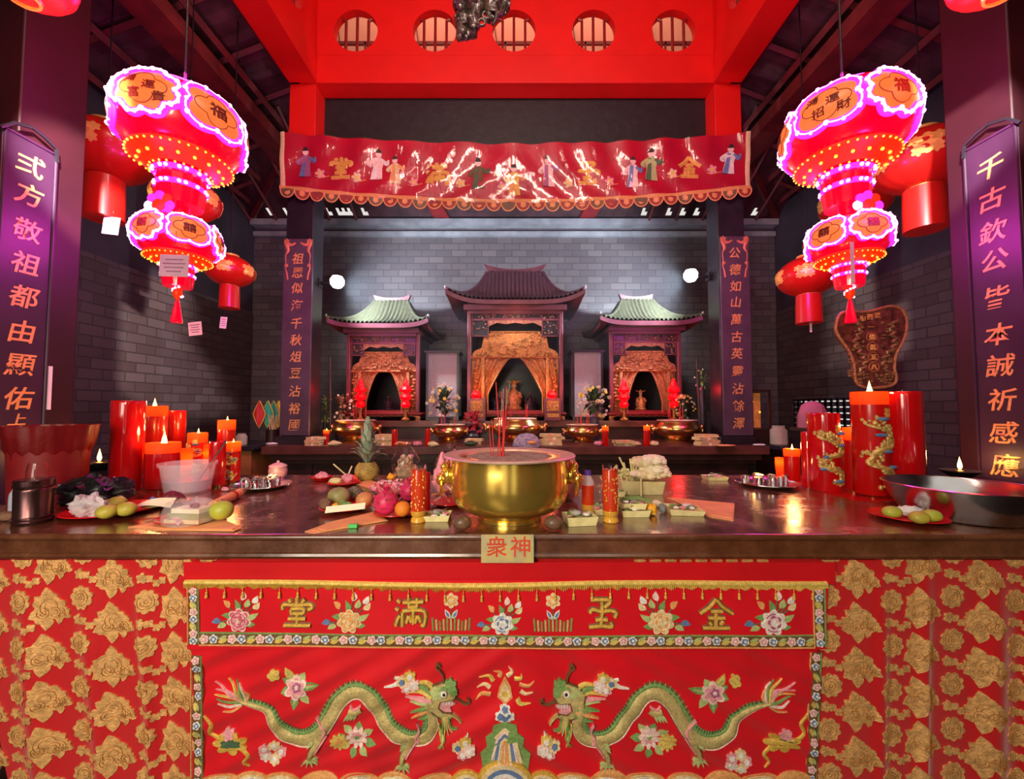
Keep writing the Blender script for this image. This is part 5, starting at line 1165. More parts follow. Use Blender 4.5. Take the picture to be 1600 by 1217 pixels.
LANT = mat('red_lantern_silk', (.50, .012, .008), .35, noise=.1, ns=4, coat=.3, transl=.25, emit=(.8, .02, .005), es=.10)
LANTB = mat('lit_red_lantern_silk', (.6, .01, .01), .35, noise=.1, emit=(1, .015, .02), es=.85)
def lantern(label, px, py, Y, rpx, tas=True, m_=LANT, tpx=None, cord=None, gold=True):
    c = at(px, py, Y); R = rpx*mpp(Y, c.z)*.97; H = R*.72
    t = thing('red_lantern', label, 'lantern', c, 0, 'plain red lanterns')
    m = MB(); m.lathe([(R*max(.30, cos(p)), H*sin(p)) for p in [-1.28+2.56*k/20 for k in range(21)]], 96, cap=True, wob=lambda a, i: 1+.018*abs(cos(8*a))); m.build('globe', m_, t)
    for s in (1, -1): m = MB(); m.lathe([(R*.30, s*H*.95), (R*.36, s*H*.97), (R*.34, s*H*1.08), (R*.28, s*H*1.08)], 40, cap=False); m.build('gold_collar', GOLDP, t)
    if gold:
        for k in range(6):
            a0 = -pi/2+.35+2*pi*k/6; f = lambda u, v, l=0: ((R*1.02+l)*cos(v/H*.9)*cos(a0+u/R), (R*1.02+l)*cos(v/H*.9)*sin(a0+u/R), (H*1.02+l)*sin(v/H*.9))
            m = MB()
            for s in ((0, .0, .30), (.2, .12, .16), (-.2, .10, .16), (.16, -.16, .15), (-.16, -.16, .15)): m.poly(scal(s[0]*R, s[1]*R, s[2]*R*.8, 6, .25), f, .006, .002)
            m.build('gold_print', GOLDP, t)
    if tas:
        w = R*.40; L = R*1.05; m = MB(); m.lathe([(w, -H*1.0), (w*1.04, -H-L*.5), (w*1.06, -H-L), (w*.9, -H-L)], 60, cap=True, wob=lambda a, i: 1+.02*sin(30*a)); m.build('fringe', LANT if m_ is LANT else m_, t)
    ax = (TX0-.1-c.x)/(TX0-.1-XL+.3) if c.x < 0 else (c.x-TX1-.1)/(XR+.3-TX1-.1); zc_ = 5.66-.88*ax if ax > 0 else 5.392
    m = MB(); m.tube([(0, 0, H), (0, 0, zc_-c.z)], .006, 5); m.build('hanging_cord', BLACK, t)
    return t, c, R, H
LL = [lantern('dull red lantern behind the left LED lantern\'s big globe, with long red fringe', 166, 238, 3.55, 62),
      lantern('dull red lantern peeping out between the two globes of the left LED lantern', 292, 312, 3.75, 46, tas=False),
      lantern('small red lantern low behind the left LED lantern, white card below', 360, 424, 4.15, 34),
      lantern('dull red lantern behind the right LED lantern\'s big globe, with long red fringe', 1441, 252, 3.55, 64),
      lantern('dull red lantern peeping out between the two globes of the right LED lantern', 1336, 315, 4.45, 48, tas=False),
      lantern('small red lantern low behind the right LED lantern, left of its small globe', 1262, 432, 4.0, 43)]
fl1 = lantern('big bright red lantern at the top left corner over the couplet column', 38, -46, 2.05, 62, tas=False, m_=LANTB, gold=False)
fl2 = lantern('big bright red lantern at the top right corner over the couplet column', 1562, -52, 2.05, 62, tas=False, m_=LANTB, gold=False)
for f_ in (fl1, fl2): lamp('lantern_light', 'POINT', (0, 0, -f_[3]-.12), 20, (1, .04, .04), .12, parent=f_[0])
# cards hung under the lanterns
def card(label, x0, x1, y0, y1, Y, m_, hang_to, tilt=0):
    a, b = at(x0, y0, Y), at(x1, y1, Y); c = (a+b)/2; w, h = abs(b.x-a.x), abs(a.z-b.z); t = thing('prayer_card', label, 'card', c); t.rotation_euler = (0, tilt, 0)
    m = MB(); m.box(-w/2, w/2, -.001, .001, -h/2, h/2); m.build('card', m_, t)
    m = MB(); R = random.Random(int(x0))
    for k in range(4):
        if w > .05: q = R.uniform(.5, .8)*w/2; m.box(-q, q, -.0022, -.001, h*(.28-.18*k)-.003, h*(.28-.18*k)+.003)
    if m.v: m.build('print_lines', mat('card_print_%d' % int(x0), (.30, .12, .22), .7), t); t.children[-1]['kind'] = 'stuff'
    m = MB(); m.tube([(0, 0, h/2), (0, 0, hang_to-c.z)], .0015, 4); m.build('thread', BLACK, t)
card('pink card hanging under the fringe of the far left red lantern', 161, 186, 339, 366, 3.5, PINKP, at(173, 330, 3.5).z, .12)
card('printed paper card hanging in front of the left LED lantern\'s small globe', 250, 294, 398, 432, 2.40, mat('mauve_card', (.55, .36, .42), .8), at(270, 360, 2.40).z, .03)
card('small pink card hanging below the left LED lantern\'s tassel', 295, 315, 503, 524, LY, PINKP, 2.30, -.12)
card('white card under the small red lantern behind the left LED lantern', 344, 354, 495, 513, 4.15, PAPER, at(350, 470, 4.15).z, .1)
card('thin white strip hanging under the small red lantern right of the shrines', 1265, 1269, 502, 519, 4.0, PAPER, at(1266, 470, 4.0).z)
card('translucent strip hanging in front of the right LED lantern\'s small globe', 1328, 1336, 378, 442, 2.40, mat('grey_pink_strip', (.6, .4, .45), .5), at(1332, 350, 2.40).z)

# ---- banner
BY = 4.795
BSAT = mat('banner_satin', (.44, .004, .030), .42, noise=.14, ns=4)
def banner_top(u): return 207+17*(1-(2*u-1)**2)
def banner_bot(u): return 296+22*(1-(2*u-1)**2)
def bpx(u, v): return 437+736*u+(6*(.5-u))*(1-v), banner_top(u)+(banner_bot(u)-banner_top(u))*v
def bfold(u, v):
    s = 1 if u < .5 else -1; q = abs(u-.5)
    return .016*sin(70*(u+s*.12*v*v*(1-q))+1.5*sin(9*u))*(1-.45*v)+.02*NZ.noise((u*14, v*3, 2.2))
def bw(px, py, l=0):
    u = (px-437)/736; v = (py-banner_top(u))/(banner_bot(u)-banner_top(u)); p = at(px, py, BY); return (p.x, BY-bfold(u, v)-l, p.z)
bn = thing('silk_banner', 'long red silk banner in clear plastic hung across the inner columns', 'banner', (0, 0, 0))
m = MB(); m.grid(240, 14, lambda u, v: bw(*bpx(u, v))); m.build('banner_cloth', BSAT, bn)
COV = mat('clear_film', (1, .85, .88), .07, noise=0, alpha=.05, bump=1.0, bs=1)
_nt = COV.node_tree; _mp = _nt.nodes.new('ShaderNodeMapping'); _mp.inputs['Scale'].default_value = (24, 4, 5); _mp.inputs['Rotation'].default_value = (0, .35, 0)
_nz = [n for n in _nt.nodes if n.type == 'TEX_NOISE'][-1]; _nt.links.new([n for n in _nt.nodes if n.type == 'TEX_COORD'][0].outputs['Object'], _mp.inputs['Vector']); _nt.links.new(_mp.outputs[0], _nz.inputs['Vector']); COV.node_tree.nodes['Principled BSDF'].inputs['Specular IOR Level'].default_value = 1.0
_tr = _nt.nodes.new('ShaderNodeBsdfTransparent'); _gl = _nt.nodes.new('ShaderNodeBsdfGlossy'); _gl.inputs['Roughness'].default_value = .10; _mx = _nt.nodes.new('ShaderNodeMixShader'); _mx.inputs[0].default_value = .085
_bp = [n for n in _nt.nodes if n.type == 'BUMP'][0]; _nt.links.new(_bp.outputs[0], _gl.inputs['Normal']); _nt.links.new(_tr.outputs[0], _mx.inputs[1]); _nt.links.new(_gl.outputs[0], _mx.inputs[2]); _nt.links.new(_mx.outputs[0], _nt.nodes['Material Output'].inputs['Surface'])
m = MB(); m.grid(300, 10, lambda u, v: (lambda p: (p[0], p[1]-.016-.010*sin(120*(u+(.16 if u < .5 else -.16)*v*v)+3*sin(20*u)), p[2]))(bw(*bpx(u, v)))); m.build('plastic_cover', COV, bn)
m = MB(); fn = lambda px, py, l=0: bw(px, py, l+.004)
for k in range(32):
    x0 = 438+23*k; x1 = x0+23; xc = (x0+x1)/2; yb = banner_bot((xc-437)/736)-2
    pts = [(x0+.6, yb-1)]+[(xc-11.2*cos(t), yb+1+12.5*sin(t)) for t in [pi*j/10 for j in range(11)]]+[(x1-.6, yb-1)]
    q = MB(); q.cur = 0; q.poly(pts, fn, .002, -.004); q.cur = 1; q.tube([fn(x, y, .004) for x, y in pts], .007, 5); q.cur = 2; q.poly(scal(xc, yb+4.5, 4.2, 6, .2), fn, .005); q.build('scallop', [mat('scallop_cloth_%d' % k, (.30, .05, .04) if k % 3 else (.16, .10, .05), .5), EM[PI['orange']], EM[PI['orange']]], bn)
m = MB(); m.cur = PI['orange']
strip(m, [(437+736*k/80, banner_bot(k/80)-4, 6) for k in range(81)], fn, .003, .003); m.build('gold_trim', EM, bn)
m = MB(); m.cur = PI['cream']
for sx in (0, 1): strip(m, [(437+736*sx+(5 if sx == 0 else -5), banner_top(sx)+k*8.5, 7) for k in range(11)], fn, .003, .002)
m.build('end_trim', EM, bn)
fc = lambda px, py, l=0: bw(px, py, l+.004)
for ch, x, y, s in (('堂', 533, 263, 33), ('滿', 683, 272, 34), ('玉', 918, 271, 34), ('金', 1077, 261, 32)):
    m = MB()
    for st in STK[ch]: S(m, 'orange', [(x+s*a, y-s*b) for a, b in st], fc, .003, .002, 6.2)
    for st in STK[ch]: S(m, 'gold', [(x+s*a, y-s*b) for a, b in st], fc, .006, .004, 4.6)
    m.build('character', EM, bn)
def figure(x, y, h, robe, robe2, lean=0):
    m = MB(); g = lambda a, b: (x+a*h+lean*b*h, y-b*h)
    P(m, robe, [g(*q) for q in ((-.20, -.5), (.22, -.5), (.16, -.1), (.20, .12), (.10, .26), (-.10, .26), (-.2, .1), (-.14, -.1))], fc, .006)
    P(m, robe2, [g(*q) for q in ((-.20, -.5), (.0, -.5), (.02, .2), (-.1, .24), (-.12, -.1))], fc, .008)
    S(m, robe2, [(*g(.12, .18), h*.12), (*g(.30, .05), h*.14), (*g(.34, .18), h*.07)], fc, .008, .003); S(m, robe, [(*g(-.12, .18), h*.12), (*g(-.28, .02), h*.13), (*g(-.18, -.06), h*.07)], fc, .008, .003)
    P(m, 'pale', scal(*g(0, .36), h*.10, 8, .04), fc, .010); P(m, 'black', [g(*q) for q in ((-.10, .40), (.10, .40), (.06, .50), (0, .54), (-.06, .50))], fc, .012)
    m.build('embroidered_figure', EM, bn)
for a in ((477, 254, 46, 'purple', 'blue'), (590, 258, 46, 'pale', 'white', .1), (617, 266, 42, 'cream', 'orange'), (747, 272, 48, 'brown', 'dgreen'), (803, 282, 46, 'gold', 'orange'), (856, 268, 46, 'pale', 'purple', -.05), (988, 270, 44, 'pale', 'blue'), (1017, 258, 48, 'lgreen', 'dgreen'), (1140, 249, 46, 'white', 'blue', .15)): figure(*a)
for i, (x, y) in enumerate(((501, 272), (558, 278), (646, 284), (720, 286), (785, 292), (888, 286), (952, 284), (1050, 272), (1112, 266))):
    m = MB(); P(m, 'cream' if i % 2 else 'pink', scal(x, y, 6.5, 5, .35), fc, .006); P(m, 'yellow', scal(x, y, 3, 5, .2), fc, .008); S(m, 'orange', [(x-8, y+4, 1.5), (x, y+6, 2), (x+14, y+3, 1.5)], fc, .005, .001); m.build('embroidered_flower', EM, bn)

# ---- couplet boards
BRD = mat('couplet_board_lacquer', (.038, .012, .034), .40, noise=.18, ns=5, bump=.06)
BRD2 = mat('dark_couplet_board', (.085, .050, .075), .42, noise=.18, ns=5, bump=.06)
GCH = mat('gilded_characters', (.86, .42, .14), .4, .3, noise=.12, ns=20)
def onx(px, py, X): d = ray(px, py); t = X/d.x; return Vector((X, d.y*t, CZ+d.z*t))
for nm, X, sgn, pa, pb, chars, lab in (('left', -3.075, 1, (5, 196), (91, 240), [('弍', 47, 258), ('方', 47, 305), ('敬', 43, 360), ('祖', 39, 411), ('都', 35, 463), ('由', 36, 518), ('顯', 34, 570), ('佑', 31, 622), ('上', 29, 655)], 'tall couplet board on the left outer column, its gold writing ending behind the red bag'),
                                    ('right', 3.125, -1, (1590, 188), (1504, 236), [('千', 1547, 262), ('古', 1551, 310), ('欽', 1560, 358), ('公', 1562, 404), ('皆', 1566, 462), ('本', 1572, 520), ('誠', 1573, 570), ('祈', 1576, 624), ('感', 1578, 676), ('應', 1582, 728)], 'tall couplet board on the right outer column, ten gold characters, above the steel basin')):
    a, b = onx(*pa, X), onx(*pb, X); t = thing('couplet_board', lab, 'couplet board', (X, 0, 0), 0, None)
    y0, y1 = a.y, b.y; zt = (a.z+b.z)/2
    m = MB(); m.box(-.012 if sgn > 0 else 0, 0 if sgn > 0 else .012, y0, y1, .55, zt); bd = m.build('board', BRD, t, bevel=.004)
    m = MB()
    for yy in (y0+.012, y1-.012): m.tube([(sgn*.004, yy, .56), (sgn*.004, yy, zt-.01)], .008, 6)
    m.tube([(sgn*.004, y0+.012, zt-.01), (sgn*.004, y1-.012, zt-.01)], .008, 6); m.build('frame', BRD, t)
    yc = (y0+y1)/2
    for ch, px, py in chars:
        m = MB(); q = onx(px, py, X); put_glyph(m, ch, lambda x, y, l=0: (sgn*(.001+l), yc+sgn*x, q.z+y), 0, 0, .158 if ch != '上' else .10, .150 if ch != '上' else .08, .002, 0, .012, .16); m.build('character', GCH, t)
    m = MB(); m.tube([(sgn*.01, y0-.02, zt-.03), (sgn*.03, y0+.03, zt+.03), (sgn*.02, yc-.02, zt+.07), (sgn*.03, yc+.04, zt+.05), (sgn*.02, y1-.03, zt+.02), (sgn*.01, y1-.01, zt-.06)], .011, 6); m.build('hanging_cloth', BLACK, t)
for nm, x0, x1, xt0, xt1, cs, lab in (('left', 437, 482, 444, 484, [(c, y) for c, y in zip('祖恩似海千秋俎豆沾裕國', (404, 426, 450, 477, 505, 531, 557, 583, 611, 638, 664))], 'magenta lit couplet board on the left inner column beside the shrines'), ('right', 1133, 1176, 1131, 1169, [(c, y) for c, y in zip('公德如山萬古英靈沾餘澤', (395, 421, 447, 472, 499, 526, 552, 580, 607, 634, 661))], 'magenta lit couplet board on the right inner column beside the shrines')):
    Yb = 4.82; a, b = at(xt0, 373 if nm == 'left' else 369, Yb), at(x1, 682, Yb); a2 = at(x0, 682, Yb); cx = (a.x+b.x)/2; cx = xat((x0+x1+xt0+xt1)/4, Yb, 1.9); w = .345
    t = thing('couplet_board', lab, 'couplet board', (cx, Yb, 0)); m = MB(); m.box(-w/2, w/2, 0, .028, 1.10, a.z); m.build('board', BRD2, t, bevel=.004)
    for ch, py in cs: m = MB(); z = at((x0+x1)/2, py, Yb).z; put_glyph(m, ch, lambda x, y, l=0: (x, -.001-l, z+y), 0, 0, .140, .140, .002, 0, .012, .14); m.build('character', GCH, t)
    m = MB(); f = lambda x, y, l=0: (x, -.001-l, a.z+y)
    for s in (-1, 1):
        strip(m, cr([(s*.155, -.02, .03), (s*.13, -.06, .05), (s*.08, -.075, .03), (s*.03, -.05, .02)], 5), f, .003, .004); strip(m, cr([(s*.15, -.05, .04), (s*.12, -.14, .035), (s*.145, -.20, .012), (s*.140, -.30, .008), (s*.135, -.32, .03), (s*.145, -.36, .012), (s*.128, -.42, .02), (s*.118, -.50, .02)], 5), f, .003, .004)
        m.poly(scal(s*.137, -.035, .032, 6, .3), f, .005); m.poly(scal(s*.135, -.325, .02, 5, .3), f, .005)
    m.build('carved_frame', mat('red_gold_frame_'+nm, (.70, .22, .12), .45, .2, noise=.2), t)
p = onx(74, 640, -3.07); q = onx(76, 572, -3.07); m = MB(); m.box(-3.075, -3.061, p.y-.008, p.y+.012, p.z, q.z); tag(m.build('paper_strip', PAPER), 'narrow white strip fixed upright at the edge of the left couplet board', 'strip')
# ---- carved fan shaped plaque on a pole
FY = 2.78; out = [(1305, 503), (1311, 491), (1325, 487), (1350, 488), (1372, 483), (1390, 479), (1405, 483), (1413, 496), (1414, 515), (1408, 535), (1398, 553), (1395, 575), (1398, 592), (1391, 602), (1365, 606), (1345, 604), (1335, 595), (1332, 570), (1325, 550), (1311, 530), (1304, 516)]
c = at(1362, 545, FY); fp = thing('ceremonial_fan', 'carved brown wooden ceremonial fan standing behind the right candles', 'fan', (c.x, FY, 0))
ff2 = lambda x, y, l=0: (lambda p: (p.x-c.x, -l, p.z))(at(x, y, FY))
so = cr(out+[out[0]], 3)[:-1]
FANW = mat('carved_fan_wood', (.13, .035, .030), .3, noise=.5, ns=26, bump=.6, bs=45)
m = MB(); m.poly(so, ff2, .012, -.012); m.build('fan_plate', FANW, fp)
m = MB(); m.tube([ff2(x, y, .012) for x, y in so], .009, 8, closed=True); m.build('rim', mat('fan_rim', (.42, .18, .09), .4, .3, noise=.3, ns=60, bump=.6, bs=120), fp)
m = MB(); R = random.Random(21)
for s in (-1, 1):
    pts = [(1360+s*(30-6*sin(k*.9)-k*1.0)+(4 if s < 0 else 8-k*.7), 500+k*7.2) for k in range(13)]; m.tube([ff2(x+4*sin(k*1.7), y, .016) for k, (x, y) in enumerate(cr(pts, 3))], .011, 6)
    for k in range(30): x, y = 1360+s*R.uniform(16, 38)+(-2 if s < 0 else 4)-.12*s*R.uniform(0, 60), R.uniform(502, 590); m.ell(ff2(x, y, .014), (.016*R.uniform(.5, 1.3), .006, .008*R.uniform(.6, 1.4)), 7, 5)
for k in range(26): m.ell(ff2(R.uniform(1338, 1392), R.uniform(584, 601), .014), (.014, .006, .008), 7, 5)
m.build('dragon_carving', mat('fan_carving', (.26, .14, .07), .38, .25, noise=.4, ns=40), fp)
for k, ch in enumerate('廟西靈'): m = MB(); x, y = 1345+11.5*k, 498-2.2*k; put_glyph(m, ch, lambda a, b, l=0: ff2(x+a, y-b, .013+l), 0, 0, 9.5, 9.5, .004, 0, .03); m.build('character', GCH, fp)
for k, ch in enumerate('一佛祖五八'): m = MB(); x, y = 1357.5+1.2*k, 511.5+15.6*k-(0 if k else 0); put_glyph(m, ch, lambda a, b, l=0: ff2(x+a, y-b, .018+l), 0, 0, 9.5, 9.5 if k else 4, .004, -.004, .03); m.build('character', GCH, fp)
for k in range(1, 5): m = MB(); x, y = 1357.5+1.2*k, 511.5+15.6*k; m.cur = 0; m.tube([ff2(x+8*cos(a), y+7.2*sin(a), .016) for a in [2*pi*j/20 for j in range(20)]], .0035, 6, closed=True); m.build('medallion_ring', mat('fan_ring_%d' % k, (.36, .10, .06), .35), fp)
m = MB(); m.tube([(.0, 0, c.z-.26), (0, 0, .03)], .018, 10); m.build('pole', WOODD, fp); m = MB(); m.lathe([(.14, 0), (.14, .03), (.03, .05), (.03, .07)], 24); m.build('foot', WOODD, fp)
# ---- carved ornament hanging in the tower
oc = at(748, 20, 3.1); ho = thing('hanging_ornament', 'dark carved ornament wrapped in plastic hanging in front of the round windows', 'ornament', oc)
ORN = mat('dark_carved_ornament', (.060, .040, .030), .25, noise=.6, ns=30, bump=.8, bs=40, coat=.5)
og = lambda x, y, dy=0: (lambda p: p-oc+Vector((0, dy, 0)))(at(x, y, 3.1))
for k, (pts, rr) in enumerate((([(728, -30), (726, 0), (722, 25), (724, 45), (718, 60)], (.09, .085, .06, .055, .02)), ([(755, -30), (752, -5), (748, 8), (742, 28), (738, 52), (728, 58)], (.10, .08, .06, .05, .04, .015)), ([(775, -30), (772, 0), (770, 15), (765, 30)], (.09, .09, .06, .02)), ([(795, -30), (788, 0), (782, 18), (768, 36)], (.06, .05, .035, .012)))):
    m = MB(); sp_ = cr([(*og(x, y), r) for (x, y), r in zip(pts, rr)], 5); R = random.Random(k); m.tube([Vector(p[:3])+Vector((R.uniform(-.012, .012), R.uniform(-.02, .02), 0)) for p in sp_], [max(.006, p[3])*R.uniform(.8, 1.2) for p in sp_], 12)
    for j in range(16): p = R.choice(sp_); m.ell(Vector(p[:3])+Vector((R.uniform(-1, 1), R.uniform(-1, .4), R.uniform(-.5, .5)))*p[3], (.02, .02, .028), 7, 5, .2, j)
    m.build('carved_dragon_limb', ORN, ho)
for (x, y, r) in ((753, 39, .026), (760, 28, .028)): m = MB(); o0 = og(x, y, -.02); m.tube([o0+Vector((r*cos(a), 0, r*sin(a))) for a in [2*pi*j/18 for j in range(18)]], .011, 7, closed=True); m.build('carved_ring', ORN, ho)
m = MB(); m.lathe([(.01, -.10), (.10, -.02), (.14, .12), (.12, .3), (.05, .36)], 20, wob=lambda a, i: 1+.15*sin(5*a+i*2)+.05*sin(13*a), c=(og(752, -10).x, .02, og(752, -10).z)); m.build('plastic_wrap', mat('clear_wrap', (.9, .85, .9), .08, alpha=.14, bump=.9, bs=25), ho)
m = MB(); m.tube([(0, 0, .25), (0, 0, 8.55-oc.z)], .01, 6); m.build('hanging_cord', BLACK, ho)
# ================================================================== THE BACK ALTAR WITH ITS SHRINES
BYF = 4.56
ALTM = mat('brown_altar_stone', (.12, .040, .030), .30, noise=.25, ns=6)
ba = thing('back_altar', 'long dark brown back altar table between the inner couplet columns', 'altar', (0, BYF, 0))
m = MB(); m.box(-2.78, 2.86, 0, .215, .905, 1.0); m.box(-2.30, 2.38, .215, 1.9, .905, 1.0); m.build('table_top', ALTM, ba, bevel=.008)
m = MB(); m.box(-2.70, 2.78, .03, .2, .845, .904); m.box(-2.66, 2.74, .06, .2, .80, .845); m.build('moulding', WOODD, ba)
m = MB(); m.box(-2.60, 2.68, .12, .2, 0, .80); 
for k in range(7): x = -2.3+.78*k; m.box(x-.04, x+.04, .10, .13, 0, .8)
m.build('front_panel', WOODD, ba)
UT = 1.25; UY = 5.52
ut = thing('altar_tier', 'raised dark brown tier on the back altar carrying the three shrines', 'altar tier', (0, UY, 1.0))
X0, X1 = xat(520, UY, UT), xat(1090, UY, UT)
m = MB(); m.box(X0, X1, 0, 1.35, UT-1.0-.085, UT-1.0); m.build('tier_top', ALTM, ut, bevel=.006)
m = MB(); m.box(X0+.05, X1-.05, .06, 1.3, 0, UT-1.086); m.build('tier_base', WOODD, ut)

ROOFL = mat('lit_glazed_roof', (.055, .055, .030), .42, noise=.2, ns=20, coat=.3)
ROOFD = mat('dark_red_glazed_roof', (.085, .024, .034), .36, noise=.2, ns=20, coat=.3)
RIDGE = mat('roof_ridge', (.11, .024, .032), .4, noise=.2)
CURT = mat('gold_red_curtain', (.42, .15, .06), .5, .3, noise=.5, ns=50, bump=.7, bs=90)
PINKW = mat('rose_painted_wood', (.15, .030, .040), .4, noise=.2)
def shrine(label, x0, x1, yt, yb, ex0, ex1, ey, tip, rx0, rx1, ry0, Yf, depth, gold, roofm, opening):
    cx = xat((x0+x1)/2, Yf, 1.9); w = (x1-x0)*mpp(Yf, 1.9); zt = at(cx*0+(x0+x1)/2, yt, Yf).z; zb = UT
    t = thing('shrine', label, 'shrine', (cx, Yf, zb)); H = zt-zb; hw = w/2; rnd = random.Random(int(x0))
    # base with carved apron and feet
    hb = .11
    m = MB(); m.box(-hw-.06, hw+.06, -.06, depth+.02, hb-.03, hb); m.box(-hw-.03, hw+.03, -.03, depth, hb-.05, hb-.03); m.build('base_slab', REDD, t, bevel=.006)
    m = MB(); n = 40
    for s in (-1, 1):
        pts = [(s*(hw+.04), hb-.05)]+[(s*(hw+.04)*(1-k/n), .010+(.062-.010)*min(1, (k/n*5)**.6)+.008*sin(k*.9)*(k > 6)) for k in range(n)]+[(0, .05), (0, hb-.05)]
        m.poly(pts, lambda x, y, l=0: (x, -.035-l, y), .0, -.02)
    m.build('carved_apron', GOLDC, t)
    for sx in (-1, 1):
        for yy in (-.01, depth-.06): m = MB(); m.lathe([(.034, 0), (.04, .02), (.026, .04), (.035, hb-.05)], 12, (sx*(hw), yy+.02, 0)); m.build('foot', GOLDC, t)
    # body
    m = MB(); m.box(-hw, -hw+.035, .02, depth, hb, H); m.build('side_wall', LACQ, t); m = MB(); m.box(hw-.035, hw, .02, depth, hb, H); m.build('side_wall', LACQ, t)
    m = MB(); m.box(-hw+.035, hw-.035, depth-.03, depth, hb, H); m.build('back_wall', LACQ, t)
    for s in (-1, 1): m = MB(); m.box(s*hw-.025, s*hw+.025, -.03, .03, hb, H); m.build('corner_post', PINKW, t, bevel=.008)
    hl = H-hb; zl = H-hl*.16
    m = MB(); m.box(-hw, hw, -.01, .03, H-.04, H); m.box(-hw, hw, -.012, .02, zl-.015, zl+.01); m.build('lintel_rail', PINKW, t)
    for k in range(5):
        a = -hw+.03+(w-.06)*k/5; b = a+(w-.06)/5; dz = hl*.16 if k in (0, 4) else 0
        fr_ = MB()
        for q in ((a+.004, a+.016, zl+.0-dz, H-.04), (b-.016, b-.004, zl-dz, H-.04)): fr_.box(q[0], q[1], -.014, .02, q[2], q[3])
        fr_.box(a, b, -.014, .02, zl+.008-dz, zl+.02-dz); fr_.box(a, b, -.014, .02, H-.055, H-.043); pn = fr_.build('panel_frame', PINKW, t)
        q = MB(); q.cur = 0; q.box(a+.01, b-.01, .010, .02, zl+.01-dz, H-.045); q.cur = 1
        for j in range(16 if dz == 0 else 26): q.ell((rnd.uniform(a+.025, b-.025), 0, rnd.uniform(zl+.03-dz, H-.06)), (.014, .014, .010), 6, 4, .3, j)
        q.build('carved_panel', [LACQ, CARV], pn)
    # scrolled bracket under the lintel
    m = MB(); zz = zl-.015
    for s in (-1, 1): m.poly([(s*.0, zz), (s*.0, zz-.03), (s*w*.10, zz-.05), (s*w*.2, zz-.03), (s*w*.30, zz-.09), (s*w*.30, zz)], lambda x, y, l=0: (x, -.012-l, y), .0, -.02)
    m.build('carved_bracket', CARV, t)
    # gilded pelmet and drawn curtains round the dark opening
    pz0, pz1 = H-hl*.50, H-hl*.27; m = MB(); gw = hw*.92
    m.poly([(-gw, pz0), (-gw*1.02, pz0+.04), (-gw*.96, pz0+.09), (-gw*.80, pz0+.13), (-gw*.74, pz1-.05), (-gw*.55, pz1), (gw*.55, pz1), (gw*.74, pz1-.05), (gw*.80, pz0+.13), (gw*.96, pz0+.09), (gw*1.02, pz0+.04), (gw, pz0)], lambda x, y, l=0: (x, .03-l, y), .0, -.03)
    for j in range(90): q = rnd.uniform(-1, 1); m.ell((q*gw*.9, .0, rnd.uniform(pz0+.02, pz0+.07 if abs(q) > .7 else pz1-.02)), (.020, .014, .014), 6, 4, .3, j)
    m.tube([(-gw*1.05, .02, pz0), (gw*1.05, .02, pz0)], .014, 6); m.tube([(-gw*.6, .02, pz1), (gw*.6, .02, pz1)], .012, 6); m.build('pelmet', gold, t)
    m = MB(); hb2 = hb+.0
    for s in (-1, 1):
        def cf(u, v, s=s):
            g = opening(v); xo = hw*.97; x = s*(g*hw+(xo-g*hw)*u); z = hb2+(pz0-hb2)*v
            return (x, .05+.012*sin(u*26+v*3)-.012*(u < .05), z)
        m = MB(); m.grid(26, 24, cf); m.build('curtain', gold, t)
        m = MB(); m.tube([(s*opening(k/20)*hw, .035, hb2+(pz0-hb2)*k/20) for k in range(21)], .012, 6); m.build('curtain_edge', gold, t)
        m = MB(); xx = s*hw*.70; m.box(xx-.02, xx+.02, .01, .03, hb2, pz0)
        for k in range(10): m.ell((s*hw*.86+.02*sin(k*1.9)*s, .03, hb2+(pz0-hb2)*(.15+.08*k)), (.030, .018, .020), 8, 5, .2, k)
        m.build('gilded_pilaster', gold, t)
    m = MB(); m.box(-hw+.035, hw-.035, .03, depth-.03, hb, hb+.03); m.build('shrine_floor', REDD, t)
    # curved hip roof
    ze = at((ex0+ex1)/2, ey, Yf-.26).z-zb; zr = at((rx0+rx1)/2, ry0, Yf+depth*.4).z-zb; we = (ex1-ex0)*mpp(Yf-.26, 2.6)/2; wr = (rx1-rx0)*mpp(Yf+depth*.4, 3)/2
    yc = depth*.5; de = depth*.5+.26; dr = .06; tipz = tip*mpp(Yf-.26, 2.6)
    def P_(side, u, s, dz=0, rib=True):
        g = .28*s+.72*s**2.0; k = -1+2*u
        wx, wy = we+(wr-we)*s**.85, de+(dr-de)*s**.85
        z = ze+(zr-ze)*g+tipz*abs(k)**5*(1-s)**2.5
        ext = 1+.05*abs(k)**8*(1-s)**2
        if side == 0: x, y = k*wx, -wy
        elif side == 1: x, y = wx, k*wy
        elif side == 2: x, y = -k*wx, wy
        else: x, y = -wx, -k*wy
        L = (x if side in (0, 2) else y); r_ = .034*abs(sin(pi*L/.058)) if rib else 0
        return (x*ext, yc+y*ext, z+r_+dz)
    m = MB()
    for sd in range(4): m.grid(260, 14, lambda u, s, sd=sd: P_(sd, u, s))
    m.build('roof_tiles', roofm, t, sharp=60)
    m = MB()
    for sd in range(4):
        m.grid(30, 6, lambda u, s, sd=sd: P_(sd, u, s*.6, -.055, False))
        m.grid(40, 1, lambda u, s, sd=sd: P_(sd, u, 0, -.06*s, False))
    m.box(-we*.80, we*.80, yc-de*.80, yc+de*.8, ze-.10, ze-.03); m.box(-we*.72, we*.72, yc-de*.72, yc+de*.72, ze-.14, ze-.09)
    m.build('eaves', RIDGE, t)
    for sd in range(4): m = MB(); m.tube([Vector(P_(sd, 0, s/12, .012, False)) for s in range(13)], [.024-.004*s/12 for s in range(13)], 8); m.build('hip_ridge', roofm, t)
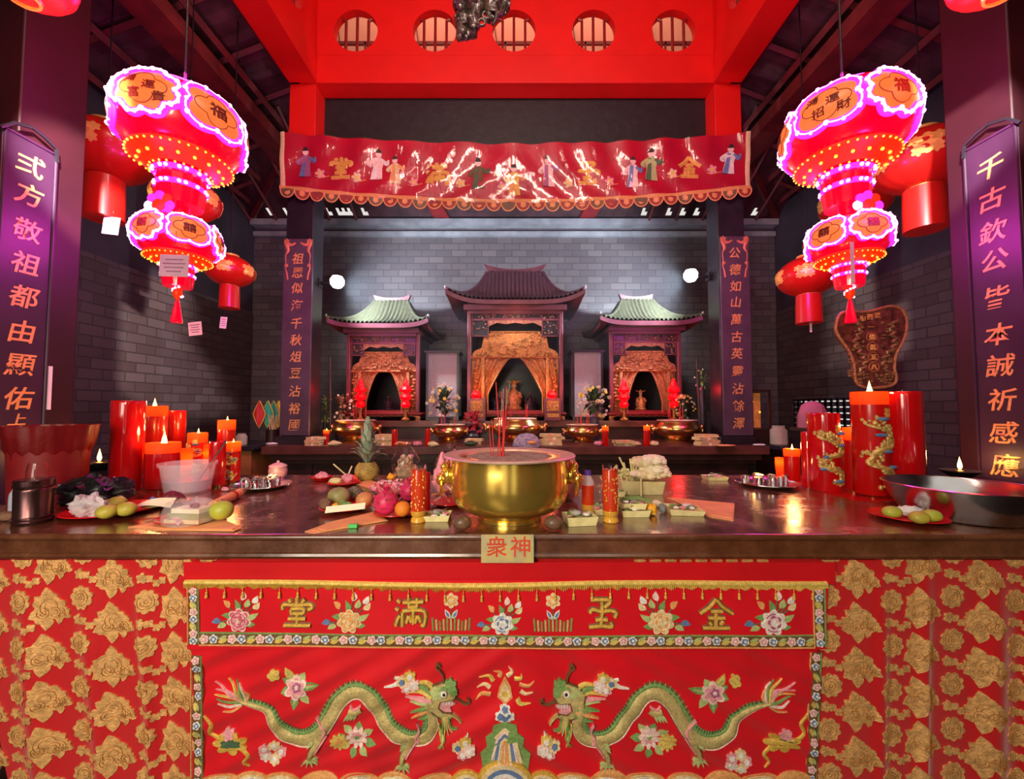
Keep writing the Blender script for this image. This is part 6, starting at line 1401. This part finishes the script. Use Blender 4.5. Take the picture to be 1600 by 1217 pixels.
    for sx in (-1, 1):
        c_ = Vector(P_(0, 0 if sx < 0 else 1, 0, .03, False)); m = MB(); m.ell(c_, (.015, .015, .02), 10, 7); m.build('corner_tip', mat('pale_tip_%d_%d' % (x0, sx), (.35, .35, .35), .4), t)
    m = MB(); n = 24; pts = [(wr*(-1.12+2.24*k/n), zr-.02+.075*wr/.38*abs(-1+2*k/n)**2.2) for k in range(n+1)]; pt2 = [(wr*(-1.0+2*k/n), zr-.03+0*k) for k in range(n+1)]
    hgt = .085; m.poly([(x, z+hgt) for x, z in pts]+list(reversed([(x*.86, z-.02 if abs(x) > wr*.9 else zr-.03) for x, z in pts])), lambda x, y, l=0: (x, yc+l, y), -.03, .03); m.build('roof_ridge', RIDGE, t)
    return t, cx, w, zb+hb+.032, Yf, H
op_c = lambda v: .10+.50*min(1, (1-v)**.75*1.35)*(1 if v > .02 else 1)
op_s = lambda v: .16+.36*min(1, (1-v)**.6*1.2)
S1 = shrine('tall middle shrine with gilded arch and dark red roof', 733, 877, 472, 655, 699, 907, 468, 16, 757, 846, 425, 5.66, .9, GOLDC, ROOFD, op_c)
S2 = shrine('small shrine left of the middle one, its roof lit pale green', 545, 653, 516, 655, 513, 664, 505, 8, 579, 631, 471, 5.62, .75, CURT, ROOFL, op_s)
S3 = shrine('small shrine right of the middle one, its roof lit pale green', 955, 1061, 514, 655, 944, 1096, 501, 8, 981, 1029, 469, 5.62, .75, CURT, ROOFL, op_s)

for s_ in (S1, S2, S3): lamp('shrine_fill', 'POINT', (0, -.34, s_[5]-.30), 5.5 if s_ is S1 else 3.2, (1, .50, .34), .04, parent=s_[0])  # unseen fill added before each shrine to bring out its carved lintel
# statues inside the shrines
STAT = mat('gilt_statue', (.62, .27, .10), .45, .3, noise=.4, ns=30)
DARKS = mat('dark_statue', (.035, .02, .03), .4, noise=.3)
def statue(label, x, y, z, h, m_, crown=True, group=None):
    t = thing('deity_statue', label, 'statue', (x, y, z), 0, group)
    m = MB(); m.lathe([(h*.24, 0), (h*.27, h*.04), (h*.20, h*.12), (h*.25, h*.3), (h*.20, h*.48), (h*.16, h*.58), (h*.07, h*.66), (h*.055, h*.70)], 24, wob=lambda a, i: 1+.08*sin(3*a+.5)+.03*sin(11*a)); m.build('robed_body', m_, t)
    m = MB(); m.ell((0, 0, h*.77), (h*.075, h*.08, h*.10), 14, 10); m.ell((0, -h*.078, h*.765), (h*.014, h*.018, h*.02), 6, 4)
    for s in (-1, 1): m.ell((s*h*.075, 0, h*.77), (h*.012, h*.02, h*.03), 6, 4)
    m.build('head', mat('statue_face_%d' % int(1000*x+5000), (.55, .30, .16) if m_ is STAT else (.08, .04, .04), .5), t)
    for s in (-1, 1): m = MB(); m.tube([(s*h*.17, 0, h*.56), (s*h*.22, -h*.08, h*.42), (s*h*.06, -h*.18, h*.40)], [h*.05, h*.055, h*.035], 8); m.build('sleeve', m_, t)
    if crown: m = MB(); m.lathe([(h*.085, h*.83), (h*.10, h*.88), (h*.06, h*.95), (0, h*1.0)], 14); m.tube([(-h*.22, 0, h*.93), (-h*.1, 0, h*.90), (h*.1, 0, h*.90), (h*.22, 0, h*.93)], h*.022, 6); m.build('crown', STAT, t)
    return t
cx, w, zf, Yf, H = S1[1:]
statue('gilded crowned deity statue seated in the middle shrine', xat(803, 6.0, 1.5), 6.05, zf, .46, STAT)
statue('dark attendant figure left of the seated deity', xat(776, 5.92, 1.5), 5.92, zf, .30, DARKS, False)
statue('dark attendant figure right of the seated deity', xat(828, 5.92, 1.5), 5.92, zf, .30, DARKS, False)
statue('small dark deity statue inside the left shrine', xat(607, 5.95, 1.5), 5.95, zf, .24, DARKS, False)
statue('small pale hatted deity statue inside the right shrine', xat(1001, 5.95, 1.5), 5.95, zf, .30, STAT, True)
for k, (px, lb) in enumerate(((747, 'carved pedestal box at the left foot of the middle shrine'), (862, 'carved pedestal box at the right foot of the middle shrine'))):
    x = xat(px, 5.64, 1.5); t = thing('pedestal_box', lb, 'pedestal', (x, 5.50, UT)); m = MB(); m.box(-.11, .11, -.03, .09, 0, .30); m.build('box', PINKW, t, bevel=.008)
    m = MB(); m.box(-.08, .08, -.036, -.03, .05, .10); m.box(-.08, .08, -.04, -.03, .13, .27); R = random.Random(k)
    for j in range(18): m.ell((R.uniform(-.07, .07), -.04, R.uniform(.14, .26)), (.014, .010, .010), 6, 4)
    m.build('carved_front', GOLDC, t)
REDL = glow('red_lamp_glow', (1, .0, .005), 1.0)
def lotus_lamp(label, px, yt, yb, Y, rpx):
    a = at(px, yb, Y); h = at(px, yt, Y).z-a.z; r = rpx*mpp(Y, 1.5); a.z = max(a.z, UT+.001); t = thing('lotus_lamp', label, 'lamp', a, 0, 'red glowing lamps of the shrines'); t.location.z = UT+.0; off = a.z-UT
    m = MB(); m.lathe([(r*.7, 0), (r*.8, .02), (r*.3, .05), (r*.25, off*.6+.04), (r*.5, off*.9+.02)], 16); m.build('stand', GOLDC, t)
    m = MB()
    for k, (zz, q) in enumerate(((.12, .8), (.36, .95), (.60, 1.0))): m.lathe([(0, off+h*(zz-.11)), (r*q*.8, off+h*(zz-.07)), (r*q, off+h*zz), (r*q*.7, off+h*(zz+.10)), (r*.3, off+h*(zz+.13))], 24, wob=lambda a_, i: 1+.07*sin(8*a_))
    m.lathe([(r*.5, off+h*.70), (r*.55, off+h*.78), (r*.25, off+h*.92), (0, off+h)], 20); m.build('glowing_shade', REDL, t)
    lamp('lamp_light', 'POINT', (0, -.14, off+h*.6), 2.2, (1, .03, .03), .05, parent=t); return t
for lb, px in (('red glowing lotus lamp at the left in the left shrine', 563), ('red glowing lotus lamp at the right in the left shrine', 634), ('red glowing lotus lamp at the left in the right shrine', 975), ('red glowing lotus lamp at the right in the right shrine', 1053)): lotus_lamp(lb, px, 590, 638, 5.52, 9)
for lb, px in (('red glowing bulb on the left pedestal of the middle shrine', 744), ('red glowing bulb on the right pedestal of the middle shrine', 862)):
    x = xat(px, 5.52, 1.6); t = thing('red_bulb', lb, 'lamp', (x, 5.53, UT+.30), 0, 'red bulbs of the middle shrine'); m = MB(); m.lathe([(.03, 0), (.06, .02), (.07, .05), (.045, .09), (0, .12)], 16); m.build('bulb', REDL, t); lamp('bulb_light', 'POINT', (0, -.10, .12), 4, (1, .12, .05), .05, parent=t)
# glass cases
def glass_case(label, x0, x1, yt, Y, fig):
    a, b = at(x0, yt, Y), at(x1, yt, Y); cx = (a.x+b.x)/2; w = b.x-a.x; h = a.z-UT; d = .34
    t = thing('glass_case', label, 'display case', (cx, Y, UT)); hw = w/2
    m = MB(); m.box(-hw-.02, hw+.02, -.02, d+.02, h-.03, h); m.box(-hw, hw, 0, d, 0, .05); m.box(-hw-.05, -hw-.02, .1, .13, 0, 0.001); m.build('lid_and_base', LACQ, t, bevel=.005)
    for sx in (-1, 1):
        for y in (0, d-.03): m = MB(); x = sx*(hw-.015); m.box(x-.015, x+.015, y, y+.03, .05, h-.03); m.build('corner_post', LACQ, t)
    m = MB(); m.box(-hw+.02, hw-.02, d-.015, d-.005, .05, h-.03); m.build('back_board', mat('case_back_%d' % x0, (.20, .14, .18), .35, noise=.2, ns=6), t)
    m = MB(); m.box(-hw+.02, hw-.02, .006, .010, .05, h-.03); m.build('glass_pane', mat('case_glass_%d' % x0, (.9, .85, .9), .04, noise=0, alpha=.16), t)
    st = statue(fig, cx, Y+.168, UT+.0525, .50, STAT, True)
    return t
glass_case('glass case with a small figure left of the middle shrine', 666, 717, 548, 5.72, 'small robed figure inside the left glass case')
glass_case('glass case with a small figure right of the middle shrine', 894, 942, 547, 5.72, 'small robed figure inside the right glass case')

# ---- burners on the back altar
def burner_b(label, px, yb, rim, body, yt):
    foot = body*.58; p = Vector((xat(px, 5.11, 1.1), 5.11, TZ)); r = body*mpp(p.y); h = at(px, yt, p.y).z-1.0; t = thing('incense_burner', label, 'incense burner', p, 0, 'brass incense burners'); k = h; rr = rim*mpp(p.y)
    m = MB(); m.lathe([(r*.60, 0), (r*.62, .06*k), (r*.55, .12*k), (r*.50, .18*k), (r*.60, .25*k), (r*.84, .36*k), (r*.97, .50*k), (r, .60*k), (r*.96, .74*k), (r*.86, .85*k), (r*.82, .93*k), (r*.84, .96*k)], 48); m.build('bowl', BRASSO, t)
    m = MB(); m.lathe([(r*.82, .95*k), (rr, .965*k), (rr*1.01, .985*k), (rr, 1.0*k), (r*.78, .99*k), (r*.76, .90*k)], 48, cap=False); m.build('rim', RIM, t)
    m = MB(); m.lathe([(r*.78, .93*k), (r*.4, .95*k), (0, .96*k)], 28, cap=False); m.build('ash', ASH, t)
    for s in (-1, 1):
        m = MB(); m.ell((s*r*1.04, 0, .60*k), (r*.16, r*.14, .13*k), 12, 8); m.ell((s*r*1.14, 0, .70*k), (r*.10, r*.10, .10*k), 10, 7); m.tube([(s*r*(1.12+.0), r*.12*cos(a), .50*k+.12*k*sin(a)) for a in [2*pi*i/12 for i in range(12)]], r*.028, 6, closed=True); m.build('handle', BRASSO, t)
    return p, h, r
for i, (lb, px, yb, rim, body, yt, n) in enumerate((('brass incense burner at the far left of the back altar', 556, 692, 29.5, 33, 656, 4), ('small brass incense burner second from left on the back altar', 702, 693, 24.5, 25, 663, 3), ('brass incense burner in the middle of the back altar, behind the large one', 805, 691, 33, 41, 653, 5), ('small brass incense burner second from right on the back altar', 910, 693, 24.5, 26, 663, 5), ('brass incense burner at the far right of the back altar', 1058, 692, 30, 34, 656, 5))):
    p, h, r = burner_b(lb, px, yb, rim, body, yt)
    sticks((p.x, p.y), 1+h*.95, r*.5, n, 'red incense stick standing in the ' + lb.replace('incense burner', 'burner').replace(', behind the large one', ''), .2, 'incense sticks of burner %d' % (i+1), 20+i, .0045, .05)
# ---- small candles and offerings on the back altar
for lb, x0, x1, yt, yb, lit in (('small red candle lit left of the far left burner', 505, 514, 672, 694, True), ('small red candle right of the far left burner', 612, 621, 671, 697, False), ('small red candle left of the second left burner', 664, 672, 670, 697, False), ('small lit red candle right of the second right burner', 941, 951, 666, 697, True), ('small lit red candle left of the far right burner', 1006, 1016, 665, 697, True)):
    cand(lb, x0, x1, yt, yb, lit=lit, group='small candles on the back altar', power=2.0)
def joss(label, px, yb, n, w=34, seed=1, place='x'):
    R = random.Random(seed); p = B(px, yb, .06); s = w*mpp(p.y)
    for k in range(n):
        t = thing('joss_paper_bundle', label, 'joss paper', (p.x+R.uniform(-.02, .02), p.y+R.uniform(-.01, .02), 1.0+.031*k), R.uniform(-.25, .25), 'joss paper %s' % place)
        m = MB(); m.box(-s/2, s/2, -.07, .07, 0, .011); m.box(-s/2+.004, s/2-.002, -.068, .07, .011, .021); m.box(-s/2, s/2-.006, -.07, .068, .021, .030); m.build('sheets', JOSSP, t)
        m = MB(); m.box(-s*.08, s*.08, -.072, .072, .0, .0306); m.build('band', ORNGP if k % 2 else CREAM, t)
for lb, px, yb, n, w, sd in (('yellow joss paper bundle stacked under the small lit candle at the left column', 492, 696, 3, 22, 1), ('yellow joss paper bundle stacked right of the far left burner', 600, 696, 4, 24, 2), ('yellow joss paper bundle stacked left of the middle back burner', 741, 694, 2, 26, 3), ('yellow joss paper bundle stacked right of the middle back burner', 862, 695, 4, 34, 4), ('yellow joss paper bundle stacked right of the far right burner', 1104, 696, 4, 32, 5), ('yellow joss paper bundle stacked left of the far right burner', 975, 697, 2, 30, 6)):
    joss(lb, px, yb, n, w, sd, lb[30:])
for lb, px, yb, rr, m_ in (('pale leaf offering left of the far left burner', 522, 697, .075, LEAFY), ('flat orange offering between the left candles', 628, 697, .09, ORNGP), ('flat red and cream offering left of the second candle', 652, 697, .06, PINKC), ('pale leaf offering under the second left candle', 676, 698, .06, LEAFY), ('leafy green offering left of the middle back burner', 735, 697, .09, LEAFD), ('round pink offering by the second right burner', 935, 697, .045, PINKC), ('pale offering tray by the far right burner', 1022, 697, .06, LEAFY), ('orange offering strip by the right column', 1134, 698, .10, ORNGP), ('crumpled leaf offering between the right candles', 992, 697, .07, JOSSP), ('white paper strip at the right end of the back altar', 1186, 697, .07, PAPER), ('white paper strip at the left end of the back altar', 424, 695, .07, PAPER)):
    crumple('offering', lb, 'offering', B(px, yb, .03), (rr, .05, .026 if 'strip' not in lb else .012), m_, int(px), .3, 18)
hp = B(823, 698, .07); t = thing('patterned_cap', 'blue grey patterned cap shaped bundle behind the burner rim', 'cap', hp); m = MB(); m.lathe([(.155, 0), (.150, .05), (.12, .10), (.07, .135), (0, .145)], 28, wob=lambda a, i: 1+.03*sin(6*a)); m.build('crown', mat('blue_grey_print', (.16, .17, .26), .7, noise=.6, ns=34, col2=(.50, .42, .44)), t); m = MB(); m.ell((.05, -.14, .05), (.05, .02, .022), 12, 8, .15); m.build('orange_patch', ORNGP, t)
# flowers
DFL = mat('dull_cream_blossom', (.50, .36, .18), .6, noise=.3, ns=30); DFL2 = mat('dull_white_blossom', (.55, .48, .42), .6, noise=.2, ns=30)
def bouquet(label, px, yt, yb, Y, rpx, leafm, flo, z0=1.0, seed=1, nl=210, nf=34, vase=None):
    base = at(px, yb, Y); R_ = rpx*mpp(Y, 1.5); c = at(px, (yt+yb)/2, Y); hh = (at(px, yt, Y).z-base.z)/2; t = thing('flower_arrangement', label, 'flowers', (base.x, Y, z0)); R = random.Random(seed); zc = c.z-z0
    m = MB(); vr = min(R_*.5, .075); m.lathe([(vr*.7, 0), (vr*.95, .05), (vr, max(.08, base.z-z0)*.7), (vr*.7, max(.09, base.z-z0)), (vr*.8, max(.10, base.z-z0)+.03)], 24); m.build('vase', vase or DARKS, t)
    m = MB()
    for k in range(nl):
        a, e = R.random()*6.28, R.uniform(-1.2, 1.4); q = R.uniform(.3, 1); d = Vector((cos(e)*cos(a)*R_, cos(e)*sin(a)*R_*.34, sin(e)*hh)); p0 = Vector((0, 0, zc))+d*q*.6; leaf_blade(m, p0, Vector((0, 0, zc))+d*q*1.05+Vector((0, 0, R.uniform(-.03, .03))), R_*.30, .15, 4)
    m.build('leaves', leafm, t); t.children[-1]['kind'] = 'stuff'
    m = MB()
    for k in range(nf):
        m.cur = k % len(flo); a, e = R.uniform(pi, 2*pi) if R.random() < .75 else R.uniform(0, pi), R.uniform(-1.0, 1.3); p = Vector((cos(e)*cos(a)*R_*.98, cos(e)*sin(a)*R_*.36, zc+sin(e)*hh*.95)); q = R_*R.uniform(.06, .11)
        for j in range(5): m.ell(p+Vector((q*.7*cos(j*1.26), -q*.3, q*.7*sin(j*1.26))), (q*.55, q*.35, q*.55), 6, 4)
    m.build('blossoms', flo, t); t.children[-1]['kind'] = 'stuff'; return t
bouquet('yellow and cream flower arrangement in front of the left glass case', 692, 602, 655, 5.43, 26, LEAFD, [DFL, YELF, DFL2, DFL], seed=1)
bouquet('yellow and cream flower arrangement in front of the right glass case', 929, 602, 655, 5.43, 27, LEAFD, [DFL, YELF, DFL, DFL2], seed=2)
bouquet('dark red flower bunch beside the middle back burner', 740, 640, 682, 5.39, 18, REDF, [REDF, REDF], seed=3, nl=90, nf=40)
bouquet('flower arrangement with white blossoms by the right shrine', 1070, 616, 658, 5.43, 17, LEAFD, [DFL, DFL2, YELF], seed=4)
bouquet('brown dried orchids by the left shrine', 533, 612, 662, 5.43, 20, mat('dried_stems', (.20, .10, .05), .7, noise=.4), [mat('dry_orchid', (.50, .28, .18), .6), CREAM], seed=5, nl=70, nf=18)
bouquet('tall green leafy plant with yellow tips beside the left inner column', 508, 616, 664, 5.44, 8, LEAFG, [YELF, LEAFY], seed=6, nl=60, nf=16)
bouquet('red and violet flowers high beside the right shrine', 1097, 575, 612, 5.43, 12, LEAFG, [mat('violet_orchid', (.40, .16, .60), .5), WHITEF, REDF, ORNG], seed=7, nl=26, nf=14)
for lb, px, y0, y1 in (('slim dark pole standing beside the left shrine', 519, 558, 660), ('slim dark pole standing beside the right shrine', 1092, 560, 665)): a = at(px, y0, 5.25); tag(MB().tube([(0, 0, 0), (-.03, 0, a.z-1.0)], .012, 8).build('pole', WOODD, loc=(a.x, 5.25, TZ)), lb, 'pole')
# ---- side tables, pennants, lamp case, hat shaped cloth
def side_table(label, x0, x1, y0, y1, z, panel):
    t = thing('side_table', label, 'table', ((x0+x1)/2, y0, 0)); w = (x1-x0)/2; m = MB(); m.box(-w, w, 0, y1-y0, z-.05, z); m.build('table_top', LACQ, t, bevel=.005)
    m = MB(); m.box(-w+.05, w-.05, .05, y1-y0-.05, 0, z-.05); m.build('cabinet', panel, t); return t
side_table('low black topped side table with brown front, left of the back altar', -4.2, -2.86, 4.55, 5.5, 1.0, mat('golden_brown_wood', (.34, .14, .04), .45, noise=.3, ns=3))
side_table('low black topped side table right of the back altar', 2.98, 4.3, 4.55, 5.6, 1.0, WOODD)
hold = at(428, 690, 5.0); t = thing('stick_holder', 'small wooden holder of fortune sticks left of the inner column', 'holder', (hold.x-.05, 5.05, 1.0)); m = MB(); m.lathe([(.07, 0), (.075, .16), (.065, .16), (.06, .01)], 20); m.build('cup', WOODD, t)
m = MB(); R = random.Random(5)
for k in range(9): m.tube([(R.uniform(-.04, .04), R.uniform(-.03, .03), .02), (R.uniform(-.09, .09), R.uniform(-.03, .03), .30+R.uniform(0, .06))], .005, 5)
m.build('fortune_sticks', JOSSP, t)
PENR = mat('red_pennant', (.62, .02, .03), .5, noise=.1); PENG = mat('green_pennant', (.03, .42, .24), .5, noise=.1); PENY = mat('yellow_pennant', (.72, .50, .06), .5, noise=.1)
for k, (px, m_, lb) in enumerate(((406, PENR, 'red pennant left of the green ones by the left inner column'), (419, PENG, 'green pennant with yellow edge nearer the red pennant'), (428, PENG, 'green pennant between two yellow edges by the left column'), (436, PENY, 'yellow pennant closest to the left inner column'))):
    Yp = 5.16+.065*k; a = at(px, 626, Yp); b = at(px, 668, Yp); t = thing('pennant', lb, 'pennant', (b.x, Yp, 1.0), 0, None); h = a.z-1.0; L = a.z-b.z
    m = MB(); m.tube([(0, 0, 0), (.0, 0, h)], .006, 6); m.build('stick', WOODD, t)
    m = MB(); w = .075; m.grid(8, 12, lambda u, v: ((u-.5)*2*w*(1-abs(2*v-1)**1.3), -.012-.02*sin(u*6), h-L*v)); m.build('cloth', m_, t)
    m = MB()
    for s in (-1, 1): m.tube([(s*w*(1-abs(2*v/10-1)**1.3), -.02, h-L*v/10) for v in range(11)], .006, 5)
    m.build('edge', PENY, t)
def jar_s(label, px, Y, z, r, h): 
    t = thing('glass_jar', label, 'jar', (xat(px, Y, z), Y, z)); m = MB(); m.lathe([(r*.9, 0), (r, .01), (r, h*.75), (r*.7, h*.9), (r*.75, h), (0, h)], 20); m.build('jar', mat('jar_glass_%d' % px, (.6, .55, .4), .15, alpha=.6), t)
jar_s('small clear jar on the left side table', 377, 4.75, 1.0, .06, .13); jar_s('clear jar on the right side table behind the tea tray', 1217, 4.75, 1.0, .09, .22)
Yc = 5.1; a, b = at(1174, 612, Yc), at(1204, 690, Yc); cx = (a.x+b.x)/2; w = (b.x-a.x)/2; t = thing('lamp_case', 'glass lamp case with small lights right of the inner column', 'lamp case', (cx+.0, Yc, 1.0)); h = a.z-1.0
for s in (-1, 1): m = MB(); m.box(s*w-.012, s*w+.012, -.012, .012, 0, h); m.build('frame_post', WOODD, t)
m = MB(); m.box(-w-.012, w+.012, -.012, .2, h, h+.02); m.box(-w, w, .19, .2, 0, h); m.box(-w, w, -.012, .2, 0, .16); m.build('case', WOODD, t)
m = MB(); m.box(-w+.012, w-.012, .17, .185, .17, h-.01); m.build('lit_panel', mat('amber_panel', (.55, .22, .06), .4, noise=.4, ns=10, emit=(1, .30, .06), es=.16), t)
m = MB()
for (x, z) in ((-.05, .34), (.06, .37), (-.03, .5), (-.06, .3)): m.ell((x, .12, z), .012, 8, 6)
m.build('small_lights', LAMB, t)
Yc = 3.6; a, b = at(1247, 627, Yc), at(1292, 668, Yc); t = thing('cloth_cover', 'dusty pink folded cloth over a black stand behind the right candles', 'cloth', ((a.x+b.x)/2, Yc, b.z)); w = (b.x-a.x)/2; h = a.z-b.z
m = MB(); m.lathe([(w*1.0, 0), (w*.98, h*.45), (w*.7, h*.85), (w*.3, h*1.0), (0, h)], 12, wob=lambda a_, i: 1+.06*sin(4*a_+1)); m.build('cloth', mat('dusty_pink_cloth', (.34, .13, .17), .7, noise=.15), t)
t2 = thing('black_stand', 'black stand under the dusty pink cloth', 'stand', ((a.x+b.x)/2, Yc, 0)); m = MB(); m.box(-.12, .12, -.12, .12, b.z-.03, b.z); m.build('stand_top', BLACK, t2)
m = MB(); m.box(-.04, .04, -.04, .04, 0, b.z-.03); m.build('post', BLACK, t2)
# wall lamp cord on the left wall and floor cable
